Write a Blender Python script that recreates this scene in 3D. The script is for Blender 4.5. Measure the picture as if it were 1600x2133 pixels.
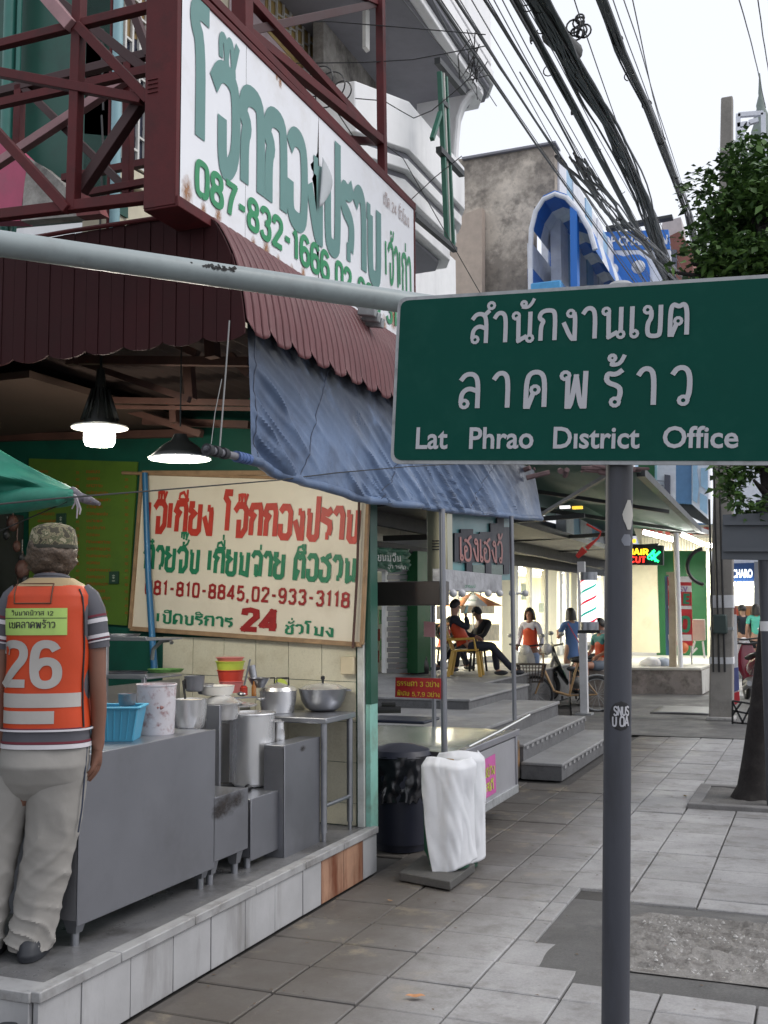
import bpy, math, random
from mathutils import Vector, Matrix, noise
from mathutils.geometry import tessellate_polygon
R = random.Random(7)
for _o in list(bpy.data.objects): bpy.data.objects.remove(_o)
SC = bpy.context.scene
C = SC.collection
# ------------------------------------------------------------ camera, sky, sun, exposure
W_, H_, F_, EYE = 1600., 2133., 2250., 1.6
CX, CY = 800., 1066.5
VP = (1708., 1268.); ROLL = .005
_d = Vector(((VP[0]-CX)/F_, -(VP[1]-CY)/F_, -1)).normalized()
_n = Vector((1, ROLL, 0)).cross(_d).normalized()
if _n.y < 0: _n = -_n
_x = _d.cross(_n).normalized()
RM = Matrix((_x, _d, _n))                      # camera to world
cam = bpy.data.cameras.new('camera'); cam_o = bpy.data.objects.new('camera', cam); C.objects.link(cam_o)
m4 = RM.to_4x4(); m4.translation = Vector((0, 0, EYE)); cam_o.matrix_world = m4
cam.sensor_fit = 'VERTICAL'; cam.sensor_height = 24; cam.lens = 24*F_/H_
cam.clip_end = 2000; cam.clip_start = .05
cam.dof.use_dof = True; cam.dof.focus_distance = 4.2; cam.dof.aperture_fstop = 12
SC.camera = cam_o
world = bpy.data.worlds.new('World'); SC.world = world; world.use_nodes = True
nt = world.node_tree; bg = nt.nodes['Background']
sky = nt.nodes.new('ShaderNodeTexSky'); sky.sky_type = 'NISHITA'; sky.sun_disc = False
SUN_E, SUN_R = math.radians(48), math.radians(80)
sky.sun_elevation = SUN_E; sky.sun_rotation = SUN_R; sky.air_density = 1.0; sky.dust_density = 3.0; sky.ozone_density = 1.0
hs = nt.nodes.new('ShaderNodeHueSaturation'); hs.inputs['Saturation'].default_value = .30; hs.inputs['Value'].default_value = 1.0
nt.links.new(sky.outputs[0], hs.inputs['Color'])
# an overcast deck: clouds even out the brightness of the dome
mx = nt.nodes.new('ShaderNodeMix'); mx.data_type = 'RGBA'; mx.inputs['Factor'].default_value = .62
nt.links.new(hs.outputs[0], mx.inputs[6]); mx.inputs[7].default_value = (8.6, 8.9, 9.6, 1)
nt.links.new(mx.outputs[2], bg.inputs['Color']); bg.inputs['Strength'].default_value = .15
sun = bpy.data.lights.new('sun', 'SUN'); sun.energy = 1.1; sun.angle = math.radians(25); sun.color = (1, .96, .92)
sun_o = bpy.data.objects.new('sun', sun); C.objects.link(sun_o)
sun_o.rotation_euler = (math.radians(90)-SUN_E, 0, math.radians(180)-SUN_R)
SC.view_settings.view_transform = 'Standard'; SC.view_settings.look = 'None'; SC.view_settings.gamma = 1
SC.view_settings.use_curve_mapping = False; SC.view_settings.exposure = 0.0
SC.cycles.max_bounces = 8; SC.cycles.use_denoising = True

# ------------------------------------------------------------ picture point -> place in the world
def ray(px, py):
    return RM @ Vector(((px-CX)/F_, -(py-CY)/F_, -1))
EYEV = Vector((0, 0, EYE))
def onZ(px, py, z=0):
    r = ray(px, py); return EYEV + r*((z-EYE)/r.z)
def onX(px, py, X):
    r = ray(px, py); return EYEV + r*(X/r.x)
def onY(px, py, Y):
    r = ray(px, py); return EYEV + r*(Y/r.y)

# ------------------------------------------------------------ materials
MC = {}
def mat(name, col, rough=.6, metal=0., var=.12, scale=6., bump=0., bscale=60., dirt=None, damt=.5, dscale=1.5, streak=False, emit=0., spec=.5, alpha=1., trans=0., stretch=None, coat=0.):
    if name in MC: return MC[name]
    m = bpy.data.materials.new(name); m.use_nodes = True; MC[name] = m
    t = m.node_tree; b = t.nodes['Principled BSDF']; L = t.links.new
    col = (*col[:3], 1)
    b.inputs['Roughness'].default_value = rough; b.inputs['Metallic'].default_value = metal
    b.inputs['Specular IOR Level'].default_value = spec
    if coat: b.inputs['Coat Weight'].default_value = coat; b.inputs['Coat Roughness'].default_value = .1
    if trans: b.inputs['Transmission Weight'].default_value = trans
    if alpha < 1: b.inputs['Alpha'].default_value = alpha
    if emit:
        b.inputs['Emission Color'].default_value = col; b.inputs['Emission Strength'].default_value = emit
    tc = t.nodes.new('ShaderNodeTexCoord'); mp = t.nodes.new('ShaderNodeMapping')
    L(tc.outputs['Object'], mp.inputs[0])
    if stretch: mp.inputs['Scale'].default_value = stretch
    n = t.nodes.new('ShaderNodeTexNoise'); n.inputs['Scale'].default_value = scale; n.inputs['Detail'].default_value = 6; n.inputs['Roughness'].default_value = .62
    L(mp.outputs[0], n.inputs['Vector'])
    mr = t.nodes.new('ShaderNodeMapRange'); mr.inputs[1].default_value = .28; mr.inputs[2].default_value = .72
    mr.inputs[3].default_value = 1-var; mr.inputs[4].default_value = 1+var; L(n.outputs[0], mr.inputs[0])
    mu = t.nodes.new('ShaderNodeMix'); mu.data_type = 'RGBA'; mu.blend_type = 'MULTIPLY'; mu.inputs[0].default_value = 1
    mu.inputs[6].default_value = col; L(mr.outputs[0], mu.inputs[7])
    out = mu.outputs[2]
    if dirt:
        n2 = t.nodes.new('ShaderNodeTexNoise'); n2.inputs['Scale'].default_value = dscale; n2.inputs['Detail'].default_value = 9; n2.inputs['Roughness'].default_value = .68
        mp2 = t.nodes.new('ShaderNodeMapping'); L(tc.outputs['Object'], mp2.inputs[0]); mp2.inputs['Location'].default_value = (3.1, 1.7, 5.3)
        if streak: mp2.inputs['Scale'].default_value = (1, 1, .16)
        L(mp2.outputs[0], n2.inputs['Vector'])
        r2 = t.nodes.new('ShaderNodeMapRange'); r2.inputs[1].default_value = .5; r2.inputs[2].default_value = .68; r2.inputs[3].default_value = 0; r2.inputs[4].default_value = damt
        L(n2.outputs[0], r2.inputs[0])
        m2 = t.nodes.new('ShaderNodeMix'); m2.data_type = 'RGBA'; L(r2.outputs[0], m2.inputs[0]); L(out, m2.inputs[6]); m2.inputs[7].default_value = (*dirt, 1)
        out = m2.outputs[2]
    L(out, b.inputs['Base Color'])
    if rough > .12:
        rr = t.nodes.new('ShaderNodeMapRange'); rr.inputs[3].default_value = max(.03, rough-.1); rr.inputs[4].default_value = min(1, rough+.1)
        L(n.outputs[0], rr.inputs[0]); L(rr.outputs[0], b.inputs['Roughness'])
    if bump:
        n3 = t.nodes.new('ShaderNodeTexNoise'); n3.inputs['Scale'].default_value = bscale; n3.inputs['Detail'].default_value = 5
        L(mp.outputs[0], n3.inputs['Vector'])
        bp = t.nodes.new('ShaderNodeBump'); bp.inputs['Strength'].default_value = bump; bp.inputs['Distance'].default_value = .01
        L(n3.outputs[0], bp.inputs['Height']); L(bp.outputs[0], b.inputs['Normal'])
    return m
def srgb(r, g, b):
    f = lambda c: (c/255/12.92) if c/255 <= .04045 else ((c/255+.055)/1.055)**2.4
    return (f(r), f(g), f(b))

# ------------------------------------------------------------ mesh builder
class MB:
    def __init__(s): s.v = []; s.f = []
    def add(s, vs, fs):
        o = len(s.v); s.v += [Vector(p) for p in vs]; s.f += [tuple(i+o for i in f) for f in fs]; return s
    def box(s, x0, x1, y0, y1, z0, z1):
        vs = [(x, y, z) for z in (z0, z1) for y in (y0, y1) for x in (x0, x1)]
        return s.add(vs, [(0, 2, 3, 1), (4, 5, 7, 6), (0, 1, 5, 4), (2, 6, 7, 3), (0, 4, 6, 2), (1, 3, 7, 5)])
    def hexa(s, b, t):     # bottom ring of 4, top ring of 4
        return s.add(list(b)+list(t), [(3, 2, 1, 0), (4, 5, 6, 7), (0, 1, 5, 4), (1, 2, 6, 5), (2, 3, 7, 6), (3, 0, 4, 7)])
    def bar(s, p, q, w, h=None, up=(0, 0, 1)):
        h = h or w; p = Vector(p); q = Vector(q); d = (q-p).normalized(); u = Vector(up)
        if abs(d.dot(u)) > .97: u = Vector((0, 1, 0))
        a = d.cross(u).normalized()*w/2; b = d.cross(a).normalized()*h/2
        return s.hexa([p-a-b, p+a-b, p+a+b, p-a+b], [q-a-b, q+a-b, q+a+b, q-a+b])
    def quad(s, a, b, c, d): return s.add([a, b, c, d], [(0, 1, 2, 3)])
    def plate(s, pts, n):   # polygon with thickness vector n
        k = len(pts); n = Vector(n); pts = [Vector(p) for p in pts]
        return s.add(pts+[p+n for p in pts], [tuple(range(k))[::-1], tuple(range(k, 2*k))]+[(i, (i+1) % k, (i+1) % k+k, i+k) for i in range(k)])
    def tube(s, pts, r, n=8, cap=True):
        pts = [Vector(p) for p in pts]; k = len(pts); rs = r if isinstance(r, (list, tuple)) else [r]*k
        o = len(s.v); ref = None
        for i, p in enumerate(pts):
            d = (pts[min(i+1, k-1)]-pts[max(i-1, 0)]).normalized()
            if ref is None:
                ref = Vector((0, 0, 1)) if abs(d.z) < .9 else Vector((1, 0, 0))
                ref = (ref-d*ref.dot(d)).normalized()
            else:
                ref = ref-d*ref.dot(d)
                ref = ref.normalized() if ref.length > 1e-4 else d.orthogonal().normalized()
            b = d.cross(ref)
            for j in range(n):
                a = 2*math.pi*j/n; s.v.append(p+(ref*math.cos(a)+b*math.sin(a))*rs[i])
        for i in range(k-1):
            for j in range(n): s.f.append((o+i*n+j, o+i*n+(j+1) % n, o+(i+1)*n+(j+1) % n, o+(i+1)*n+j))
        if cap:
            s.f.append(tuple(o+j for j in range(n))[::-1]); s.f.append(tuple(o+(k-1)*n+j for j in range(n)))
        return s
    def lathe(s, c, prof, n=24, sx=1., sy=1., a0=0, a1=2*math.pi):
        c = Vector(c); k = len(prof); o = len(s.v); full = abs(a1-a0-2*math.pi) < 1e-6; m = n if full else n+1
        for r, z in prof:
            for j in range(m):
                a = a0+(a1-a0)*j/n; s.v.append(c+Vector((r*math.cos(a)*sx, r*math.sin(a)*sy, z)))
        for i in range(k-1):
            for j in range(n):
                j2 = (j+1) % m; s.f.append((o+i*m+j, o+i*m+j2, o+(i+1)*m+j2, o+(i+1)*m+j))
        return s
    def ball(s, c, r, n=12, k=8, sz=1., sx=1., sy=1.):
        return s.lathe(c, [(max(1e-4, r*math.sin(math.pi*i/k)), -r*sz*math.cos(math.pi*i/k)) for i in range(k+1)], n, sx, sy)
    def grid(s, fn, nu, nv):
        o = len(s.v)
        for j in range(nv+1):
            for i in range(nu+1): s.v.append(Vector(fn(i/nu, j/nv)))
        for j in range(nv):
            for i in range(nu):
                a = o+j*(nu+1)+i; s.f.append((a, a+1, a+nu+2, a+nu+1))
        return s
    def torus(s, c, r, w, ax='X', n=28, k=8, a0=0, a1=2*math.pi):
        c = Vector(c); pts = []
        full = abs(a1-a0-2*math.pi) < 1e-6
        for i in range(n if full else n+1):
            a = a0+(a1-a0)*i/n; u, v = math.cos(a)*r, math.sin(a)*r
            pts.append(c+(Vector((0, u, v)) if ax == 'X' else Vector((u, 0, v)) if ax == 'Y' else Vector((u, v, 0))))
        if full: pts += pts[:1]
        return s.tube(pts, w, k, cap=not full)
    def mesh(s, name, m, off=Vector((0, 0, 0)), smooth=True):
        me = bpy.data.meshes.new(name); me.from_pydata([v-off for v in s.v], [], s.f)
        if smooth:
            me.shade_smooth(); me.set_sharp_from_angle(angle=math.radians(38))
        if m: me.materials.append(m)
        return me
    def build(s, name, m, parent=None, bevel=0., thick=0., smooth=True):
        off = Vector((0, 0, 0)); q = parent
        while q: off += q.location; q = q.parent
        o = bpy.data.objects.new(name, s.mesh(name, m, off, smooth)); C.objects.link(o)
        if parent: o.parent = parent
        if thick:
            k = o.modifiers.new('t', 'SOLIDIFY'); k.thickness = thick; k.offset = 0
        if bevel:
            k = o.modifiers.new('b', 'BEVEL'); k.width = bevel; k.segments = 2; k.limit_method = 'ANGLE'
        return o
def tag(o, label=None, cat=None, group=None, kind=None):
    if label: o['label'] = label
    if cat: o['category'] = cat
    if group: o['group'] = group
    if kind: o['kind'] = kind
    return o
def thing(name, label, cat, loc=(0, 0, 0), group=None):
    o = bpy.data.objects.new(name, None); C.objects.link(o); o.location = loc; o.empty_display_size = .1
    return tag(o, label, cat, group)
def local(name, mb, m, parent, **k):      # mesh given in the parent's own coordinates
    o = bpy.data.objects.new(name, mb.mesh(name, m)); C.objects.link(o); o.parent = parent
    if k.get('bevel'):
        q = o.modifiers.new('b', 'BEVEL'); q.width = k['bevel']; q.segments = 2; q.limit_method = 'ANGLE'
    return o
def dup(o, parent=None):
    c = o.copy(); C.objects.link(c); c.parent = parent
    for ch in list(o.children): dup(ch, c)
    return c
def struct(name, mb, m, parent=None, **k):
    o = mb.build(name, m, parent, **k)
    if parent is None: o['kind'] = 'structure'
    return o
def nz(p, s=1., k=0.): return noise.noise(Vector(p)*s+Vector((k, k*1.7, k*.3)))

# ------------------------------------------------------------ Thai and Latin stroke lettering
G = {  # width, strokes (points; 'o' circle)
'ก': (.64, [[(.1, 0), (.1, .5), (.2, .66), (.02, .76), (.12, 1), (.5, 1.02), (.57, .82), (.57, 0)]]),
'ข': (.6, [('o', .13, .86), [(.24, .84), (.26, .6), (.14, .42), (.14, .08), (.24, 0), (.46, 0), (.54, .08), (.54, 1)]]),
'ช': (.62, [('o', .13, .86), [(.24, .84), (.26, .6), (.14, .42), (.14, .08), (.24, 0), (.46, 0), (.54, .08), (.54, .6), (.46, .8), (.64, 1.05)]]),
'ค': (.64, [('o', .3, .5), [(.26, .42), (.1, .0), (.08, .8), (.2, 1.01), (.45, 1.01), (.57, .8), (.57, 0)]]),
'ง': (.5, [('o', .27, .87), [(.38, .9), (.42, .7), (.42, .02), (.42, .02), (.3, .02), (.04, .58)]]),
'จ': (.7, [('o', .16, .52), [(.26, .52), (.27, .0), (.45, 0), (.63, .22), (.63, .85), (.48, 1.01), (.2, 1.01), (.03, .8)]]),
'ฉ': (.66, [('o', .2, .5), ('o', .32, .06), [(.3, .5), (.3, .12), (.56, .1), (.58, .85), (.42, 1.01), (.18, 1.01), (.03, .8)]]),
'ด': (.64, [('o', .31, .5), [(.27, .42), (.13, .02), (.13, .02), (.07, .02), (.07, .02), (.07, .8), (.2, 1.01), (.45, 1.01), (.57, .8), (.57, 0)]]),
'ต': (.66, [('o', .31, .45), [(.27, .38), (.13, .02), (.13, .02), (.07, .02), (.07, .02), (.07, .82), (.16, 1.01), (.33, .9), (.48, 1.01), (.58, .82), (.58, 0)]]),
'ศ': (.66, [('o', .3, .45), [(.26, .38), (.17, .0), (.07, .0), (.07, .82), (.2, 1.01), (.46, 1.01), (.57, .8), (.57, 0)], [(.46, .95), (.64, 1.12)]]),
'ธ': (.6, [[(.55, 1), (.2, .98), (.05, .82), (.14, .64), (.5, .6), (.55, .45), (.55, .1), (.42, 0), (.18, 0), (.08, .1), (.1, .38)]]),
'น': (.7, [('o', .12, .88), ('o', .6, .1), [(.2, .86), (.22, .03), (.22, .03), (.5, .18)], [(.6, 1), (.6, .18)]]),
'บ': (.62, [('o', .08, .88), [(.16, .86), (.16, .1), (.26, 0), (.45, 0), (.55, .1), (.55, 1)]]),
'ป': (.62, [('o', .08, .88), [(.16, .86), (.16, .1), (.26, 0), (.45, 0), (.55, .1), (.55, 1.42)]]),
'ษ': (.7, [('o', .08, .88), [(.16, .86), (.16, .1), (.26, 0), (.45, 0), (.55, .1), (.55, 1)], [(.35, .45), (.68, .55)]]),
'พ': (.74, [('o', .1, .88), [(.17, .86), (.17, 0), (.17, 0), (.26, 0), (.39, .85), (.39, .85), (.52, 0), (.62, 0), (.62, 0), (.64, 1)]]),
'ม': (.7, [('o', .12, .88), ('o', .14, .1), [(.2, .86), (.2, .12)], [(.2, .1), (.58, .02), (.58, .02), (.6, 1)]]),
'ย': (.64, [[(.26, .98), (.08, .98), (.06, .78), (.26, .66), (.08, .5), (.08, .1), (.2, 0), (.46, 0), (.57, .1), (.57, 1)]]),
'ร': (.5, [('o', .3, .1), [(.38, .14), (.44, .36), (.4, .54), (.06, .66), (.08, .92), (.3, .86), (.48, 1.0)]]),
'ล': (.6, [('o', .16, .13), [(.06, .16), (.08, .46), (.28, .6), (.52, .5)], [(.54, 0), (.54, .8), (.42, 1.01), (.18, 1.01), (.04, .82)]]),
'ส': (.64, [('o', .16, .13), [(.06, .16), (.08, .46), (.28, .6), (.52, .5)], [(.54, 0), (.54, .8), (.42, 1.01), (.18, 1.01), (.04, .82)], [(.42, .92), (.64, 1.12)]]),
'ว': (.5, [('o', .3, .11), [(.39, .15), (.45, .34), (.45, .82), (.34, 1.01), (.14, 1.01), (.02, .82)]]),
'อ': (.62, [('o', .15, .5), [(.07, .44), (.07, .12), (.18, 0), (.45, 0), (.56, .14), (.56, .84), (.44, 1.01), (.18, 1.01), (.04, .84)]]),
'ฮ': (.66, [('o', .15, .5), [(.07, .44), (.07, .12), (.18, 0), (.45, 0), (.56, .14), (.56, .6), (.44, .74), (.18, .9), (.04, .84)], [(.3, .8), (.44, 1.0), (.64, 1.08)]]),
'า': (.46, [[(.4, 0), (.4, .82), (.3, 1.01), (.12, 1.01), (.0, .82)]]),
'ำ': (.46, [[(.4, 0), (.4, .82), (.3, 1.01), (.12, 1.01), (.0, .82)], ('o', -.12, 1.28)]),
'เ': (.26, [('o', .16, .1), [(.08, 1), (.08, .12)]]),
'โ': (.42, [('o', .28, .1), [(.2, .12), (.2, 1.1), (.04, 1.26), (.08, 1.44), (.4, 1.44)]]),
'0': (.6, [[(.3, 0), (.1, .04), (.06, .3), (.06, .7), (.1, .96), (.3, 1), (.5, .96), (.54, .7), (.54, .3), (.5, .04), (.3, 0)]]),
'1': (.4, [[(.08, .8), (.25, .98), (.25, 0)]]),
'2': (.6, [[(.07, .74), (.1, .96), (.3, 1.01), (.52, .94), (.54, .66), (.34, .42), (.07, .03), (.07, .03), (.57, .03)]]),
'3': (.6, [[(.07, .8), (.14, .98), (.42, 1), (.54, .8), (.46, .56), (.28, .53)], [(.28, .53), (.5, .48), (.55, .2), (.42, 0), (.16, 0), (.06, .2)]]),
'4': (.62, [[(.44, 0), (.44, .98), (.44, .98), (.05, .26), (.05, .26), (.6, .26)]]),
'5': (.6, [[(.53, .98), (.13, .98), (.13, .98), (.1, .52), (.1, .52), (.34, .64), (.54, .5), (.55, .16), (.4, 0), (.16, 0), (.06, .16)]]),
'6': (.6, [[(.53, .84), (.44, .99), (.2, 1), (.07, .8), (.06, .2), (.18, 0), (.42, 0), (.55, .14), (.55, .44), (.42, .58), (.2, .56), (.07, .36)]]),
'7': (.56, [[(.05, .98), (.52, .98), (.52, .98), (.3, .5), (.22, 0)]]),
'8': (.6, [[(.3, .54), (.1, .6), (.08, .9), (.3, 1), (.52, .9), (.5, .6), (.3, .54), (.06, .42), (.06, .08), (.3, 0), (.54, .08), (.54, .42), (.3, .54)]]),
'9': (.6, [[(.07, .16), (.16, .01), (.4, 0), (.53, .2), (.54, .8), (.42, 1), (.18, 1), (.05, .86), (.05, .56), (.18, .42), (.4, .44), (.53, .64)]]),
'-': (.42, [[(.06, .48), (.36, .48)]]), ',': (.26, [[(.14, .1), (.06, -.18)]]), ' ': (.34, []),
'H': (.64, [[(.08, 0), (.08, 1)], [(.56, 0), (.56, 1)], [(.08, .5), (.56, .5)]]),
'A': (.68, [[(.04, 0), (.32, 1), (.32, 1), (.36, 1), (.36, 1), (.64, 0)], [(.15, .34), (.53, .34)]]),
'I': (.24, [[(.12, 0), (.12, 1)]]),
'R': (.62, [[(.08, 0), (.08, .98), (.08, .98), (.42, .98), (.54, .88), (.54, .6), (.42, .5), (.08, .5)], [(.32, .5), (.58, 0)]]),
'C': (.64, [[(.56, .8), (.44, .98), (.2, .98), (.07, .8), (.07, .2), (.2, .02), (.44, .02), (.56, .2)]]),
'U': (.64, [[(.08, 1), (.08, .2), (.2, .02), (.44, .02), (.56, .2), (.56, 1)]]),
'T': (.58, [[(.02, .98), (.56, .98)], [(.29, .98), (.29, 0)]]),
'O': (.68, [[(.34, 0), (.12, .06), (.06, .3), (.06, .7), (.12, .94), (.34, 1), (.56, .94), (.62, .7), (.62, .3), (.56, .06), (.34, 0)]]),
'P': (.6, [[(.08, 0), (.08, .98), (.08, .98), (.42, .98), (.54, .88), (.54, .56), (.42, .46), (.08, .46)]]),
'E': (.56, [[(.52, .98), (.08, .98), (.08, .98), (.08, .02), (.08, .02), (.52, .02)], [(.08, .5), (.46, .5)]]),
'S': (.6, [[(.54, .8), (.42, .99), (.18, .99), (.07, .84), (.1, .6), (.5, .42), (.54, .16), (.42, .01), (.18, .01), (.05, .2)]]),
'L': (.52, [[(.08, 1), (.08, .02), (.08, .02), (.5, .02)]]),
'N': (.66, [[(.08, 0), (.08, 1), (.08, 1), (.56, 0), (.56, 0), (.56, 1)]]),
'F': (.54, [[(.08, 0), (.08, .98), (.08, .98), (.52, .98)], [(.08, .52), (.44, .52)]]),
'V': (.64, [[(.04, 1), (.32, 0), (.32, 0), (.6, 1)]]),
}
MK = {
'ิ': [[(-.5, .0), (-.46, .2), (-.26, .26), (-.06, .0), (-.06, .0), (-.5, .0)]],
'ี': [[(-.5, .0), (-.46, .2), (-.26, .26), (-.06, .0), (-.06, .0), (-.5, .0)], [(-.06, .0), (-.06, .36)]],
'ื': [[(-.5, .0), (-.46, .2), (-.26, .26), (-.06, .0), (-.06, .0), (-.5, .0)], [(-.06, .0), (-.06, .36)], [(-.2, .1), (-.2, .36)]],
'ั': [('o', -.33, .14), [(-.4, .04), (-.22, .0), (-.08, .1), (.02, .3)]],
'่': [[(-.14, .0), (-.14, .24)]],
'้': [('o', -.3, .2), [(-.26, .1), (-.34, .0), (-.1, .02), (.02, .28)]],
'๊': [[(-.48, .0), (-.5, .22), (-.38, .24), (-.34, .04), (-.34, .04), (-.3, .24), (-.2, .24), (-.16, .0), (-.16, .0), (-.04, .28)]],
'๋': [[(-.34, .13), (-.06, .13)], [(-.2, .0), (-.2, .26)]],
}
def _chaikin(p, it=2):
    for _ in range(it):
        q = [p[0]]
        for a, b in zip(p, p[1:]):
            if (a[0]-b[0])**2+(a[1]-b[1])**2 < 1e-8: q += [a, b]; continue
            q += [(a[0]*.75+b[0]*.25, a[1]*.75+b[1]*.25), (a[0]*.25+b[0]*.75, a[1]*.25+b[1]*.75)]
        q.append(p[-1]); p = q
    return p
def letters(text, wt=.13, smooth=2, loops=True, gap=.1, widths=None):
    """strokes as 2-D ribbons: returns list of (quad points) and the total width"""
    out = []; x = 0.; lvl = 0; lay = 0
    WT = [wt]; cur = [' ']
    def ribbon(pts, closed=False):
        nonlocal lay
        wt = WT[0]
        dd = [pts[0]]
        for p in pts[1:]:
            if (p[0]-dd[-1][0])**2+(p[1]-dd[-1][1])**2 > 1e-6: dd.append(p)
        pts = dd; k = len(pts)
        if k < 2: return
        L_, R_ = [], []
        for i in range(k):
            if closed: a, b = pts[(i-1) % k], pts[(i+1) % k]
            else: a, b = pts[max(i-1, 0)], pts[min(i+1, k-1)]
            p = pts[i]
            d1 = Vector((p[0]-a[0], p[1]-a[1])); d2 = Vector((b[0]-p[0], b[1]-p[1]))
            if d1.length < 1e-6: d1 = d2
            if d2.length < 1e-6: d2 = d1
            d1 = d1.normalized(); d2 = d2.normalized(); n1 = Vector((-d1.y, d1.x)); n2 = Vector((-d2.y, d2.x))
            n = n1+n2
            if n.length < .3: n = n1
            n = n.normalized(); s = wt/2/max(.45, n.dot(n1))
            L_.append((p[0]+n.x*s, p[1]+n.y*s)); R_.append((p[0]-n.x*s, p[1]-n.y*s))
        out.append((L_, R_, closed, lay)); lay += 1
    def strokes(lst, ox, oy=0., sc=1.):
        for s in lst:
            if s[0] == 'o':
                if loops:
                    r = (.108 if sc == 1 else .08); WT[0] = min(wt, .098)
                    ribbon([(ox+s[1]*sc+r*math.cos(a*math.pi/5), oy+s[2]*sc+r*math.sin(a*math.pi/5)) for a in range(10)], True); WT[0] = wt if sc == 1 else min(wt, .11)
                elif (abs(s[2]-.5) > .1 or sc != 1) and cur[0] not in 'เโ': ribbon([(ox+s[1]*sc-.075, oy+s[2]*sc), (ox+s[1]*sc+.085, oy+s[2]*sc)])
            else:
                p = [(ox+a*sc, oy+b*sc) for a, b in s]
                segs = [[p[0]]]
                for a, b in zip(p, p[1:]):
                    if abs(a[0]-b[0])+abs(a[1]-b[1]) < 1e-5: segs.append([b])
                    else: segs[-1].append(b)
                for k, q in enumerate(segs):
                    if len(q) < 2: continue
                    q = _chaikin(q, smooth) if smooth else list(q)
                    def ext(a, b, e):
                        d = Vector((a[0]-b[0], a[1]-b[1])).normalized()*e; return (a[0]+d.x, a[1]+d.y)
                    if k > 0: q[0] = ext(q[0], q[1], wt*.42)
                    if k < len(segs)-1: q[-1] = ext(q[-1], q[-2], wt*.42)
                    ribbon(q)
    for ch in text:
        if ch in MK:
            base = 1.14+lvl*.36; WT[0] = min(wt, .11); strokes(MK[ch], x-gap, base, 1.0001); WT[0] = wt; lvl += 1; continue
        lvl = 0; cur[0] = ch
        w, ss = G.get(ch, G[' ']); strokes(ss, x); x += w+gap
    return out, x-gap
def write(mb, text, org, ux, uy, width, height, wt=.13, lift=.001, fn=None, **k):
    """lay lettering on a surface: org + ux*x + uy*y, or fn(x, y) -> point"""
    rib, tw = letters(text, wt, **k)
    org = Vector(org); ux = Vector(ux).normalized(); uy = Vector(uy).normalized(); nn = ux.cross(uy).normalized()
    for L_, R_, closed, lay in rib:
        off = lift+lay*.00012
        def P(p):
            X, Y = p[0]/tw*width, p[1]*height
            if fn: return Vector(fn(X, Y, off))
            return org+ux*X+uy*Y+nn*off
        n = len(L_); vs = []
        for side in (L_, R_):
            for i, p in enumerate(side):
                off = lift+lay*.00005+i*.000012; vs.append(P(p))
        fs = [(i+n, i+1+n, i+1, i) for i in range(n-1)]
        if closed: fs.append((2*n-1, n, 0, n-1))
        mb.add(vs, fs)
    return mb
# ============================================================ ground
def wmat(name, col, rough=.75, stains=(), rnd=.1, grain=.12, bump=.25):
    """mineral surface in place coordinates, with worn patches"""
    m = bpy.data.materials.new(name); m.use_nodes = True; MC[name] = m
    t = m.node_tree; b = t.nodes['Principled BSDF']; L = t.links.new; N = t.nodes.new
    g = N('ShaderNodeNewGeometry'); b.inputs['Specular IOR Level'].default_value = .4
    def noi(s, d=8, r=.6, loc=(0, 0, 0), sc=(1, 1, 1)):
        mp = N('ShaderNodeMapping'); mp.inputs['Location'].default_value = loc; mp.inputs['Scale'].default_value = sc
        n = N('ShaderNodeTexNoise'); n.inputs['Scale'].default_value = s; n.inputs['Detail'].default_value = d; n.inputs['Roughness'].default_value = r
        L(g.outputs['Position'], mp.inputs[0]); L(mp.outputs[0], n.inputs['Vector']); return n.outputs[0]
    def mr(x, a, b_, c, d):
        q = N('ShaderNodeMapRange'); q.inputs[1].default_value = a; q.inputs[2].default_value = b_; q.inputs[3].default_value = c; q.inputs[4].default_value = d; L(x, q.inputs[0]); return q.outputs[0]
    def mul(col_, fac):
        q = N('ShaderNodeMix'); q.data_type = 'RGBA'; q.blend_type = 'MULTIPLY'; q.inputs[0].default_value = 1
        if isinstance(col_, tuple): q.inputs[6].default_value = col_
        else: L(col_, q.inputs[6])
        L(fac, q.inputs[7]); return q.outputs[2]
    oi = N('ShaderNodeObjectInfo')
    c = mul((*col, 1), mr(noi(90, 3, .7), .3, .7, 1-grain, 1+grain))
    c = mul(c, mr(noi(1.3, 8, .65), .35, .65, .82, 1.12))
    c = mul(c, mr(oi.outputs['Random'], 0, 1, 1-rnd, 1+rnd))
    for (sc, lo, hi, amt, sc_col, loc, axis) in stains:
        x = mr(noi(sc, 9, .7, loc), lo, hi, 0, amt)
        if axis:
            sp = N('ShaderNodeSeparateXYZ'); L(g.outputs['Position'], sp.inputs[0])
            k = mr(sp.outputs[axis[0]], axis[1], axis[2], 1, 0)
            ml = N('ShaderNodeMath'); ml.operation = 'MULTIPLY'; L(x, ml.inputs[0]); L(k, ml.inputs[1]); x = ml.outputs[0]
        q = N('ShaderNodeMix'); q.data_type = 'RGBA'; L(x, q.inputs[0]); L(c, q.inputs[6]); q.inputs[7].default_value = (*sc_col, 1); c = q.outputs[2]
    L(c, b.inputs['Base Color'])
    L(mr(noi(2.2, 6, .7, (9, 2, 1)), .35, .65, rough-.22, min(1, rough+.12)), b.inputs['Roughness'])
    bp = N('ShaderNodeBump'); bp.inputs['Strength'].default_value = bump; bp.inputs['Distance'].default_value = .006
    L(noi(160, 4, .7), bp.inputs['Height']); L(bp.outputs[0], b.inputs['Normal'])
    return m
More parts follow.
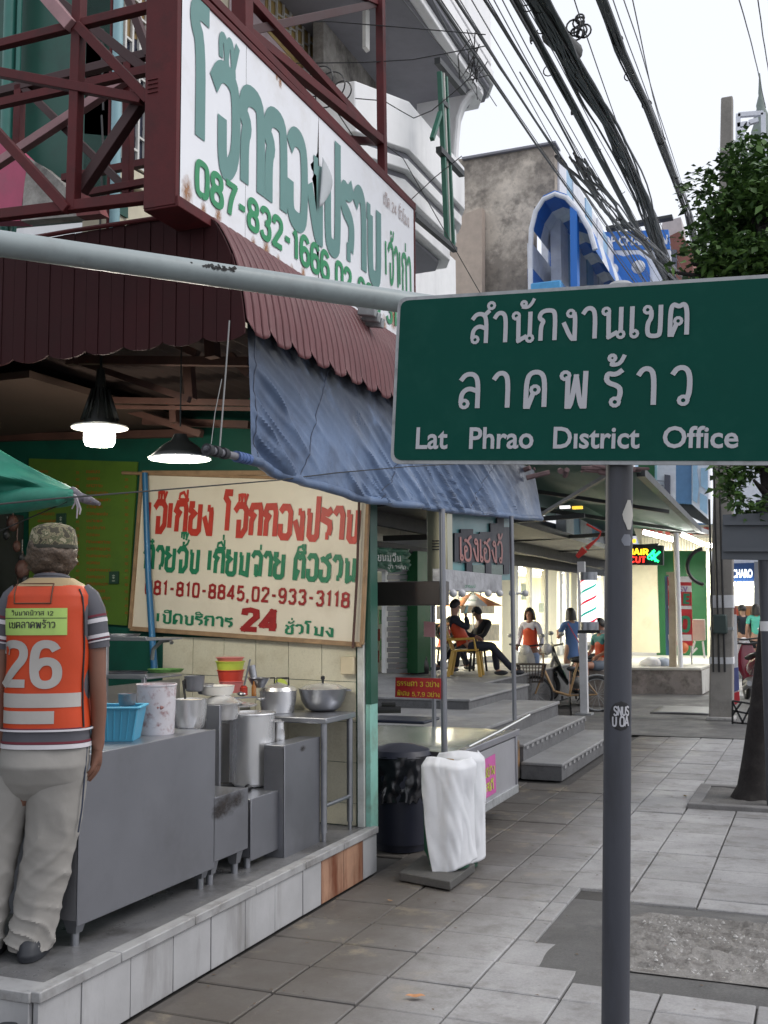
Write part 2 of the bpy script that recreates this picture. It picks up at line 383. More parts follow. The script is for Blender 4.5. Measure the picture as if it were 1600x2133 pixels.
M_tile = wmat('paving_concrete', (.30, .296, .30), .72, [
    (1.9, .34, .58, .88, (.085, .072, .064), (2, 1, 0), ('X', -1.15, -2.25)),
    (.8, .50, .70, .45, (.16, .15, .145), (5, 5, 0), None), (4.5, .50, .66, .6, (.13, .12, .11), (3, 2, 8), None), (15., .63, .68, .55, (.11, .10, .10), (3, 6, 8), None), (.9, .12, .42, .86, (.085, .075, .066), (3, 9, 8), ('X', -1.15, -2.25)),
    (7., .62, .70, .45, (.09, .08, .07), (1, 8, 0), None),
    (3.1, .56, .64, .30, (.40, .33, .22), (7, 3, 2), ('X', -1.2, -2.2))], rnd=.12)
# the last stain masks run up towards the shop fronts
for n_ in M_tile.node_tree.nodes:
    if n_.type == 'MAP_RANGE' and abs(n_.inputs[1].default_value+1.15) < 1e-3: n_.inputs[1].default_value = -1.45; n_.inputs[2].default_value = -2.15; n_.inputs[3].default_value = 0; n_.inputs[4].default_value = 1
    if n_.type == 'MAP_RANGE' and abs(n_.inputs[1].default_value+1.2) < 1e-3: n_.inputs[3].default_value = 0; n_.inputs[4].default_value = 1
M_grout = wmat('dirty_mortar', (.055, .052, .05), .9, [], 0, .2)
M_asph = wmat('asphalt', (.075, .073, .073), .85, [(5, .5, .7, .4, (.14, .135, .13), (0, 3, 0), None)], 0, .3, .5)
M_patch = wmat('asphalt_patch', (.105, .103, .102), .8, [(3, .5, .65, .5, (.19, .185, .18), (0, 3, 0), None)], 0, .2, .35)
M_conc = wmat('rough_concrete', (.23, .22, .21), .88, [(9, .5, .62, .7, (.10, .09, .085), (4, 3, 0), None), (26, .62, .68, .6, (.46, .46, .46), (2, 3, 0), None), (1.2, .5, .6, .4, (.15, .14, .13), (2, 9, 4), None)], .08, .22, .8)
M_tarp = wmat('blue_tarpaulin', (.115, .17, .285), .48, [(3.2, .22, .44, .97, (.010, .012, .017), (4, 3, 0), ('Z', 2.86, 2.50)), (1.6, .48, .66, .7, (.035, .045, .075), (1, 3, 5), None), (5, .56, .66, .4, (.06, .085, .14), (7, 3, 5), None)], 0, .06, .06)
M_kerb = wmat('kerb_concrete', (.34, .33, .32), .85, [(3, .5, .65, .6, (.13, .12, .11), (4, 3, 0), None)], .08, .15, .4)

g = MB(); g.quad((-400, -60, -.16), (400, -60, -.16), (400, 900, -.16), (-400, 900, -.16)); struct('ground', g, M_asph)
g = MB(); g.quad((1.12, -12, -.152), (8.6, -12, -.152), (8.6, 260, -.152), (1.12, 260, -.152)); struct('road', g, M_asph)
g = MB(); y = -12
while y < 200:
    g.quad((4.8, y, -.148), (4.92, y, -.148), (4.92, y+3, -.148), (4.8, y+3, -.148)); y += 8
struct('lane_marking', g, mat('road_paint', (.7, .7, .68), .7, dirt=(.2, .2, .2)))
g = MB(); y = -3.
while y < 120:
    g.box(.99, 1.12, y+.006, y+.994, -.155, .004); y += 1
struct('kerb', g, M_kerb, bevel=.012)
PAV = MB(); PAV.box(-9, .99, -3, 140, -.15, -.022); struct('pavement', PAV, M_grout)
pav_o = bpy.data.objects['pavement']
TX, TY, X0, Y0 = .382, .3635, -1.445, 4.58
PX0, PY0, PY1 = -1.345, 4.80, 6.20     # the asphalt patch
tc_ = {}
def tile_mesh(a, b):
    k = (round(a, 3), round(b, 3))
    if k not in tc_:
        m = MB(); e = .0048; s = .005
        m.add([(e, e, -.04), (a-e, e, -.04), (a-e, b-e, -.04), (e, b-e, -.04), (e, e, -s), (a-e, e, -s), (a-e, b-e, -s), (e, b-e, -s), (e+s, e+s, 0), (a-e-s, e+s, 0), (a-e-s, b-e-s, 0), (e+s, b-e-s, 0)],
              [(0, 1, 5, 4), (1, 2, 6, 5), (2, 3, 7, 6), (3, 0, 4, 7), (4, 5, 9, 8), (5, 6, 10, 9), (6, 7, 11, 10), (7, 4, 8, 11), (8, 9, 10, 11)])
        tc_[k] = m.mesh('tile', M_tile, smooth=False)
    return tc_[k]
cnt = 0; far = MB()
for r in range(-5, 60):
    for c in range(-4, 7):
        xa = X0+c*TX; ya = Y0+r*TY; xb = xa+TX; yb = ya+TY
        if xb > .985: xb = .985
        if xb-xa < .05: continue
        if xa < -2.61 and ya < 6.5: continue
        if xb < -2.2 and ya > 10: continue
        # cut the tiles by the patch
        if xb > PX0+.01 and yb > PY0 and ya < PY1:
            if xa < PX0 and ya > PY0+.2: xb = PX0
            elif xa < PX0: pass
            elif ya < PY0 and PY0-ya > .06: yb = PY0
            elif yb > PY1 and yb-PY1 > .06: ya = PY1
            else: continue
        # cut out of the tree pit
        if xa > -1.2 and 9.2 < (ya+yb)/2 < 10.2 and xb < .3: continue
        if xa > -1.1 and 9.2 < (ya+yb)/2 < 10.2: continue
        if (r < 34 and cnt < 292):
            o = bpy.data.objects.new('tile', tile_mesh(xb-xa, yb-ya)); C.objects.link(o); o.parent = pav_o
            low = (c, r) == (0, 1)
            sag = -.004-.006*max(0, nz((xa, ya, 0), .8))
            o.location = (xa, ya, sag+R.uniform(-.0024, .0024)); o.rotation_euler = (R.gauss(0, .0034), R.gauss(0, .0034), R.gauss(0, .0015)); cnt += 1
        else:
            z = R.uniform(-.0055, -.0025); far.box(xa+.004, xb-.004, ya+.004, yb-.004, -.02, z)
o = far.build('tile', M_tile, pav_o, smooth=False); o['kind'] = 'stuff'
# asphalt patch with a rough broken cover
def patch(u, v):
    x = PX0-.012+u*(.99-PX0+.012); y = PY0-.01+v*(PY1-PY0+.02)
    e = min(u*16, (v)*9, (1-v)*9, 1)
    x += (nz((y*6, 0, 3))*.014) if u == 0 else 0
    y += (nz((x*5, 2, 3))*.012) if v in (0, 1) else 0
    return (x, y, -.020+.017*e+nz((x, y, 0), 3)*.004)
g = MB(); g.grid(patch, 60, 40); struct('asphalt_patch', g, M_patch)
RX0, RX1, RY0, RY1 = -.99, .75, 5.0, 5.98
def rubble(u, v):
    x = RX0+u*(RX1-RX0); y = RY0+v*(RY1-RY0)
    # rounded corners
    cx = min(max(x, RX0+.18), RX1-.18); cy = min(max(y, RY0+.18), RY1-.18); d = Vector((x-cx, y-cy)); 
    if d.length > .18: d = d.normalized()*.18; x, y = cx+d.x, cy+d.y
    edge = min(1, min(u, v, 1-u, 1-v)*12)
    n = nz((x, y, 0), 7)*.8+nz((x, y, 4), 19)*.8+abs(nz((x, y, 7), 42))*.9
    hole = max(0, nz((x*3.0, y*7., 1), 1.25)-.22)*.16
    z = .004+edge*(.014+n*.016)-hole*edge*.6
    return (x, y, max(z, -.002+.004*n))
g = MB(); g.grid(rubble, 230, 130); tag(struct('broken_concrete_cover', g, M_conc), 'rough broken concrete cover set in the asphalt patch')
g = MB(); rq = random.Random(4)
for k in range(900):
    x, y = rq.uniform(RX0+.05, RX1-.05), rq.uniform(RY0+.04, RY1-.04)
    if nz((x, y, 0), 4) < -.12: continue
    u, v = (x-RX0)/(RX1-RX0), (y-RY0)/(RY1-RY0); z = rubble(u, v)[2]; s_ = rq.uniform(.003, .011)
    p = [Vector((x+rq.gauss(0, .3)*s_+dx*s_, y+rq.gauss(0, .3)*s_+dy*s_, z+dz*s_)) for dx, dy, dz in ((-1, -1, -.4), (1, -1, -.4), (1, 1, -.4), (-1, 1, -.4), (0, 0, .8))]
    g.add(p, [(0, 1, 4), (1, 2, 4), (2, 3, 4), (3, 0, 4)])
tag(g.build('gravel', wmat('pale_gravel', (.42, .41, .40), .8, [(60, .45, .55, .6, (.16, .15, .14), (4, 3, 0), None)], 0, .3), smooth=False), 'loose pale stones and grit in the broken concrete cover', 'gravel', kind='stuff')
g = MB()
for k in range(150):
    x, y = rq.uniform(-2.55, .6), rq.uniform(3.6, 11); x = -2.57+(x+2.55)*(rq.random()**1.5); s_ = rq.uniform(.004, .013); a = rq.uniform(0, 6.28)
    g.add([(x+math.cos(a+t)*s_*q, y+math.sin(a+t)*s_*q, .001+h) for t, q, h in ((0, 1, 0), (1.6, .5, .002), (3.1, 1, 0), (4.7, .5, .002))], [(0, 1, 2, 3)])
tag(g.build('litter', mat('brown_crumbs', (.12, .08, .05), .9, var=.7, scale=9), smooth=False), 'scattered crumbs, grit and leaf bits on the paving', 'litter', kind='stuff')
# raised paving strip between the kerb and frontage, far pavement beyond
def leaf(px, py, s, rz, col, lab):
    c = onZ(px, py, .004); m = MB()
    def f(u, v):
        a = (u-.5)*2; w = .42*math.sin(math.pi*min(1, v*1.02+.001))**.7
        return (a*w*s*.5, (v-.5)*s, s*(.18*abs(a)*w+.14*(v-.5)**2+.03*math.sin(v*9)))
    m.grid(f, 6, 9); o = local('fallen_leaf', m, mat(lab[:9], col, .7, var=.3, scale=40), None)
    o.location = c; o.rotation_euler = (0, 0, rz); tag(o, lab, 'leaf')
leaf(865, 2076, .085, 1.9, (.42, .2, .09), 'dry tan leaf on the paving left of the signpost')
leaf(1427, 1658, .07, .5, (.16, .12, .05), 'small brown leaf on the paving left of the tree pit')
leaf(812, 1876, .04, 1.2, (.30, .17, .08), 'tiny curled leaf near the corner of the food stall platform')

# ============================================================ food stall platform
M_ptile = mat('plinth_tile', (.36, .36, .37), .5, var=.14, scale=3, dirt=(.13, .12, .11), damt=.75, dscale=3, streak=True, bump=.08, bscale=30)
M_rust = mat('rust_stained_tile', (.30, .17, .11), .65, var=.3, scale=5, dirt=(.13, .035, .012), damt=1., dscale=11, streak=True)
for n_ in M_rust.node_tree.nodes:
    if n_.type == 'MAP_RANGE' and abs(n_.inputs[1].default_value-.5) < 1e-4: n_.inputs[1].default_value = .42; n_.inputs[2].default_value = .66
M_floor = wmat('stall_floor', (.15, .15, .155), .42, [(2.5, .48, .62, .7, (.05, .047, .045), (3, 1, 0), None), (6, .6, .7, .5, (.28, .28, .28), (7, 1, 0), None)], 0, .1, .2)
M_nose = mat('step_nosing', (.30, .30, .305), .5, var=.15, scale=7, dirt=(.1, .09, .08), damt=.6, dscale=6)
pf = thing('raised_platform', 'low raised platform faced with white tiles under the porridge stall', 'platform', (-2.6, 4.6, 0))
ZP = .27; PE = 6.32
g = MB(); g.box(-6.0, -2.62, 3.2, PE, 0, ZP); g.build('floor_slab', M_floor, pf)
ys = [3.19]+[onX(px, 2050-(px-78)*.45, -2.6).y for px in (170, 272, 361, 439, 510, 572, 630, 668, 715, 755)]+[PE]
for i, (a, b) in enumerate(zip(ys, ys[1:])):
    g = MB(); t_ = R.uniform(0, .003); g.box(-2.62, -2.598+t_, a+.003, b-.003, .0, ZP-.035)
    o = g.build('tile', M_rust if i in (8, 9) else M_ptile, pf, bevel=.002)
    if i in (8, 9): o['label'] = 'rust streaked tile'
for i, (a, b) in enumerate([(3.18, 3.66), (3.66, 4.2), (4.2, 4.75), (4.75, 5.3), (5.3, 5.8), (5.8, PE)]):
    g = MB(); g.box(-2.645, -2.582, a+.002, b-.002, ZP-.034, ZP+.006); g.build('nosing_tile', M_nose, pf, bevel=.005)
for i in range(8):
    x = -2.625-i*.42; g = MB(); g.box(x-.417, x-.003, 3.178, 3.2, 0, ZP-.036); g.build('tile', M_ptile, pf, bevel=.002)
g = MB(); g.box(-6, -2.62, 3.17, 3.28, ZP-.034, ZP+.004); g.build('nosing_tile', M_nose, pf, bevel=.004)
# lower step where the second shoe stands
g = MB(); g.box(-4.4, -2.66, 2.70, 3.165, 0, .13)
tag(g.build('concrete_step', M_kerb, bevel=.01), 'grey concrete step below the left end of the stall platform', 'step')

# ============================================================ green district sign on its post
M_white = mat('reflective_lettering', (.46, .46, .49), .55, var=.05)
M_green = mat('green_sign_face', (.0, .058, .042), .62, spec=.15, var=.06, scale=3, dirt=(.01, .08, .06), damt=.35, dscale=8)
M_gal = mat('weathered_aluminium', (.34, .35, .36), .5, metal=.35, var=.15, scale=20, dirt=(.12, .12, .12), damt=.6, dscale=14)
M_post = mat('grey_painted_post', (.048, .051, .064), .5, var=.16, scale=3, dirt=(.03, .03, .035), damt=.7, dscale=9, streak=True, stretch=(1, 1, .2), bump=.05)
YS = 3.3
cor = [onY(813, 966, YS), onY(1668, 969, YS), onY(1668, 567, YS), onY(829, 620, YS)]
ctr = sum(cor, Vector())/4
sg = thing('district_sign', 'large green district office sign with white Thai and English lettering on a grey post', 'sign', (cor[0].x+.7, YS, 0))
def rounded(cs, r, ins=0, n=5):
    ce = sum(cs, Vector())/4; out = []
    cs = [c+((ce-c).normalized()*ins*1.414 if ins else Vector()) for c in cs]
    for i in range(4):
        p, c, q = cs[i-1], cs[i], cs[(i+1) % 4]; a = c+(p-c).normalized()*r; b = c+(q-c).normalized()*r
        for k in range(n+1):
            t = k/n; out.append(a*(1-t)**2+c*2*t*(1-t)+b*t*t)
    return out
def inset(cs, d):
    out = []
    for i in range(4):
        p, c, q = cs[i-1], cs[i], cs[(i+1) % 4]; out.append(c+(p-c).normalized()*d+(q-c).normalized()*d)
    return out
nY = Vector((0, 1, 0))
g = MB(); g.plate(rounded(cor, .035), nY*.012); g.build('border_plate', M_gal, sg)
g = MB(); g.plate([p-nY*.003 for p in rounded(inset(cor, .012), .03)], nY*.003); g.build('green_panel', M_green, sg)
for k_ in (.28, .62):     # channel rails at the back
    a = cor[0].lerp(cor[3], k_)+nY*.03; b = cor[1].lerp(cor[2], k_)+nY*.03
    g = MB(); g.bar(a, b, .03, .04); g.build('back_rail', M_gal, sg)
def row(mbx, text, pl, pr, pt, fn, wt, **k):
    a, b, t = fn(*pl), fn(*pr), fn(*pt); u = b-a; v = (t-a)
    v = v-u.normalized()*v.dot(u.normalized())
    write(mbx, text, a, u, v, u.length, v.length, wt, **k)
fS = lambda x, y: onY(x, y, YS-.0045)
g = MB(); row(g, 'สำนักงานเขต', (980, 716), (1436, 697), (980, 656), fS, .145, gap=.17); g.build('lettering', M_white, sg, smooth=False)
g = MB(); row(g, 'ลาดพร้าว', (955, 851), (1440, 842), (955, 781), fS, .135, gap=.38); g.build('lettering', M_white, sg, smooth=False)
def bfont(text, size, off=0, res=3, space=1.):
    c = bpy.data.curves.new('t', 'FONT'); c.body = text; c.size = size; c.offset = off; c.resolution_u = res; c.space_character = space
    o = bpy.data.objects.new('t', c); C.objects.link(o); me = bpy.data.meshes.new_from_object(o.evaluated_get(bpy.context.evaluated_depsgraph_get()))
    bpy.data.objects.remove(o); vs = [v.co.copy() for v in me.vertices]; fs = [tuple(p.vertices) for p in me.polygons]; bpy.data.meshes.remove(me)
    x0 = min(v.x for v in vs); x1 = max(v.x for v in vs); return vs, fs, x0, x1
def latin(mbx, text, pl, pr, pt, fn, off=.02, lift=.001, space=1.):
    vs, fs, x0, x1 = bfont(text, 1, off, space=space); a, b, t = fn(*pl), fn(*pr), fn(*pt); u = b-a; v = t-a; v = v-u.normalized()*v.dot(u.normalized())
    cap = .69; nn = u.cross(v).normalized()
    mbx.add([a+u*((p.x-x0)/(x1-x0))+v*(p.y/cap)+nn*lift for p in vs], fs)
g = MB()
for w_, pl, pr in (('Lat', (866, 934), (932, 934)), ('Phrao', (977, 934), (1111, 933)), ('Dıstrict', (1152, 933), (1332, 933)), ('Office', (1380, 932), (1538, 932))):
    g = MB(); latin(g, w_, pl, pr, (pl[0], pl[1]-43), fS, .02); g.build('lettering', M_white, sg, smooth=False)
pc = onY(1290, 1000, YS+.06); pb = onY(1282, 2133, YS+.06); dr = (pc-pb).normalized()
base = pb-dr*((pb.z)/dr.z); top = pc+dr*.60
g = MB(); g.tube([base, base.lerp(top, .5), top], .0415, 28); g.build('post', M_post, sg)
g = MB(); g.lathe((top.x, top.y, top.z), [(.046, -.02), (.046, .012), (.03, .024), (.001, .028)], 20); g.build('post_cap', M_gal, sg)
for zz in (2.12, 2.45):
    q = base+dr*(zz/dr.z); g = MB(); g.torus(q, .0445, .006, 'Z', 24, 6); g.build('clamp', M_gal, sg)
g = MB(); g.box(-.09+base.x, .09+base.x, base.y-.09, base.y+.09, .001, .012); g.build('base_plate', M_post, sg, bevel=.003)
# sticker and paper scraps wrapped on the post
def wrap(name, pcx, py0, py1, half, m, edge=None, lift=.0008, jag=0.):
    a = onY(pcx, py0, YS); b = onY(pcx, py1, YS); g = MB()
    def f(u, v):
        z = a.z+(b.z-a.z)*v; q = base+dr*((z-base.z)/dr.z)
        h = half*(1-jag*abs(2*v-1)) + (nz((v*5, u, 2))*half*.12 if jag else 0)
        if edge == 'round': h = half*math.sqrt(max(.0, 1-(2*v-1)**2))+.001
        an = -math.pi/2+(ctrA)+(u-.5)*2*h/.0415
        return (q.x+(.0415+lift)*math.cos(an), q.y+(.0415+lift)*math.sin(an), z)
    g.grid(f, 14, 18); return g.build(name, m, sg)
ctrA = .42
wrap('sticker', 1290, 1462, 1524, .034, mat('black_sticker', (.015, .015, .017), .5), 'round')
def wf(x, y, off):
    z0 = onY(1290, 1524, YS).z; z = z0+.012+y; q = base+dr*((z-base.z)/dr.z); an = -math.pi/2+ctrA-.62+x/.0415
    return (q.x+(.0428+off)*math.cos(an), q.y+(.0428+off)*math.sin(an), z)
g = MB()
write(g, 'SNUS', (0, 0, 0), (1, 0, 0), (0, 1, 0), .047, .026, .2, fn=lambda x, y, o: wf(x+.004, y+.034-.1*x*0, o), gap=.02)
write(g, 'UKOA', (0, 0, 0), (1, 0, 0), (0, 1, 0), .05, .028, .2, fn=lambda x, y, o: wf(x, y+.002, o), gap=.02)
g.build('graffiti_letters', M_white, sg, smooth=False)
ctrA = .95
wrap('paper_scrap', 1290, 1040, 1102, .024, mat('old_paper', (.42, .41, .38), .8, var=.1), None, .0015, .75)
ctrA = .8
wrap('tape_scrap', 1290, 1112, 1136, .02, mat('tape', (.16, .17, .2), .3, var=.2), None, .001, .5)

# white pipe behind the sign
M_pipe = mat('pale_grey_pipe', (.27, .31, .315), .42, var=.08, scale=5, dirt=(.16, .17, .17), damt=.4, dscale=7, spec=.5)
a = onY(840, 629, 3.43); z_ = a.z; b = onZ(0, 507, z_); dd = (b-a)
pp = thing('white_pipe', 'long pale grey round pipe running level behind the green sign to the left', 'pipe', a)
g = MB(); g.tube([a-dd.normalized()*.12, a+dd*.5, b, b+dd*.25], .0385, 28); g.build('pipe', M_pipe, pp)
e = b+dd*.25; g = MB(); g.tube([(e.x, e.y, 0), (e.x, e.y, e.z+.05)], .045, 20); g.build('support_post', M_pipe, pp)
g = MB()
for i in range(46):        # scuffed black marks
    t = .505+R.gauss(0, .022); c = a.lerp(b, t)+Vector((0, 0, .012+R.gauss(0, .004))); dn = dd.normalized(); s = R.uniform(.002, .006)
    nrm = (Vector((0, 0, .3))+dd.cross(Vector((0, 0, 1))).normalized()*(1 if dd.cross(Vector((0, 0, 1))).y < 0 else -1)).normalized()
    c = a.lerp(b, t)+nrm*.0390; up = dn.cross(nrm); c += up*R.gauss(0, .004)
    q = [c+dn*R.uniform(.5, 2)*s+up*s*.5, c+up*R.uniform(.4, 1)*s*2, c-dn*s*1.2, c-up*s]; g.add(q, [(0, 1, 2, 3)])
g.build('scuff_mark', mat('scuff_black', (.03, .03, .03), .8), pp, smooth=False)['kind'] = 'stuff'
for t_ in (.12, .3, .66, .8):
    c = a.lerp(b, t_); g = MB(); g.ball(c+Vector((.0, -.034, .004)), .004, 8, 5); g.build('drip_spot', MC['scuff_black'], pp)
# loudspeaker like floodlight seen under the pipe
q0 = onX(775, 660, -2.45)
fl = thing('floodlight', 'small grey floodlight fixed under the white signboard beside the awning', 'light', q0)
for k in range(3):
    g = MB(); c = q0+Vector((0, -.06+.06*k, .03-.02*k)); g.bar(c-Vector((.06, 0, 0)), c+Vector((.05, 0, -.02)), .045, .06); g.build('housing' if k else 'lamp_head', M_gal, fl, bevel=.006)
g = MB(); g.bar(q0+Vector((-.15, 0, .12)), q0, .02); g.build('bracket', M_gal, fl)
# ============================================================ big white signboard, its steel frame
XS = -2.6
M_sign = mat('white_sign_vinyl', (.80, .81, .85), .38, var=.03, scale=2, dirt=(.5, .46, .40), damt=.25, dscale=3)
M_red = mat('red_oxide_steel', (.095, .016, .018), .6, spec=.25, var=.22, scale=5, dirt=(.05, .015, .016), damt=.6, dscale=7, bump=.05)
M_redp = mat('faded_pink_steel', (.36, .2, .21), .6, var=.2, scale=6)
M_dkred = mat('dark_red_steel', (.045, .014, .015), .6, var=.2, scale=6)
M_gl1 = mat('faded_green_letter', (.115, .25, .235), .45, var=.07, scale=3)
M_gl2 = mat('green_letter', (.02, .25, .10), .45, var=.08, scale=4)
zb, zt = 3.435, 4.47; ya, yb = onX(377, 200, XS).y, onX(862, 500, XS).y
bs = thing('signboard', 'huge white shop signboard with green Thai name and telephone numbers above the awning', 'sign', (XS, (ya+yb)/2, zb))
seams = [ya, onX(512, 300, XS).y, onX(664, 300, XS).y, yb]
yt, zt_ = onX(655, 370, XS).y, onX(655, 370, XS).z
hole = [onX(x, y, XS) for x, y in ((664, 300), (664.6, 345), (668, 352), (669, 375), (673, 378), (672, 398), (665, 409), (658, 440), (655, 438), (655, 405), (653, 385), (650, 372), (655, 360), (649, 352), (647, 342), (655, 334), (661, 318))]
def pt(y, z): return Vector((XS, y, z))
for i in range(3):
    y0, y1 = seams[i]+.0015, seams[i+1]-.0015; g = MB()
    outer = [pt(y0, zb+.02), pt(y1, zb+.02), pt(y1, zt), pt(y0, zt)]
    if i == 1:     # torn edge: the tear opens out of the seam
        cut = [p for p in hole if p.y < y1-.001]
        cut = sorted([Vector((XS, p.y, p.z)) for p in cut], key=lambda p: p.z)
        outer = [pt(y0, zb+.02), pt(y1, zb+.02)]+[Vector((XS, p.y, p.z)) for p in cut]+[pt(y1, zt), pt(y0, zt)]
        # indented dark tear
    if i == 2:
        cut = sorted([Vector((XS, p.y, p.z)) for p in hole if p.y >= seams[2]-.001], key=lambda p: -p.z)
        outer = [pt(y0, zb+.02), pt(y1, zb+.02), pt(y1, zt), pt(y0, zt)]+cut
    tris = tessellate_polygon([outer]); g.add(outer, [tuple(t) for t in tris])
    # make the face look outwards (+X)
    g.f = [f if (g.v[f[1]]-g.v[f[0]]).cross(g.v[f[2]]-g.v[f[0]]).x > 0 else f[::-1] for f in g.f]
    g.build('sign_panel', M_sign, bs, smooth=False)
g = MB(); g.box(XS-.17, XS-.165, ya+.02, yb-.02, zb, zt); g.build('back_sheet', mat('dark_cavity_sheet', (.03, .026, .026), .8), bs)
# curled flap of torn vinyl
g = MB(); fa = onX(668, 335, XS+.01); fb = onX(661, 432, XS+.01)
def flap(u, v):
    p = fa.lerp(fb, v); w = .17*math.sin(math.pi*min(1, .25+.75*(1-v))) * (1-v*.75)
    an = u*2.0
    return (p.x+.012+w*.42*math.sin(an)*.8, p.y+w*u*.95, p.z+.02*u)
g.grid(flap, 8, 10); g.build('torn_flap', mat('vinyl_back', (.42, .45, .47), .5, var=.1), bs, thick=.001)
# rust spots near the bottom edge
M_rs = mat('rust_bleed', (.36, .17, .07), .8, var=.35, scale=25, alpha=.75)
_t = M_rs.node_tree; _b = _t.nodes['Principled BSDF']
_tc = _t.nodes.new('ShaderNodeTexCoord'); _g = _t.nodes.new('ShaderNodeTexGradient'); _g.gradient_type = 'SPHERICAL'
_t.links.new(_tc.outputs['Object'], _g.inputs[0]); _n2 = _t.nodes.new('ShaderNodeTexNoise'); _n2.inputs['Scale'].default_value = 3.5; _n2.inputs['Detail'].default_value = 6
_t.links.new(_tc.outputs['Object'], _n2.inputs['Vector']); _m = _t.nodes.new('ShaderNodeMath'); _m.operation = 'MULTIPLY'; _t.links.new(_g.outputs[1], _m.inputs[0]); _t.links.new(_n2.outputs[0], _m.inputs[1])
_r = _t.nodes.new('ShaderNodeMapRange'); _r.inputs[1].default_value = .12; _r.inputs[2].default_value = .5; _r.inputs[4].default_value = .85; _t.links.new(_m.outputs[0], _r.inputs[0]); _t.links.new(_r.outputs[0], _b.inputs['Alpha'])
for px, py, s in ((390, 400, .075), (424, 437, .04), (455, 450, .05), (528, 510, .045), (555, 520, .06), (580, 543, .035), (608, 565, .04), (632, 570, .045), (584, 172, .035), (577, 160, .025), (820, 660, .1), (800, 680, .08)):
    c = onX(px, py, XS+.0012+s*.002)
    o = bpy.data.objects.new('rust_bleed', MB().lathe((0, 0, 0), [(.001, 0), (.5, 0), (1, 0)], 14).mesh('r', M_rs)); C.objects.link(o); o.parent = bs
    o.location = c-bs.location; o.rotation_euler = (0, math.pi/2, 0); o.scale = (s*1.5, s, s)
fX = lambda x, y: onX(x, y, XS+.003)
g = MB(); row(g, 'โจ๊กกองปราบ', (399, 299), (792, 590), (399, 299-208), fX, .235, loops=False, gap=.07)
g.build('lettering', M_gl1, bs, smooth=False)
g = MB(); row(g, 'เจ้าเก่า', (803, 580), (857, 618), (803, 502), fX, .17, loops=False, gap=.1); g.build('lettering', M_gl2, bs, smooth=False)
a_, b_ = fX(407, 399), fX(685, 584); z0 = a_.z; hN = .155; Lw = b_.y-a_.y
g = MB(); write(g, '087-832-1666', (XS+.0045, a_.y, z0), (0, 1, 0), (0, 0, 1), Lw, hN, .2, gap=.1)
write(g, ',02-933-3118', (XS+.0045, b_.y+.03, z0-.005), (0, 1, 0), (0, 0, 1), Lw*.88, hN, .2, gap=.1); g.build('lettering', M_gl2, bs, smooth=False)
g = MB(); row(g, 'เปิด 24 ชั่วโมง', (799, 424), (852, 474), (799, 404), fX, .12, gap=.1); g.build('lettering', mat('faint_brown_letter', (.42, .34, .33), .6), bs, smooth=False)
# frame of the sign box
g = MB(); g.box(XS-.17, XS-.001, ya-.035, ya-.001, zb-.02, 5.0)
for k in range(4): g.box(XS-.155, XS-.10, ya-.041, ya-.034, onY(325, 172+k*9, ya).z-.006, onY(325, 172+k*9, ya).z)
g.build('side_box', M_red, bs, bevel=.004)
g = MB(); g.box(XS-.17, XS+.012, ya-.03, yb, zb-.03, zb+.022); g.build('bottom_rail', M_red, bs, bevel=.004)
g = MB(); g.box(XS-.17, XS+.008, ya, yb, zt-.0, zt+.035); g.build('top_rail', M_red, bs, bevel=.004)
g = MB(); g.box(XS-.17, XS+.006, yb, yb+.02, zb-.02, zt+.03); g.build('end_rail', M_red, bs, bevel=.003)
def yp(x, y, Y): return onY(x, y, Y)
YF = ya+.02; YB = YF+.85
bars = [((168, -60), (152, 438), .052, M_red, YF), ((-30, 452), (314, 411), .05, M_red, YF), ((-30, 101), (313, 15), .042, M_red, YF),
        ((-30, 248), (142, 437), .045, M_red, YF-.02), ((164, 55), (312, 210), .045, M_red, YF-.02), ((85, -20), (150, 55), .06, M_redp, YF-.03), ((-30, 146), (298, 208), .045, M_red, YF-.01),
        ((-30, 200), (312, 113), .05, M_dkred, YB), ((45, 178), (256, 386), .042, M_dkred, YB), ((298, 206), (168, 398), .055, M_dkred, YF+.05),
        ((110, -8), (312, 152), .055, M_dkred, YB), ((42, 178), (38, 312), .05, M_red, YB), ((269, 120), (266, 405), .05, M_red, YB),
        ((-20, 352), (262, 165), .05, M_redp, YB-.05), ((262, -20), (312, 115), .045, M_dkred, YB-.04), ((186, 402), (314, 378), .04, M_red, YB-.02)]
for p, q, w, m_, Y in bars:
    g = MB(); g.bar(yp(*p, Y), yp(*q, Y), w); g.build('strut', m_, bs, bevel=.003)
xp = lambda x, y, d=0: onX(x, y, XS-.09-d)
for p, q, w, m_, d in [((505, -20), (505, 70), .085, M_red, 0), ((792, -20), (797, 368), .055, M_red, 0), ((515, -8), (795, 300), .05, M_red, .02), ((508, 62), (792, 292), .055, M_red, .0),
                       ((510, 66), (792, 6), .05, M_dkred, .04), ((702, 290), (792, 296), .05, M_red, .1), ((380, -60), (860, 432), .05, M_red, -.04), ((700, -30), (795, 10), .035, M_red, .02)]:
    g = MB(); g.bar(xp(*p, d), xp(*q, d), w); g.build('strut', m_, bs, bevel=.003)
for Y in (YF+.6, YF+1.6, YF+2.5):      # arms that carry the box back to the facade
    for z in (zb, zt):
        g = MB(); g.bar((XS-.16, Y, z), (-4.55, Y, z), .045); g.build('strut', M_red, bs)

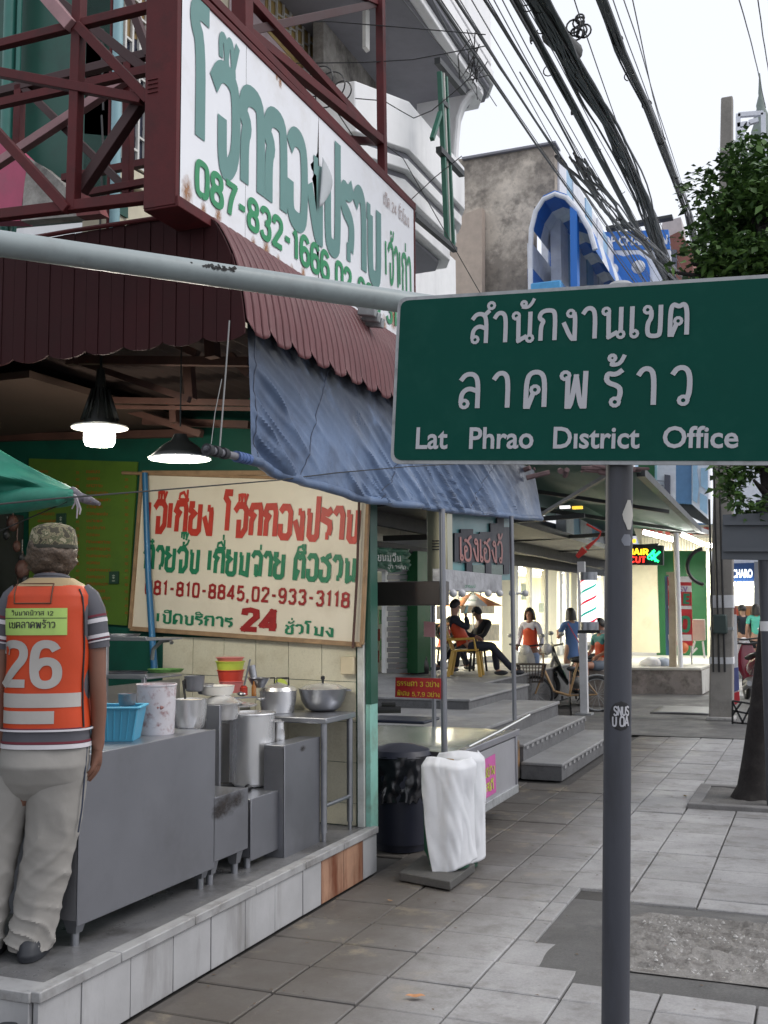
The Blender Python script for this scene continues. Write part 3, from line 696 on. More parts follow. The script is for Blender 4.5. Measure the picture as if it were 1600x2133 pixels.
# ============================================================ curved awning
M_aw = mat('dusty_red_corrugated_sheet', (.125, .042, .046), .5, var=.16, scale=3, dirt=(.17, .085, .085), damt=.5, dscale=4, spec=.45)
M_awd = mat('maroon_awning_boards', (.036, .008, .0095), .7, spec=.2, var=.2, scale=2.5, dirt=(.03, .01, .01), damt=.5, dscale=3)
YA = 4.3
prof = [onY(x, y, YA) for x, y in ((428, 444), (452, 462), (470, 492), (487, 530), (499, 572), (508, 620), (513, 668), (516, 676))]
prof = [(p.x, p.z) for p in prof]
aw = thing('curved_awning', 'dusty red curved sheet awning with scalloped edge under the white signboard', 'awning', (-2.5, 5.6, 2.9))
w = .075; ns = 39; sm = []
def prof_at(t):
    k = t*(len(prof)-1); i = min(int(k), len(prof)-2); f = k-i; return (prof[i][0]*(1-f)+prof[i+1][0]*f, prof[i][1]*(1-f)+prof[i+1][1]*f)
for i in range(ns):
    y0 = YA+i*w
    g = MB()
    def f(u, v):
        x, z = prof_at(v*.985)
        if v > .75: z -= (v-.75)/.25*.062*(max(0, math.sin(math.pi*((i % 3)+u)/3))**.55-.35)
        x += .012*math.sin(math.pi*u)**.7
        return (x, y0+.0035+u*(w-.007), z)
    g.grid(f, 6, 12); g.build('slat', M_aw, aw, thick=.002)
g = MB(); g.grid(lambda u, v: (prof_at(v*.88)[0]-.012, YA+u*ns*w, prof_at(v*.88)[1]), 2, 12); g.build('backing_sheet', M_dkred, aw)
gb = thing('awning_end_boards', 'dark maroon boarded end of the awning with scalloped lower edge', 'awning', (-3.6, YA, 2.9))
def top_of(x):
    if x < prof[0][0]: return prof[0][1]+.0
    for (xa, za), (xb, zb_) in zip(prof, prof[1:]):
        if xa <= x <= xb: return za+(zb_-za)*(x-xa)/(xb-xa+1e-9)
    return prof[-1][1]
x = prof[-1][0]-.004; i = 0; bw = .074
while x > -4.7:
    xa = x-bw; g = MB(); zc = 2.875; n = 5
    tp = [(xa+(x-xa)*k/n, top_of(xa+(x-xa)*k/n)) for k in range(n+1)]
    ph = (i % 3)/3; dz = lambda s: -.028*math.sin(math.pi*min(1, max(0, ph+s/3)))**.7
    bt = [(xa+.002+(x-xa-.004)*k/n, zc+dz(1-k/n)) for k in range(n+1)]
    g.plate([(p, YA-.02-(.003 if i % 2 else 0), q) for p, q in bt]+[(max(xa+.002, min(x-.002, p)), YA-.02-(.003 if i % 2 else 0), q-.004) for p, q in tp[::-1]], (0, .01, 0))
    g.build('board', M_awd, gb); x = xa; i += 1
g = MB(); g.tube([(prof[0][0]+.02, YA-.026, prof[0][1]), (-3.4, YA-.026, prof[0][1]+.01), (-4.7, YA-.026, prof[0][1]+.0)], .012, 8); g.build('ridge_trim', M_red, gb)

# ============================================================ blue tarpaulin
tp = thing('blue_tarpaulin', 'faded blue tarpaulin hanging with diagonal folds below the red awning', 'tarpaulin', (-2.4, 6.5, 2.3))
topl = [(514, 640), (600, 690), (700, 760), (820, 818), (930, 892), (1040, 940), (1113, 980)]
botl = [(525, 962), (570, 982), (615, 1003), (700, 1028), (770, 1044), (850, 1055), (980, 1069), (1130, 1083)]
def lerpl(l, u):
    k = u*(len(l)-1); i = min(int(k), len(l)-2); f = k-i; return (l[i][0]*(1-f)+l[i+1][0]*f, l[i][1]*(1-f)+l[i+1][1]*f)
T_ = [onX(x, y, -2.46) for x, y in topl]; B_ = [onX(x, y, -2.34) for x, y in botl]
def lp(l, u):
    k = u*(len(l)-1); i = min(int(k), len(l)-2); f = k-i; f = f*f*(3-2*f)*.4+f*.6; return l[i].lerp(l[i+1], f)
def tarp(u, v):
    a, b = lp(T_, u), lp(B_, u); p = a.lerp(b, v)
    y, z = p.y, p.z
    fade = min(1, u*12)*min(1, (1-u)*9)
    s = (y*.92+(z-2.3)*1.55)
    fold = 0
    for fr, am, k in ((7.3, .020, 0.), (12.1, .015, 2.2), (23., .008, .7), (41., .003, 1.7)):
        ph = s*fr+k+nz((y, z, k), .9)*2.6+nz((y, z, k), 3.3)*.35; am *= max(.3, .85+nz((y, z, k+5), 1.0)*1.0); fold += am*(1-abs(math.sin(ph))**.75*1.6)
    amt = max(.12, math.sin(math.pi*min(1, max(0, (1-abs(u-.38)*1.5))))**1.0)*(.45+.75*v)
    x = p.x+fold*amt*fade*1.5+.03*math.sin(math.pi*v)*fade*(nz((y, z, 9), .9)+.2)
    x += nz((y, z, 5), 4)*.004+nz((y, z, 6), 14)*.0012
    zz = z+nz((y, 0, 3), 2.5)*.012*v
    return (x, y, zz)
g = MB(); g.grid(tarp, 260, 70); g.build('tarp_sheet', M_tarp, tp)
def seam(u0):
    g = MB(); g.tube([Vector(tarp(u0+.004*math.sin(v*9), v))+Vector((.002, 0, 0)) for v in [k/30 for k in range(1, 31)]], .0022, 5); g.build('seam', mat('dark_thread', (.04, .05, .08), .7), tp)
for u0 in (.035, .30, .60, .845): seam(u0)
hp = [Vector(tarp(k/40, 1))+Vector((-.012, 0, .012)) for k in range(41)]
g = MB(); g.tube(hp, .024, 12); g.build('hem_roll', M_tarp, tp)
a = onX(430, 936, -2.36); b = hp[0]
g = MB(); g.tube([a, a.lerp(b, .5), b+(b-a)*.2], .017, 12); g.build('pipe_end', mat('grey_pvc', (.17, .17, .19), .5), tp)
for k, (t0, m_) in enumerate(((.05, 'dark_cloth'), (.22, 'dark_cloth'), (.4, 'dark_cloth'), (.72, 'blue_cloth'), (.8, 'blue_cloth'), (.88, 'blue_cloth'), (.96, 'blue_cloth'))):
    c = a.lerp(b, t0); g = MB(); g.tube([c-(b-a)*.05, c+(b-a)*.05], [.026, .023], 12)
    g.build('binding', mat(m_, (.03, .03, .035) if m_ == 'dark_cloth' else (.07, .12, .28), .8, var=.4, scale=60), tp)
g = MB(); g.tube([onX(478, 668, -2.44), onX(470, 780, -2.43), onX(458, 930, -2.36)], .004, 6); g.tube([onX(462, 790, -2.42), onX(448, 860, -2.4), onX(440, 925, -2.36)], .002, 5); g.build('rope', mat('grey_rope', (.2, .2, .2), .8), tp)

# long thin line under the tarpaulin, with hooks
g = MB(); pts = [onX(x, y, -2.33) for x, y in ((-20, 1052), (120, 1038), (320, 1022), (580, 1000), (700, 985), (850, 972), (960, 966))]
g.tube(pts, .003, 6); tag(g.build('washing_line', mat('dark_wire', (.025, .025, .025), .7)), 'thin dark line strung across the stall in front of the painted menu sign', 'rope')
# ============================================================ food stall: walls, ceiling, painted sign
M_teal = mat('teal_paint', (.006, .075, .052), .45, var=.12, scale=2, dirt=(.006, .03, .025), damt=.5, dscale=3)
M_tealp = mat('teal_pale_paint', (.20, .42, .36), .6, var=.15, scale=5, dirt=(.12, .1, .06), damt=.5, dscale=6)
M_cream = mat('cream_wall_tile', (.60, .565, .44), .3, var=.07, scale=90, dirt=(.3, .24, .13), damt=.3, dscale=5, spec=.5)
M_creamd = mat('tile_grout', (.2, .18, .13), .8)
M_off = mat('off_white_plaster', (.5, .49, .46), .7, dirt=(.2, .17, .14), damt=.5, dscale=3)
M_brown = mat('brown_steel_beam', (.065, .028, .021), .6, var=.3, scale=6)
M_ceil = mat('dark_ceiling_sheet', (.04, .024, .02), .85, var=.3, scale=2)
M_tan = mat('tan_soffit_board', (.04, .021, .014), .8, var=.15, scale=2)
M_ss = mat('stainless_steel', (.34, .35, .38), .34, metal=.85, var=.06, scale=3, dirt=(.18, .18, .19), damt=.4, dscale=4, stretch=(1, 1, 6))
M_ssd = mat('dull_steel_panel', (.235, .24, .265), .42, metal=.75, var=.06, scale=2.5, dirt=(.17, .17, .18), damt=.35, dscale=3, bump=.25, bscale=1.6)
M_alu = mat('aluminium_pot', (.70, .70, .71), .27, metal=.8, var=.03, scale=2, stretch=(2, 2, .3))
M_blk = mat('black_plastic', (.015, .015, .016), .4)
YW = 6.3
wl = thing('stall_end_wall', 'teal and cream tiled end wall of the food stall', 'wall', (-4.3, YW, ZP))
g = MB(); g.box(-6.0, -2.70, YW, YW+.1, ZP, 3.3); g.build('wall_core', M_teal, wl)
t_ang = .022
def wt_(x, z): return (x, YW, z+(x+2.7)*(-t_ang))
tx, tz = .238, .25; x1 = -2.72; rows_ = 5; cols = 6
for r in range(rows_):
    for c in range(cols):
        xa, xb = x1-(c+1)*tx+.002, x1-c*tx-.002; zt2 = 1.405-r*tz; zb2 = max(ZP, zt2-tz)
        if zt2-zb2 < .05: continue
        g = MB(); q = [wt_(xa, zb2+.002), wt_(xb, zb2+.002), wt_(xb, zt2-.002), wt_(xa, zt2-.002)]; g.plate(q, (0, -.008-R.uniform(0, .001), 0)); g.build('wall_tile', M_cream, wl, smooth=False)
g = MB(); g.box(-2.70, -2.655, YW-.04, YW+.1, ZP, 1.40); g.build('tiled_corner', mat('pale_corner_tile', (.5, .52, .5), .45, dirt=(.2, .17, .12), damt=.5, dscale=5), wl, bevel=.004)
g = MB(); g.box(-2.652, -2.615, YW-.02, YW+.1, 1.02, 2.62); g.build('green_post', mat('dark_green_post', (.012, .075, .05), .4), wl, bevel=.003)
g = MB(); g.box(-2.652, -2.618, YW-.02, YW+.1, .24, 1.02); g.build('pale_post', M_tealp, wl, bevel=.003)
yw = YW-.05
fW = lambda x, y: onY(x, y, yw)
cs = [fW(272, 1309), fW(754, 1343), fW(770, 985), fW(297, 985)]
ws = thing('painted_menu_sign', 'cream painted shop sign with red and green Thai lettering and 24 on the tiled wall', 'sign', cs[0].lerp(cs[1], .5))
M_cs = mat('cream_sign_paint', (.70, .64, .52), .42, var=.05, scale=2, dirt=(.45, .36, .25), damt=.3, dscale=2)
M_fr = mat('old_wood_trim', (.28, .18, .1), .7, var=.3, scale=10)
g = MB(); g.plate([p+nY*.004 for p in cs], nY*.02); g.build('sign_board', M_cs, ws, smooth=False)
for i in range(4):
    g = MB(); g.bar(cs[i], cs[(i+1) % 4], .022, .03); g.build('frame_strip', M_fr, ws, bevel=.002)
M_lr = mat('red_paint_letter', (.46, .035, .02), .5, var=.15, scale=9); M_lg = mat('green_paint_letter', (.01, .17, .08), .5, var=.15, scale=9); M_lm = mat('maroon_paint_letter', (.28, .012, .012), .5)
g = MB(); row(g, 'เจ๊เกียง โจ๊กกองปราบ', (304, 1104), (746, 1126), (304, 1046), fW, .245, smooth=0, loops=False, gap=.13); g.build('lettering', M_lr, ws, smooth=False)
g = MB(); row(g, 'ก๋วยจั๊บ เกี่ยมฉ่าย ตือฮวน', (300, 1184), (740, 1212), (300, 1139), fW, .235, smooth=0, loops=False, gap=.13); g.build('lettering', M_lg, ws, smooth=False)
g = MB(); row(g, '081-810-8845,02-933-3118', (302, 1236), (727, 1265), (302, 1209), fW, .19, smooth=0, loops=False, gap=.2); g.build('lettering', M_lm, ws, smooth=False)
g = MB(); row(g, 'เปิดบริการ', (326, 1296), (484, 1307), (326, 1277), fW, .19, smooth=0, loops=False, gap=.13); g.build('lettering', M_lg, ws, smooth=False); g = MB(); row(g, 'ชั่วโมง', (592, 1319), (694, 1326), (592, 1300), fW, .19, smooth=0, loops=False, gap=.13); g.build('lettering', M_lg, ws, smooth=False)
g = MB(); row(g, '24', (504, 1311), (577, 1315), (504, 1270), fW, .26, smooth=0, gap=.12); g.build('lettering', M_lm, ws, smooth=False)
g = MB(); g.tube([onY(749, 1015, yw-.03), onY(744, 1200, yw-.03), onY(735, 1350, yw-.03)], .009, 8)
cd = g.build('conduit', M_brown); tag(cd, 'thin brown conduit running down the right side of the painted menu sign', 'conduit')
g = MB(); a, b = onY(714, 1404, YW-.02), onY(742, 1368, YW-.02); g.box(a.x, b.x, YW-.06, YW-.009, a.z, b.z)
tag(g.build('switch_box', mat('beige_plastic', (.55, .47, .32), .5), bevel=.006), 'beige switch box on the tiles at the foot of the brown conduit', 'switch')
g = MB(); g.tube([onY(302, 985, yw-.05), onY(309, 1200, yw-.05), onY(321, 1385, yw-.12), onY(322, 1400, yw-.12)], [.020, .021, .023, .026], 12)
tag(g.build('blue_water_pipe', mat('blue_pvc', (.02, .13, .28), .4)), 'blue water pipe running down over the left edge of the painted menu sign', 'pipe')
g = MB(); g.tube([fW(255, 985), fW(575, 995)], .012, 8); tag(g.build('sign_rod', M_fr), 'thin wooden rod above the painted menu sign', 'rod')
# green menu board
mb_ = [onY(60, 1290, YW-.03), onY(264, 1303, YW-.03), onY(286, 962, YW-.03), onY(60, 955, YW-.03)]
me_ = thing('green_menu_board', 'lime green menu board with rows of red text left of the cream painted sign', 'menu', mb_[0].lerp(mb_[1], .5))
g = MB(); g.plate(mb_, nY*.015); g.build('board', mat('lime_vinyl', (.08, .155, .018), .5, var=.2, scale=1.5, dirt=(.04, .09, .02), damt=.5, dscale=3), me_)
g = MB(); cons = 'กขชคงจดตธนบปพมยรลสวอา'
for col_x, wd in ((78, 40), (180, 50)):
    for k in range(21):
        y = 985+k*14.6; n = R.randint(5, 9); wpx = wd*n/9
        row(g, ''.join(R.choice(cons) for _ in range(n)), (col_x, y), (col_x+wpx, y+wpx*.02), (col_x, y-5), lambda x, y: onY(x, y, YW-.034), .14, smooth=0, loops=False)
        row(g, str(R.choice([35, 40, 45, 50])), (col_x+80, y+2), (col_x+87, y+2), (col_x+80, y-3), lambda x, y: onY(x, y, YW-.034), .14, smooth=0, loops=False)
g.build('menu_rows', mat('menu_red', (.30, .07, .01), .6), me_, smooth=False)['kind'] = 'stuff'
for px, py in ((128, 1082), (238, 1203)):
    g = MB(); a, b = onY(px-10, py+13, YW-.04), onY(px+10, py-13, YW-.04); g.box(a.x, b.x, YW-.046, YW-.036, a.z, b.z); o = g.build('logo_square', mat('dark_green_print', (.015, .05, .03), .6), me_)
    c = (a+b)/2; w_ = MB()
    for k, (r_, dz) in enumerate(((.012, .012), (.010, .0), (.007, -.008))):
        for s_ in (-1, 1): w_.quad((c.x, YW-.048, c.z+dz+.008), (c.x+s_*r_, YW-.048, c.z+dz), (c.x+s_*r_*.6, YW-.048, c.z+dz-.003), (c.x, YW-.048, c.z+dz+.002))
    w_.quad((c.x-.012, YW-.048, c.z-.026), (c.x+.012, YW-.048, c.z-.026), (c.x+.012, YW-.048, c.z-.021), (c.x-.012, YW-.048, c.z-.021))
    w_.build('leaf_mark', mat('pale_print', (.35, .4, .33), .6), o, smooth=False)
# back wall, ceiling
sh = thing('stall_building', 'dark ground floor room of the porridge shop with brown steel ceiling beams', 'building', (-5.9, 4.5, 0))
g = MB(); g.box(-6.1, -6.0, 1.5, YW+.1, 0, 3.4); g.build('back_wall', mat('dark_green_wall', (.02, .06, .05), .6), sh)
g = MB(); g.box(-6.0, -4.4, 1.5, 1.6, 0, 3.4); g.build('side_wall', MC['dark_green_wall'], sh)
for k in range(12):
    g = MB(); x = -6.0+k*.28; 
    g.grid(lambda u, v: (x+u*.278, 4.34+v*(YW-4.34), 3.02+.012*math.cos(u*math.pi*6)), 18, 1); g.build('ceiling_sheet', M_ceil, sh)
g = MB(); g.box(-6.0, -3.9, 4.6, YW, 2.86, 2.9); g.build('soffit_board', M_tan, sh)
for p, q, Y, w in (((-10, 694), (395, 832), 4.9, .035), ((155, 750), (520, 754), 4.8, .045), ((237, 834), (524, 840), 5.3, .035), ((237, 848), (524, 852), 5.3, .02), ((393, 757), (398, 832), 5.0, .05), ((440, 672), (443, 745), 4.7, .06),
                   ((275, 672), (412, 738), 4.8, .04), ((150, 672), (150, 760), 4.7, .05), ((-10, 762), (420, 905), 5.7, .04), ((300, 878), (520, 885), 5.9, .045), ((0, 912), (420, 902), 6.1, .05), ((362, 838), (364, 880), 5.6, .045), ((-10, 640), (200, 735), 4.6, .03), ((480, 740), (520, 780), 4.9, .04)):
    g = MB(); g.bar(onY(*p, Y), onY(*q, Y), w); g.build('beam', M_brown, sh)
g = MB(); g.box(-2.72, -2.64, 4.28, 4.36, 2.7, 3.35); 
# dark clutter at far left, behind the man
ds = thing('dark_cabinet', 'dark cabinet with hung utensils behind the man in the orange vest', 'cabinet', (-5.55, 5.9, ZP))
g = MB(); g.box(-6.0, -5.3, 5.7, 6.24, ZP, 2.3); g.build('cabinet_body', mat('dark_cabinet_paint', (.02, .022, .024), .5), ds, bevel=.01)
for k in range(7):
    c = onY(8+R.uniform(0, 45), 1090+k*24, 5.68); g = MB(); g.ball(c, R.uniform(.02, .05), 8, 6, sz=1.4); g.tube([c, c+Vector((0, 0, .12))], .005, 5); g.build('hung_utensil', M_blk if k % 2 else M_brown, ds)

# ------------------------------------------------------------ pendant lamps
def lamp(px, py, Y, rdisc, label, kind):
    c = onY(px, py, Y); t = thing('pendant_lamp', label, 'lamp', c, 'pendant lamps under the stall ceiling')
    dk = mat('black_lamp_metal', (.012, .014, .012), .45)
    if kind == 0:
        g = MB(); g.lathe(c, [(.001, .30), (.022, .30), (.03, .2), (.05, .12), (.085, .03), (.09, .0)], 24); g.build('heat_sink', dk, t)
        for k in range(12):
            a = k*math.pi/6; g = MB(); g.add([c+Vector((math.cos(a)*r, math.sin(a)*r, z)) for r, z in ((.03, .2), (.05, .19), (.105, .02), (.07, .02))], [(0, 1, 2, 3)]); g.build('fin', dk, t, thick=.003)
        g = MB(); g.lathe(c, [(.085, .0), (rdisc, -.012), (rdisc+.004, -.018), (rdisc, -.022), (.088, -.02)], 32); g.build('reflector_disc', mat('white_enamel', (.8, .8, .76), .3), t)
        g = MB(); g.lathe(c, [(.082, -.018), (.083, -.09), (.072, -.115), (.001, -.125)], 28); g.build('glass', mat('lit_glass', (1, .98, .88), .3, emit=22), t)
        lz = -.17
    else:
        g = MB(); g.lathe(c, [(.001, .12), (.03, .12), (.045, .09), (.09, .06), (rdisc*.8, .028), (rdisc, .0)], 32); g.build('shade', dk, t, thick=.002)
        g = MB(); g.lathe(c, [(rdisc*.99, -.002), (rdisc*.78, .018), (.085, .045), (.04, .07)], 32); g.build('inner_reflector', MC['white_enamel'], t)
        g = MB(); g.torus(c, rdisc, .004, 'Z', 32, 6); g.build('rim', MC['white_enamel'], t)
        for k in range(8):
            a = k*math.pi/4; g = MB(); g.tube([c+Vector((math.cos(a)*.06, math.sin(a)*.06, .06)), c+Vector((math.cos(a)*rdisc, math.sin(a)*rdisc, .002))], .0015, 4); g.build('guard_wire', M_gal, t)
        g = MB(); g.ball(c+Vector((0, 0, .012)), .055, 20, 12, sz=.6); g.build('glass', mat('lit_glass', (1, .98, .88), .3, emit=22), t)
        lz = -.05
    g = MB(); g.tube([c+Vector((0, 0, .3 if kind == 0 else .16)), (c.x, c.y, 3.0)], .008 if kind == 0 else .004, 6); g.build('hanger', dk, t)
    l = bpy.data.lights.new('lamp_light', 'POINT'); l.energy = 30; l.color = (1, .93, .78); l.shadow_soft_size = .07
    lo = bpy.data.objects.new('lamp_light', l); C.objects.link(lo); lo.parent = t; lo.location = (0, 0, lz)
lamp(208, 884, 4.75, .148, 'glowing pendant lamp with tall black cone above its bright glass, left one', 0)
lamp(375, 955, 4.55, .152, 'lit pendant lamp with wide shallow black shade beside the blue tarpaulin', 1)

# ------------------------------------------------------------ steel counters and stoves
XC = -2.78
fC = lambda x, y: onX(x, y, XC)
def leg(g0, x, y, z0, z1, parent, w=.075):
    g = MB(); g.add([(x+a*w*k/2, y+b*w*k/2, z) for z, k in ((z1, 1), (z0+.05, .55)) for a, b in ((-1, -1), (1, -1), (1, 1), (-1, 1))], [(0, 1, 2, 3), (7, 6, 5, 4), (0, 4, 5, 1), (1, 5, 6, 2), (2, 6, 7, 3), (3, 7, 4, 0)])
    g.tube([(x, y, z0+.055), (x, y, z0+.0)], w*.24, 12); g.build('leg', M_ss, parent)
def cabinet(name, label, px0, px1, pyt, pyb, depth, top=True, mark=None, legs=True, m=None, Xo=0.):
    a = onX(px0, pyt[0], XC+Xo); b = onX(px1, pyt[1], XC+Xo); a2 = onX(px0, pyb[0], XC+Xo); b2 = onX(px1, pyb[1], XC+Xo)
    zt_ = (a.z+b.z)/2; zb_ = (a2.z+b2.z)/2; y0, y1 = (a.y+a2.y)/2, (b.y+b2.y)/2; X = XC+Xo
    t = thing(name, label, 'counter', (X-depth/2, (y0+y1)/2, ZP))
    g = MB(); g.box(X-.006, X, y0, y1, zb_, zt_); g.build('front_panel', m or M_ssd, t, bevel=.004)
    g = MB(); g.box(X-depth, X-.01, y0+.004, y0+.012, zb_+.02, zt_-.01); g.build('side_panel', M_ssd, t)
    g = MB(); g.box(X-depth, X-.01, y1-.012, y1-.004, zb_+.02, zt_-.01); g.build('side_panel', M_ssd, t)
    if top: g = MB(); g.box(X-depth, X-.008, y0+.002, y1-.002, zt_-.02, zt_-.003); g.build('top', M_ss, t, bevel=.003)
    if legs:
        for yy in (y0+.05, y1-.05):
            for xx in (X-.05, X-depth+.06): leg(None, xx, yy, ZP, zb_+.03, t)
    return t, X, y0, y1, zb_, zt_
c1, X_, cy0, cy1, czb, czt = cabinet('steel_counter', 'long grey stainless counter front beside the man in the orange vest', 165, 448, (1574, 1520), (1915, 1820), .62)
c2 = cabinet('steel_stove', 'narrow steel stove with burn mark on its front beside the long counter', 445, 517, (1660, 1642), (1796, 1768), .5)
M_soot = MC['rust_bleed'].copy(); MC['soot'] = M_soot
for n_ in M_soot.node_tree.nodes:
    if n_.type == 'MIX' and n_.blend_type == 'MULTIPLY': n_.inputs[6].default_value = (.03, .024, .022, 1)
for px, py, s1, s2 in ((470, 1675, .10, .075), (495, 1665, .07, .05), (455, 1690, .06, .05), (1178/2.5+160, 1300+648/2.5, .035, .02)):
    c = onX(px, py, XC+.0018+s1*.01+(.04 if px > 560 else 0)); o = bpy.data.objects.new('burn_mark', MB().lathe((0, 0, 0), [(.001, 0), (.5, 0), (1, 0)], 14).mesh('r', M_soot)); C.objects.link(o); o.parent = c2[0]; o.location = c-c2[0].location; o.rotation_euler = (0, math.pi/2, 0); o.scale = (s2*1.3, s1*1.6, s1)
c3 = cabinet('steel_stove', 'square fronted steel stove carrying the tall stockpot', 523, 600, (1662, 1641), (1790, 1764), .5)
c4 = cabinet('steel_cabinet', 'tall flat steel cabinet between the stockpot stove and the steel table', 593, 667, (1549, 1537), (1797, 1771), .13, legs=False, Xo=.04)
for (t, X, y0, y1, zb_, zt_) in (c2, c3):   # burner rings
    c = Vector((X-.25, (y0+y1)/2, zt_)); g = MB(); g.torus(c+Vector((0, 0, .012)), .11, .012, 'Z', 24, 6); g.build('burner_ring', M_blk, t)
# back counter run with splash
bk = thing('back_counter', 'low steel back counter with splash board under the tiled wall', 'counter', (-3.6, 5.3, ZP))
g = MB(); g.box(-3.95, -3.42, 3.9, 6.2, .98, 1.01); g.build('top', M_ss, bk, bevel=.004)
g = MB(); g.box(-3.44, -3.42, 3.9, 6.2, .5, .98); g.build('front_panel', M_ssd, bk)
g = MB(); g.box(-3.97, -3.95, 3.9, 6.2, .98, 1.16); g.build('splash_board', M_ss, bk)
for y in (4.0, 5.0, 6.1): leg(None, -3.5, y, ZP, .52, bk)
sp_ = thing('steel_partition', 'upright steel partition behind the stockpot', 'partition', (-3.3, 4.9, ZP))
a = onY(430, 1468, 5.05); b = onY(458, 1468, 5.05); g = MB(); g.box(a.x, b.x, 5.05, 5.07, .6, a.z); g.build('steel_sheet', M_ssd, sp_, bevel=.003)
# steel table
XT = -2.69; zt_ = onX(680, 1496, XT).z; ty0, ty1 = onX(680, 1496, XT).y, 6.22
tb = thing('steel_table', 'open stainless steel table at the end wall carrying pots', 'table', (XT-.3, 5.9, ZP))
g = MB(); g.box(XT-.56, XT, ty0, ty1, zt_-.035, zt_); g.build('table_top', M_ss, tb, bevel=.006)
for x in (XT-.03, XT-.53):
    for y in (ty0+.03, ty1-.03):
        g = MB(); g.tube([(x, y, ZP+.05), (x, y, zt_-.035)], .019, 14); g.tube([(x, y, ZP), (x, y, ZP+.055)], .013, 10); g.build('leg', M_ss, tb)
g = MB(); g.tube([(XT-.03, ty0+.03, ZP+.2), (XT-.03, ty1-.03, ZP+.2)], .012, 10); g.build('rail', M_ss, tb)
g = MB(); g.tube([(XT-.53, ty0+.03, ZP+.2), (XT-.53, ty1-.03, ZP+.2)], .012, 10); g.build('rail', M_ss, tb)

# ------------------------------------------------------------ pots, tubs
def loop_handle(g, c, dirv, r=.03, w=.005):
    c = Vector(c); dirv = Vector(dirv).normalized(); s = Vector((-dirv.y, dirv.x, 0))
    g.tube([c-s*r, c-s*r*.9+dirv*r*.9, c+s*r*.9+dirv*r*.9, c+s*r], w, 6)
camd = Vector((-.4, .91, 0)).normalized(); camr = Vector((camd.y, -camd.x, 0))
# stockpot
a = onX(478, 1560, -3.0); b = onX(572, 1560, -3.0)
def on_depth(px, py, d):
    r = ray(px, py); return EYEV+r*d
D3 = 6.10
pl, pr = on_depth(478, 1560, D3), on_depth(572, 1560, D3); rad = (pr-pl).length/2; pc_ = (pl+pr)/2
zt3 = on_depth(525, 1484, D3).z; zb3 = on_depth(525, 1632, D3).z
sp = thing('stockpot', 'tall aluminium stockpot with open top standing on the stove', 'pot', (pc_.x, pc_.y, zb3))
pc_.z = 0
g = MB(); g.lathe(pc_, [(.001, zb3), (rad-.012, zb3), (rad, zb3+.015), (rad, zt3-.012), (rad+.008, zt3-.006), (rad+.006, zt3), (rad-.004, zt3), (rad-.006, zt3-.02), (rad-.006, zb3+.3), (.001, zb3+.3)], 48); g.build('pot_body', M_alu, sp)
g = MB(); g.lathe(pc_, [(.001, zt3-.05), (rad-.007, zt3-.05)], 32); g.build('broth', mat('broth', (.35, .24, .12), .25, spec=.5), sp)
g = MB(); g.torus((pc_.x, pc_.y, zb3-.012), rad*.8, .01, 'Z', 24, 6)
for k in range(4): g.bar((pc_.x+rad*.8*math.cos(k*1.57), pc_.y+rad*.8*math.sin(k*1.57), zb3-.012), (pc_.x+rad*.9*math.cos(k*1.57), pc_.y+rad*.9*math.sin(k*1.57), c3[5]-.01), .015)
g.build('pot_stand', M_blk, sp)
for s_ in (-1, 1):
    g = MB(); c = Vector((pc_.x, pc_.y, zt3-.05))+camr*s_*(rad+.001); loop_handle(g, c, camr*s_, .035, .005); g.build('handle', M_alu, sp)
def pot(name, label, pxl, pxr, pyt, pyb, D, m, prof, parts=(), group=None, cat='pot', n=36):
    pl, pr = on_depth(pxl, pyb, D), on_depth(pxr, pyb, D); r = (pr-pl).length/2; c = on_depth((pxl+pxr)/2, pyb, D); h = on_depth((pxl+pxr)/2, pyt, D).z-c.z
    t = thing(name, label, cat, c, group); g = MB(); g.lathe(c, [(a*r, b*h) for a, b in prof], n); g.build('body', m, t); return t, c, r, h
POT = [(.001, 0), (.72, 0), (.86, .08), (.97, .5), (1, .93), (1.04, 1), (.99, 1), (.95, .55), (.8, .12), (.001, .1)]
t, c, r, h = pot('cooking_pot', 'round aluminium pot with upright black handle beside the white tub', 364, 430, 1456, 1517, 5.42, M_alu, POT)
g = MB(); g.tube([c+camr*(-r*.35)+Vector((0, 0, h)), c+camr*(-r*.5)+Vector((0, 0, h+.09)), c+camr*(-r*.35)+Vector((0, 0, h+.1)), c+camr*(-r*.3)+Vector((0, 0, h+.05))], .006, 8); g.build('handle', M_blk, t)
g = MB(); g.lathe(c, [(.001, h*.95), (r*.9, h*.95)], 24); g.build('contents', mat('porridge', (.5, .45, .36), .5), t)
t, c, r, h = pot('plastic_tub', 'translucent white plastic tub of meat on the long counter', 284, 366, 1425, 1529, 5.15, mat('milky_plastic', (.55, .53, .56), .35, var=.12, scale=7, dirt=(.28, .15, .155), damt=1., dscale=24), [(.001, 0), (.88, 0), (.92, .03), (1, .96), (1.04, .97), (1.04, 1), (.97, 1), (.9, .1), (.001, .1)])
g = MB()
for k in range(80):
    a = R.uniform(0, 6.28); rr = r*R.uniform(.2, .86); g.ball(c+Vector((rr*math.cos(a), rr*math.sin(a), h*(.55+R.uniform(0, .08)))), .016, 6, 4)
g.build('meat_pieces', mat('meat', (.28, .12, .11), .5, var=.3, scale=20), t)['kind'] = 'stuff'
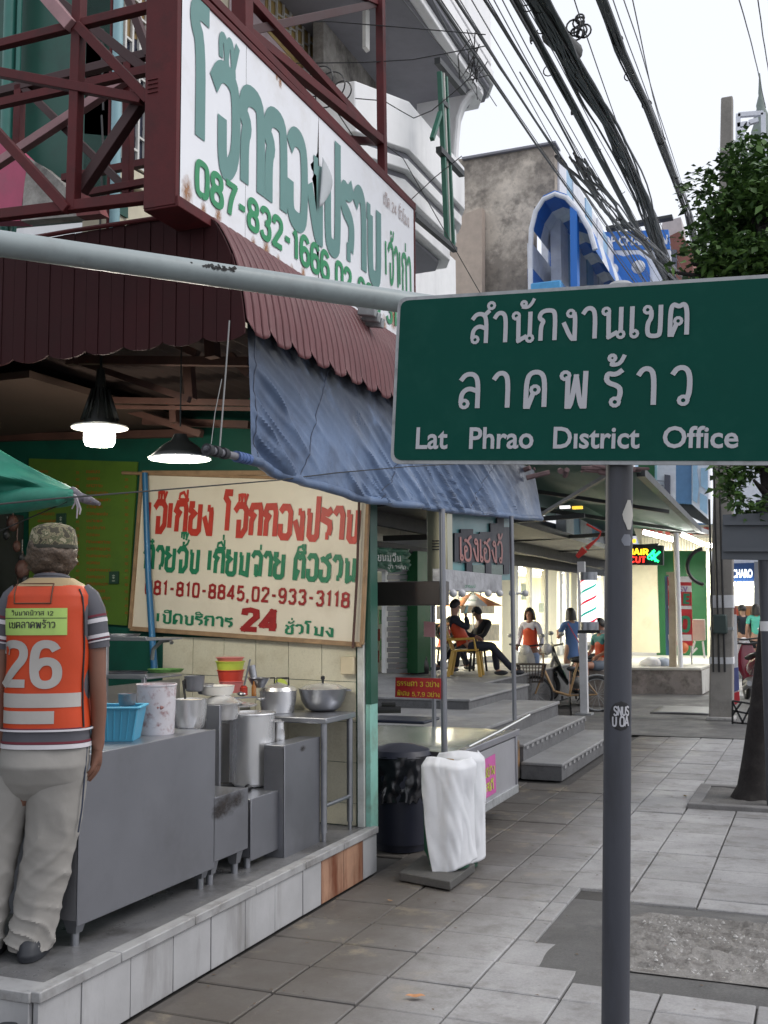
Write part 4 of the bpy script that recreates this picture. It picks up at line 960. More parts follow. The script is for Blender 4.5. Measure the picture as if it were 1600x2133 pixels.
# blue basket
c = on_depth(232, 1541, 4.92); t = thing('blue_basin', 'light blue ribbed plastic basin on the counter behind the man', 'basin', c); g = MB()
M_bb = mat('light_blue_plastic', (.06, .30, .46), .4, var=.06)
cd_ = camd; w0, w1, d0, d1, hh = .115, .140, .085, .105, .155
ring = lambda w, d, z: [c+camr*x*w+camd*y*d+Vector((0, 0, z)) for x, y in ((-1, -1), (1, -1), (1, 1), (-1, 1))]
A_, B_2, B3, A3 = ring(w0, d0, 0), ring(w1, d1, hh), ring(w1-.006, d1-.006, hh), ring(w0-.006, d0-.006, .006)
g.add(A_+B_2+B3+A3, [(3, 2, 1, 0)]+[(i, (i+1) % 4, (i+1) % 4+4, i+4) for i in range(4)]+[(i+4, (i+1) % 4+4, (i+1) % 4+8, i+8) for i in range(4)]+[(i+8, (i+1) % 4+8, (i+1) % 4+12, i+12) for i in range(4)]+[(12, 13, 14, 15)])
g.build('basin_body', M_bb, t, bevel=.004)
for i in range(4):
    g = MB(); p, q = B_2[i], B_2[(i+1) % 4]; g.bar(p+Vector((0, 0, -.004)), q+Vector((0, 0, -.004)), .018, .01); g.build('rim', M_bb, t, bevel=.003)
for k in range(9):
    x = -1+k*.25; g = MB(); p = c+camr*x*w0*.95+camd*(-d0-.002)+Vector((0, 0, .01)); q = c+camr*x*w1*.95+camd*(-d1-.002)+Vector((0, 0, hh-.012)); g.bar(p, q, .007, .006); g.build('rib', M_bb, t)
# lidded pots beside stockpot
t, c, r, h = pot('lidded_pot', 'pot with domed lid and black knob behind the stockpot', 424, 500, 1466, 1500, 5.95, M_alu, POT)
g = MB(); g.lathe(c, [(r*1.15, h), (r*1.17, h+.008), (r*.8, h+.03), (r*.3, h+.05), (.001, h+.052)], 32); g.build('lid', M_alu, t)
g = MB(); k0 = c+Vector((0, 0, h+.05))+camr*(-r*.1); g.tube([k0-camr*.03, k0-camr*.025+Vector((0, 0, .035)), k0+camr*.025+Vector((0, 0, .035)), k0+camr*.03], .009, 8); g.build('knob', M_blk, t)
t, c, r, h = pot('cooking_pot', 'aluminium pot with two black arched handles on the steel table', 540, 618, 1438, 1487, 6.66, M_alu, POT)
g = MB(); g.lathe(c, [(r*1.0, h), (r*.9, h+.02), (.001, h+.05)], 28); g.build('lid', M_alu, t)
for s_, dx in ((1, -.5), (1, .25)):
    g = MB(); k0 = c+Vector((0, 0, h+.02))+camr*(r*dx*1.0); g.tube([k0-camr*.036, k0-camr*.036+Vector((0, 0, .055)), k0+camr*.036+Vector((0, 0, .055)), k0+camr*.036], .006, 8); g.build('handle', M_blk, t)
t, c, r, h = pot('wok', 'wide polished steel wok with flat lid at the right end of the table', 622, 723, 1434, 1480, 6.72, M_ss, [(.001, 0), (.5, 0), (.72, .15), (.9, .5), (1, .95), (1.02, 1), (.98, 1), (.85, .5), (.001, .2)])
g = MB(); g.lathe(c, [(r*.99, h), (r*.7, h+.022), (.001, h+.035)], 32); g.build('lid', M_alu, t)
g = MB(); g.lathe(c, [(.006, h+.03), (.008, h+.05), (.014, h+.06), (.012, h+.075), (.001, h+.078)], 14); g.build('knob', M_blk, t)
g = MB(); loop_handle(g, c+camr*r*.98+Vector((0, 0, h-.012)), camr, .03, .005); g.build('handle', M_ss, t)
M_rp = mat('red_plastic', (.48, .045, .025), .35); M_pk = mat('salmon_plastic', (.58, .16, .15), .4); M_lm = mat('lime_plastic', (.42, .50, .06), .4)
D = 6.5
for i, (l, r_, yt_, yb_, m_, nm) in enumerate(((456, 508, 1418, 1442, M_pk, 'salmon plastic tub at the bottom of the tub stack by the tiled wall'), (452, 509, 1395, 1418, M_rp, 'red plastic tub in the middle of the tub stack'), (449, 510, 1377, 1396, M_lm, 'lime plastic tub just under the pink lid of the stack'), (450, 509, 1369, 1377, M_pk, 'pink lid on top of the plastic tub stack'))):
    t, c, r, h = pot('plastic_tub' if i < 3 else 'tub_lid', nm, l, r_, yt_, yb_, D, m_, [(.001, 0), (.84, 0), (.97, .9), (1.03, .92), (1.03, 1), (.9, 1), (.001, .98)], cat='tub' if i < 3 else 'lid')
t, c, r, h = pot('rice_pot', 'white enamel pot with brown side behind the lidded pot', 418, 488, 1428, 1448, 6.0, mat('white_enamel_pot', (.6, .58, .54), .35), POT)
t, c, r, h = pot('steel_bowl', 'shiny steel bowl beside the tub stack holding cups', 516, 562, 1412, 1432, 6.4, M_ss, [(.001, 0), (.5, 0), (1, 1), (1.03, 1), (.96, .9), (.5, .1), (.001, .1)], cat='bowl')
t, c, r, h = pot('steel_cup', 'tilted steel cup beside the tub stack', 520, 538, 1386, 1412, 6.4, M_ss, [(.001, 0), (.8, 0), (1, 1), (.93, 1), (.75, .05), (.001, .05)], cat='cup'); t.rotation_euler = (0, -.25, 0)
t, c, r, h = pot('lime_plate', 'lime green plate standing behind the pot handles', 568, 600, 1408, 1430, 6.80, M_lm, [(.001, 0), (.9, .0), (1, .1), (.001, .1)], cat='plate'); t.rotation_euler = (1.4, 0, .4); 
t, c, r, h = pot('jug', 'grey steel jug behind the tall cabinet', 572, 594, 1503, 1547, 6.2, M_alu, [(.001, 0), (.95, 0), (1, .3), (.7, .9), (.85, 1), (.75, 1), (.9, .3), (.001, .1)], cat='jug')
# steel rack left of the wall corner
rk = thing('steel_rack', 'small steel rack with trays in front of the teal wall behind the man', 'rack', (-3.9, 5.2, 1.0))
YR = 5.0
for px, y0, y1, dy in ((222, 1330, 1500, 0), (300, 1410, 1500, 0), (216, 1326, 1500, .35)):
    p, q = onY(px, y0, YR+dy), onY(px, y1, YR+dy); g = MB(); g.bar(p, (p.x, p.y, 1.0), .022); g.build('rack_post', M_ss, rk, bevel=.002)
for y in (1330, 1409):
    a, b = onY(216, y, YR), onY(306, y, YR); g = MB(); g.box(a.x, b.x, YR, YR+.35, a.z-.012, a.z); g.build('shelf', M_ss, rk, bevel=.002)
    g = MB(); g.bar(a, b, .02); g.build('shelf_rail', M_ss, rk, bevel=.002)
def tray(px, py, Y, w, lab, m_):
    c = onY(px, py, Y); g = MB(); g.lathe(c, [(.001, .004), (w*.85, .004), (w, .02), (w+.004, .02), (w*.86, 0), (.001, 0)], 20, sy=.8); tag(g.build('tray', m_), lab, 'tray')
tray(250, 1328, YR+.17, .12, 'thin steel tray on the upper shelf of the small rack', M_ss); tray(262, 1406, YR+.17, .13, 'steel tray on the lower shelf of the small rack', M_ss)
tray(345, 1400, 5.9, .12, 'green tray of leaves beside the blue pipe foot', mat('green_tray', (.12, .28, .08), .5, var=.4, scale=30))
g = MB(); c0 = onY(325, 1352, 6.0); g.tube([c0+Vector((-.03, 0, -.07)), c0+Vector((-.02, 0, 0)), c0+Vector((.04, -.0, .05)), c0+Vector((.12, -.02, .06)), c0+Vector((.14, -.03, .04))], .013, 10)
tag(g.build('water_tap', M_ss), 'chrome gooseneck tap beside the foot of the blue pipe', 'tap')
t, c, r, h = pot('steel_pot', 'small steel pot behind the blue basin', 246, 284, 1445, 1470, 4.95, M_ss, POT)

# ------------------------------------------------------------ green fabric canopy tip on the far left
M_gc = mat('green_canvas', (.02, .19, .13), .6, var=.2, scale=3, dirt=(.01, .06, .05), damt=.5, dscale=3, bump=.1, bscale=50)
cn = thing('green_canopy', 'green canvas canopy corner pointing right above the man with cap', 'canopy', onY(60, 1000, 3.9))
def can(u, v):
    top_ = (-90+u*240, 880+u*135+8*math.sin(u*3)); bot_ = (-90+u*245, 1066-u*18+6*math.sin(u*9))
    px = top_[0]*(1-v)+bot_[0]*v; py = top_[1]*(1-v)+bot_[1]*v
    d = .22*math.sin(math.pi*v)+.035*math.sin(v*14+u*5)*(1-u*.5)+.02*nz((u*3, v*4, 1), 2)
    return onY(px, py, 3.95-d*(1-u*.6))
g = MB(); g.grid(can, 50, 36); g.build('canvas', M_gc, cn, thick=.004)
g = MB(); g.tube([onY(-30, 1052, 3.85), onY(60, 1040, 3.82), onY(120, 1035, 3.85), onY(152, 1028, 3.9)], [.05, .055, .04, .02], 12); g.build('hem', M_gc, cn)
g = MB(); g.tube([onY(150, 1022, 3.92), onY(165, 1035, 3.9), onY(185, 1042, 3.9), onY(208, 1050, 3.9)], [.02, .022, .02, .008], 10); g.build('wrapped_tip', mat('grey_tie_cloth', (.14, .13, .15), .8, var=.5, scale=80), cn)
for k, pts in enumerate((((155, 1030), (162, 1055), (160, 1080)), ((158, 1032), (168, 1060), (166, 1072)), ((152, 1030), (158, 1045), (150, 1060)))):
    g = MB(); g.tube([onY(x, y, 3.88) for x, y in pts], [.006, .005, .003], 5); g.build('loose_tie', mat('pale_tie_cloth', (.4, .37, .4), .8), cn)
g = MB(); g.tube([onY(-10, 1110, 3.85), onY(140, 1045, 3.88)], .003, 5); g.build('guy_line', MC['dark_wire'], cn)

# more kitchen clutter
t, c, r, h = pot('steel_bowl', 'stack of steel bowls on the back counter left of the tub stack', 404, 446, 1424, 1446, 6.1, M_ss, [(.001, 0), (.5, 0), (1, .7), (1.02, .72), (.98, .8), (1.03, 1), (.9, 1), (.001, .5)], cat='bowl')
t, c, r, h = pot('soup_pot', 'squat dark pot behind the round aluminium pot', 384, 426, 1408, 1440, 5.9, M_ssd, POT)
t, c, r, h = pot('sauce_jar', 'small jar with red sauce between the stockpot and the tub stack', 500, 516, 1428, 1448, 6.3, mat('red_sauce', (.3, .03, .02), .2), [(.001, 0), (1, 0), (1, .8), (.7, .9), (.7, 1), (.001, 1)], cat='jar')
t, c, r, h = pot('sauce_bottle', 'small amber bottle beside the pot with arched handles', 524, 534, 1418, 1450, 6.35, mat('amber_sauce', (.25, .10, .02), .15), [(.001, 0), (1, 0), (1, .6), (.4, .8), (.4, 1), (.001, 1)], cat='bottle')
t, c, r, h = pot('steel_lid', 'flat round steel lid lying over the narrow stove', 446, 536, 1462, 1470, 6.05, M_alu, [(.001, 0), (.98, 0), (1, .4), (.5, .9), (.001, 1)], cat='tray')  # a loose pan lid, not a tray
g = MB(); a = on_depth(505, 1445, 6.3); g.tube([a, a+Vector((.03, 0, .12)), a+Vector((.05, 0, .2))], .006, 6); g.ball(a, .03, 10, 6, sz=.5); tag(g.build('ladle', M_ss), 'steel ladle leaning beside the tub stack', 'ladle')
g = MB(); a = on_depth(475, 1456, 5.95); g.tube([a-camr*.1, a+camr*.16+Vector((0, 0, .01))], .005, 6); g.ball(a+camr*.18, .025, 10, 6, sz=.4); tag(g.build('skimmer', M_ss), 'long skimmer lying across the lidded pot', 'skimmer')
# ============================================================ food cart beside the stall
M_cart = mat('cart_steel', (.30, .30, .33), .38, metal=.7, var=.06, scale=3, dirt=(.12, .12, .13), damt=.4, dscale=4)
M_mir = mat('glossy_steel_top', (.50, .53, .46), .2, metal=.55, var=.08, scale=3)
ct = thing('food_cart', 'stainless steel street food cart with glossy top and tall posts beside the steps', 'cart', (-2.8, 7.6, 0))
cxa, cxb, cya, cyb, cz = -3.55, -2.27, 7.02, 8.45, .66
g = MB(); g.box(cxb-.02, cxb-.004, cya+.06, cyb-.02, .23, cz-.06); g.build('side_panel', mat('pale_cart_steel', (.36, .36, .385), .42, metal=.4, var=.06, scale=2, dirt=(.22, .22, .23), damt=.3, dscale=4), ct)
for y in (cya+.06, cyb-.04):
    g = MB(); g.box(cxb-.04, cxb+.008, y, y+.04, .2, cz); g.build('corner_frame', M_cart, ct, bevel=.004)
g = MB(); g.box(cxb-.04, cxb+.012, cya+.04, cyb, .17, .235); g.build('bottom_rail', M_gal, ct, bevel=.006)
g = MB(); g.box(cxb-.05, cxb+.012, cya+.04, cyb+.06, cz-.05, cz); g.build('top_rail', M_cart, ct, bevel=.006)
g = MB(); g.box(cxa, cxb-.05, cya+.1, cyb, .2, cz-.05); g.build('cart_body', mat('dark_cart_body', (.03, .028, .03), .5), ct)
g = MB(); g.grid(lambda u, v: (cxa+u*(cxb-.03-cxa), cya+v*(cyb-cya), cz+.012-.02*abs(2*u-1)**6-.02*abs(2*v-1)**6+.003*nz((u*3, v*3, 0), 1)), 30, 30); g.build('steel_top', M_mir, ct, thick=.01)
g = MB(); g.box(cxa, cxb-.05, cya-.002, cya+.02, cz-.1, cz-.012); g.build('front_lip', MC['dark_cart_body'], ct)
a, b = onX(975, 1562, cxb), onX(1102, 1494, cxb)
g = MB(); g.tube([a+Vector((0, 0, .02)), (a+b)/2+Vector((0, 0, .015)), b+Vector((0, 0, .02))], .013, 8); g.build('edge_rod', mat('bright_rod', (.75, .75, .72), .2, metal=.9), ct)
def cpost(px, py0, py1, Y, r=.018, nm='post'):
    p, q = onY(px[0], py0, Y), onY(px[1], py1, Y); q = Vector((p.x, p.y, q.z)); g = MB(); g.tube([p, q], r, 14); return g.build(nm, M_ssd, ct)
cpost((926, 926), 1585, 1060, 6.82, .021); cpost((1072, 1070), 1500, 1075, 8.4, .018); cpost((905, 905), 1560, 1255, 8.4, .018); 
g = MB(); a, b = onY(776, 1262, 6.85), onY(926, 1210, 6.85); g.box(a.x-.4, b.x, 6.85, 6.95, a.z, b.z); g.build('header_beam', mat('brown_steel_header', (.055, .045, .042), .35, metal=.5), ct, bevel=.006)
a = onX(928, 1258, -2.36); b = onX(1070, 1218, -2.36); 
g = MB(); g.box(-2.42, -2.36, 6.9, 8.42, b.z-.075, b.z+.07); g.build('lamp_panel', mat('crumpled_steel', (.34, .34, .36), .35, metal=.5, var=.3, scale=8, dirt=(.12, .11, .12), damt=.6, dscale=9, bump=.5, bscale=14), ct, bevel=.004)
g = MB(); row(g, 'หม', (0,0),(1,0),(0,1), lambda x,y:(0,0,0)) if False else None
for k, px in enumerate((938, 957, 1012, 1036, 1062)):
    c = onX(px, 1236, -2.345); g = MB(); g.ball(c+Vector((.02, 0, 0)), .028, 14, 10); g.build('unlit_bulb', mat('frosted_bulb', (.5, .5, .52), .2), ct)
c = onX(1076, 1236, -2.33); g = MB(); g.tube([c, c+camr*.05], .011, 8); g.ball(c+camr*.075, .027, 14, 10); g.build('side_bulb', MC['frosted_bulb'], ct)
g = MB()
for k, py in enumerate((1222, 1236, 1250)): row(g, 'อวธมป', (968, py+2), (990, py+2), (968, py-3), lambda x, y: onX(x, y, -2.352), .15, smooth=0, loops=False)
g.build('green_lettering', M_lg, ct, smooth=False)['kind'] = 'stuff'
# duct, aqua sign above
g = MB(); a, b = onY(890, 1216, 7.1), onY(931, 1050, 7.1); g.box(a.x, b.x, 7.1, 7.22, a.z, b.z)
du = thing('steel_duct', 'tall narrow stainless duct with louvre slots hanging above the food cart', 'duct', (a.x, 7.1, a.z)); g.build('duct_body', mat('warm_steel', (.30, .29, .22), .3, metal=.7, var=.15, scale=4, stretch=(3, 1, .4)), du, bevel=.006)
for k in range(4):
    p, q = onY(901, 1146-k*6, 7.09), onY(918, 1143-k*6, 7.09); g = MB(); g.box(p.x, q.x, 7.085, 7.1, p.z, q.z); g.build('louvre', M_blk, du)
aq = thing('aqua_sign', 'aqua sign with black and pink Thai letters above the food cart', 'sign', onX(1000, 1140, -2.5))
q4 = [onX(932, 1212, -2.5), onX(1070, 1208, -2.5), onX(1070, 1062, -2.5), onX(932, 1048, -2.5)]
g = MB(); g.plate(q4, (-.04, 0, 0)); g.build('sign_panel', mat('aqua_panel', (.075, .22, .23), .35, var=.08, dirt=(.2, .3, .3), damt=.3, dscale=6), aq)
M_navy = mat('black_letter_block', (.012, .012, .022), .5); M_pkl = mat('dusty_pink_letter', (.33, .14, .13), .5)
for p0, p1, py0, py1 in ((945, 958, 1170, 1110), (958, 984, 1172, 1102), (984, 998, 1170, 1112), (998, 1020, 1172, 1108), (1020, 1034, 1172, 1090), (1034, 1048, 1176, 1078), (1048, 1060, 1196, 1098), (970, 982, 1200, 1172), (1010, 1022, 1212, 1172)):
    g = MB(); g.plate([onX(p0, py0, -2.49), onX(p1, py0, -2.49), onX(p1, py1, -2.49), onX(p0, py1, -2.49)], (.008, 0, 0)); g.build('letter_block', M_navy, aq)
g = MB(); row(g, 'เฮงเฮงวั', (958, 1166), (1047, 1172), (958, 1118), lambda x, y: onX(x, y, -2.478), .13, gap=.08); g.build('lettering', M_pkl, aq, smooth=False)
for p0, p1 in ((984, 1008), (1022, 1046)):
    g = MB(); g.plate([onX(p0, 1198, -2.49), onX(p1, 1198, -2.49), onX(p1, 1177, -2.49), onX(p0, 1177, -2.49)], (.006, 0, 0)); g.build('grey_block', mat('grey_green_print', (.13, .17, .15), .5, var=.4, scale=50), aq)
g = MB(); g.box(-2.9, -2.53, 7.2, 8.4, 2.1, 2.14); g.build('shelf', MC['brown_steel_header'], aq)
# red menu plate
rp = thing('red_menu_plate', 'small red plate with yellow Thai prices fixed to the post of the food cart', 'sign', onY(870, 1435, 6.78))
q4 = [onY(823, 1452, 6.78), onY(918, 1456, 6.78), onY(918, 1413, 6.78), onY(824, 1411, 6.78)]
g = MB(); g.plate(q4, (0, .008, 0)); g.build('plate', mat('red_enamel', (.32, .012, .015), .4), rp)
fR = lambda x, y: onY(x, y, 6.775)
g = MB(); row(g, 'ธรรมดา 3 อย่าง', (827, 1428), (915, 1431), (827, 1419), fR, .15, loops=False, smooth=1); g.build('lettering', mat('yellow_letter', (.52, .38, .03), .5), rp, smooth=False); g = MB(); row(g, 'พิเศษ 5,7,9 อย่าง', (827, 1448), (916, 1452), (827, 1440), fR, .15, loops=False, smooth=1); g.build('lettering', mat('yellow_letter', (.52, .38, .03), .5), rp, smooth=False)
g = MB(); g.plate([onY(883, 1326, 7.4), onY(906, 1328, 7.4), onY(906, 1296, 7.4), onY(883, 1294, 7.4)], (0, .002, 0)); tag(g.build('paper_note', mat('pink_paper', (.5, .26, .27), .8)), 'pale pink paper note hanging above the red plate of the food cart', 'paper')
# magenta sticker
g = MB(); g.plate([onX(1000, 1670, cxb-.002), onX(1033, 1650, cxb-.002), onX(1031, 1570, cxb-.002), onX(998, 1588, cxb-.002)], (.003, 0, 0)); o = g.build('magenta_label', mat('magenta_label', (.48, .09, .30), .5), ct)
g = MB(); fL = lambda x, y: onX(x, y, cxb+.003); row(g, 'นมย่าง', (1001, 1625), (1030, 1611), (1001, 1606), fL, .17, loops=False); g.build('label_lettering', mat('lime_letter', (.42, .45, .05), .5), o, smooth=False); g = MB(); row(g, 'รสดี', (1005, 1655), (1028, 1643), (1005, 1638), fL, .17, loops=False); g.build('label_lettering', mat('lime_letter', (.42, .45, .05), .5), o, smooth=False)
# tray and utensils on the cart top
g = MB(); c = onZ(845, 1500, cz+.03); g.box(c.x-.35, c.x+.2, c.y-.1, c.y+.3, cz+.01, cz+.035); tag(g.build('dark_tray', mat('navy_tray', (.012, .016, .035), .4), bevel=.01), 'dark navy tray on the far left of the food cart top', 'tray')
g = MB(); c = onY(808, 1478, 7.9); g.tube([c-camr*.1, c+camr*.1], .03, 10); g.tube([c-camr*.05+Vector((0, 0, .04)), c+camr*.06+Vector((0, 0, .04))], .02, 8); tag(g.build('folded_cloth', M_blk), 'dark rolled cloth at the left end of the food cart', 'cloth')
# gas cylinders with white cloth, on a slab
M_cyl = mat('green_cylinder_paint', (.010, .085, .045), .4, var=.15, scale=5, dirt=(.01, .03, .02), damt=.5, dscale=5)
sl = [onZ(832, 1818, .05), onZ(938, 1838, .05), onZ(990, 1800, .05), onZ(880, 1782, .05)]
g = MB(); g.plate([Vector((p.x, p.y, .004)) for p in sl], (0, 0, .05)); tag(g.build('paving_slab', wmat('dark_slab', (.085, .083, .08), .8, [], 0, .15), bevel=.006), 'dark loose slab under the two gas cylinders', 'slab')
def cylinder(c, r, h, lab):
    t = thing('gas_cylinder', lab, 'gas cylinder', c, 'green gas cylinders beside the food cart'); g = MB(); c = Vector(c)
    g.lathe(c, [(.001, .04), (r*.8, .03), (r, .09), (r, h-.12), (r*.9, h-.05), (r*.55, h-.01), (.03, h)], 32); g.build('tank', M_cyl, t)
    g = MB(); g.lathe(c, [(r*.72, 0), (r*.78, 0), (r*.78, .06), (r*.72, .06)], 28); g.build('foot_ring', M_cyl, t)
    g = MB(); g.lathe(c, [(.025, h-.005), (.025, h+.05), (.035, h+.055), (.035, h+.075), (.001, h+.08)], 12); g.build('valve', mat('brass', (.4, .25, .1), .4, metal=.8), t)
    g = MB(); g.lathe(c, [(.10, h-.03), (.105, h+.05), (.098, h+.05), (.093, h-.03)], 20, a0=.6, a1=5.6); g.build('collar', M_cyl, t); return t
cA = onZ(922, 1812, .054); cA = Vector((cA.x, cA.y+.13, .054)); cB = Vector((cA.x-.02, cA.y+.24, .004))
cylinder(cA, .155, .56, 'near green gas cylinder standing on the dark slab, half wrapped in white cloth'); cylinder(cB, .155, .62, 'rear green gas cylinder behind the other under the white cloth')
M_cloth = mat('white_cloth', (.62, .63, .66), .85, var=.05, scale=5, dirt=(.45, .46, .5), damt=.3, dscale=5, bump=.10, bscale=18)
def drape(c, r, h, a0, a1, zb0, zb1, nm, lab, seed):
    def f(u, v):
        a = a0+(a1-a0)*u+v*.62*(1-u)*(1 if seed == 0 else 0); zt_ = c.z+h+.035+.01*math.sin(u*7+seed); zb_ = c.z+zb0+(zb1-zb0)*u
        z = zt_*(1-v)+zb_*v; bulge = r-.002+max(0, .012+.016*math.sin(u*4+seed+v*2.5)*v+.030*nz((u*3+v*.8, v*.9, seed), 1.2)+.010*nz((u*5-v*1.5, v*2.4, seed), 1.6))
        if v < .07: bulge -= (.07-v)*.6
        return (c.x+math.cos(a)*bulge, c.y+math.sin(a)*bulge, z)
    g = MB(); g.grid(f, 70, 60); tag(g.build(nm, M_cloth, thick=.004), lab, 'cloth')
drape(cB, .172, .68, -2.2, .4, .02, .06, 'white_cloth', 'white cloth wrapped round the rear gas cylinder beside the cart', 5.)
drape(cA, .170, .62, -2.40, -.1, -.03, .06, 'white_cloth', 'creased white cloth hanging over the near gas cylinder on the slab', 0.)
# bin
bn = thing('rubbish_bin', 'black rubbish bin with crinkled black bag behind the gas cylinders', 'bin', onZ(820, 1775, .0)); c = Vector(bn.location)
c.y += .15; bn.location = c; M_bag = mat('black_bag', (.012, .012, .016), .22, spec=.6)
g = MB(); g.lathe(c, [(.001, 0), (.17, 0), (.21, .6), (.215, .6), (.2, .05), (.001, .04)], 28); g.build('bin_body', mat('navy_bin', (.012, .014, .028), .5), bn)
def bag(u, v):
    a = 2*math.pi*u; r = .222+.012*math.sin(a*9+v*4)*(.3+v)+.015*nz((math.cos(a)*2, math.sin(a)*2, v*3), 2); z = .63-.30*v+.03*nz((math.cos(a)*3, math.sin(a)*3, 0), 2)*v
    return (c.x+math.cos(a)*r, c.y+math.sin(a)*r, z)
g = MB(); g.grid(bag, 90, 16); g.build('bin_bag', M_bag, bn)
g = MB(); g.lathe(c, [(.001, .70), (.1, .69), (.2, .66), (.225, .62), (.21, .61)], 28); g.build('lid', MC['navy_bin'], bn)

# ============================================================ steps and raised forecourts
M_step = wmat('worn_terrazzo', (.25, .25, .255), .6, [(2.5, .5, .65, .5, (.15, .14, .135), (4, 3, 0), None)], .06, .16, .2)
M_riser = wmat('dark_riser', (.12, .12, .125), .7, [(8, .5, .62, .5, (.06, .06, .06), (4, 3, 0), None)], .06, .16, .3)
M_face = wmat('mottled_concrete', (.27, .24, .22), .85, [(4, .48, .62, .75, (.10, .085, .075), (4, 3, 0), None), (2, .55, .65, .5, (.42, .36, .33), (1, 3, 2), None)], 0, .15, .5)
st = thing('entrance_steps', 'three worn grey concrete steps leading up to the raised forecourt', 'steps', (-2.5, 12, 0))
for i, (xa, xb, z0, z1, y0) in enumerate(((-2.70, -2.30, 0, .16, 10.2), (-3.05, -2.68, 0, .32, 10.25))):
    g = MB(); g.box(xa, xb-.012, y0+.01, 13.2, 0, z1-.03); g.build('riser', M_riser, st)
    g = MB(); g.box(xa, xb, y0, 13.2, z1-.03, z1); g.build('tread', M_step, st, bevel=.008)
    for k in range(15):   # notched drip edge under the tread
        y = y0+.1+k*.2; g2 = MB(); g2.box(xb-.012, xb-.002, y, y+.09, z1-.06, z1-.031); g2.build('edge_notch', M_step, st)
g = MB(); g.box(-3.15, -2.72, 10.05, 10.24, 0, .36); g.build('end_block', wmat('orange_grey_block', (.12, .10, .08), .8, [(3, .5, .6, .7, (.35, .17, .05), (4, 3, 7), None)], 0, .2), st, bevel=.01)
fa_ = thing('raised_forecourt', 'wide grey raised floor behind the steps in front of the shops', 'platform', (-4.5, 12, 0))
g = MB(); g.box(-7, -3.02, 8.6, 13.2, 0, .46); g.build('base', M_riser, fa_); g = MB(); g.box(-7, -3.0, 8.58, 13.22, .455, .49); g.build('floor_slab', M_step, fa_, bevel=.008)
fb_ = thing('upper_forecourt', 'second raised grey floor where the man on the yellow chair sits', 'platform', (-5, 13, .49)); BX, BY = onZ(980, 1456, .61).x, onZ(980, 1456, .61).y
g = MB(); g.box(-7, BX-.02, BY, 14.4, .0, .58); g.box(-7, -4.35, 14.4, 20, .0, .58); g.build('base', M_riser, fb_); g = MB(); g.box(-7, BX, BY-.02, 14.42, .58, .61); g.box(-7, -4.33, 14.42, 20.02, .58, .61); g.build('floor_slab', M_step, fb_, bevel=.008)
fc_ = thing('shop_forecourt', 'pale raised forecourt with mottled concrete front in front of the green wall', 'platform', (-3.3, 24, 0))
g = MB(); a = onZ(1462, 1447, 0); b = onZ(1481, 1438, 0); pts = [(-6.2, 20.6, 0), (a.x, a.y, 0), (b.x, b.y+.6, 0), (-2.2, 30, 0), (-6.2, 30, 0)]
g.plate(pts, (0, 0, .45)); g.build('base', M_face, fc_)
g = MB(); g.plate([(x-.01*0, y-.02, .45) for x, y, z in pts], (0, 0, .05)); g.build('floor_slab', mat('pale_floor', (.52, .50, .44), .45, dirt=(.3, .28, .22), damt=.3), fc_, bevel=.01)
g = MB(); g.plate([(a.x+.004, a.y, .01), (b.x+.004, b.y+.55, .01), (b.x+.004, b.y+.55, .44), (a.x+.004, a.y, .44)], (.01, 0, 0)); g.build('white_side', M_off, fc_)
# ============================================================ neighbouring shops, ground floor
def QX(name, pts, X, th, m, parent, **k):
    g = MB(); g.plate([onX(x, y, X) for x, y in pts], (-th, 0, 0)); return g.build(name, m, parent, **k)
def QY(name, pts, Y, th, m, parent, **k):
    g = MB(); g.plate([onY(x, y, Y) for x, y in pts], (0, th, 0)); return g.build(name, m, parent, **k)
M_fas = mat('cream_fascia_tile', (.42, .40, .32), .5, var=.1, scale=6, dirt=(.2, .18, .14), damt=.5, dscale=3)
M_black = mat('black_fascia', (.010, .010, .013), .6)
M_int = mat('cream_interior', (.72, .68, .52), .6, var=.05)
M_win = mat('white_frame', (.6, .6, .58), .4)
M_shut = mat('grey_shutter', (.19, .19, .20), .5, metal=.3, var=.08, scale=4)
M_grp = mat('green_shop_paint', (.012, .115, .035), .5, var=.1, scale=2, dirt=(.01, .05, .02), damt=.4, dscale=2)
XN = -6.0
ng = thing('neighbour_shopfront', 'ground floor shopfront with grey roller shutter, green pillar and cream fascia behind the food cart', 'shop', (XN, 17, .7))
seg = [(776, 1078, 1127), (835, 1086, 1131), (892, 1096, 1135)]
for (x0, a0, b0), (x1_, a1, b1) in zip(seg, seg[1:]): QX('fascia_tile', [(x0, b0), (x1_-1, b1), (x1_-1, a1), (x0, a0)], XN+.1, .1, M_fas, ng, bevel=.01)
QX('lintel', [(770, 1142), (1260, 1200), (1260, 1172), (770, 1126)], XN+.12, .12, M_black, ng)
for k in range(20):
    t = k/20; y = 1187+k*10.8; QX('shutter_slat', [(806, y+10), (871, y+9.5), (871, y), (806, y)], XN+.02+(.012 if k % 2 else 0), .02, M_shut, ng, bevel=.006)
QX('green_pillar', [(870, 1402), (897, 1398), (897, 1150), (870, 1148)], XN+.2, .3, M_grp, ng)
QX('shutter_box', [(776, 1190), (872, 1190), (872, 1150), (776, 1142)], XN+.04, .1, M_shut, ng)
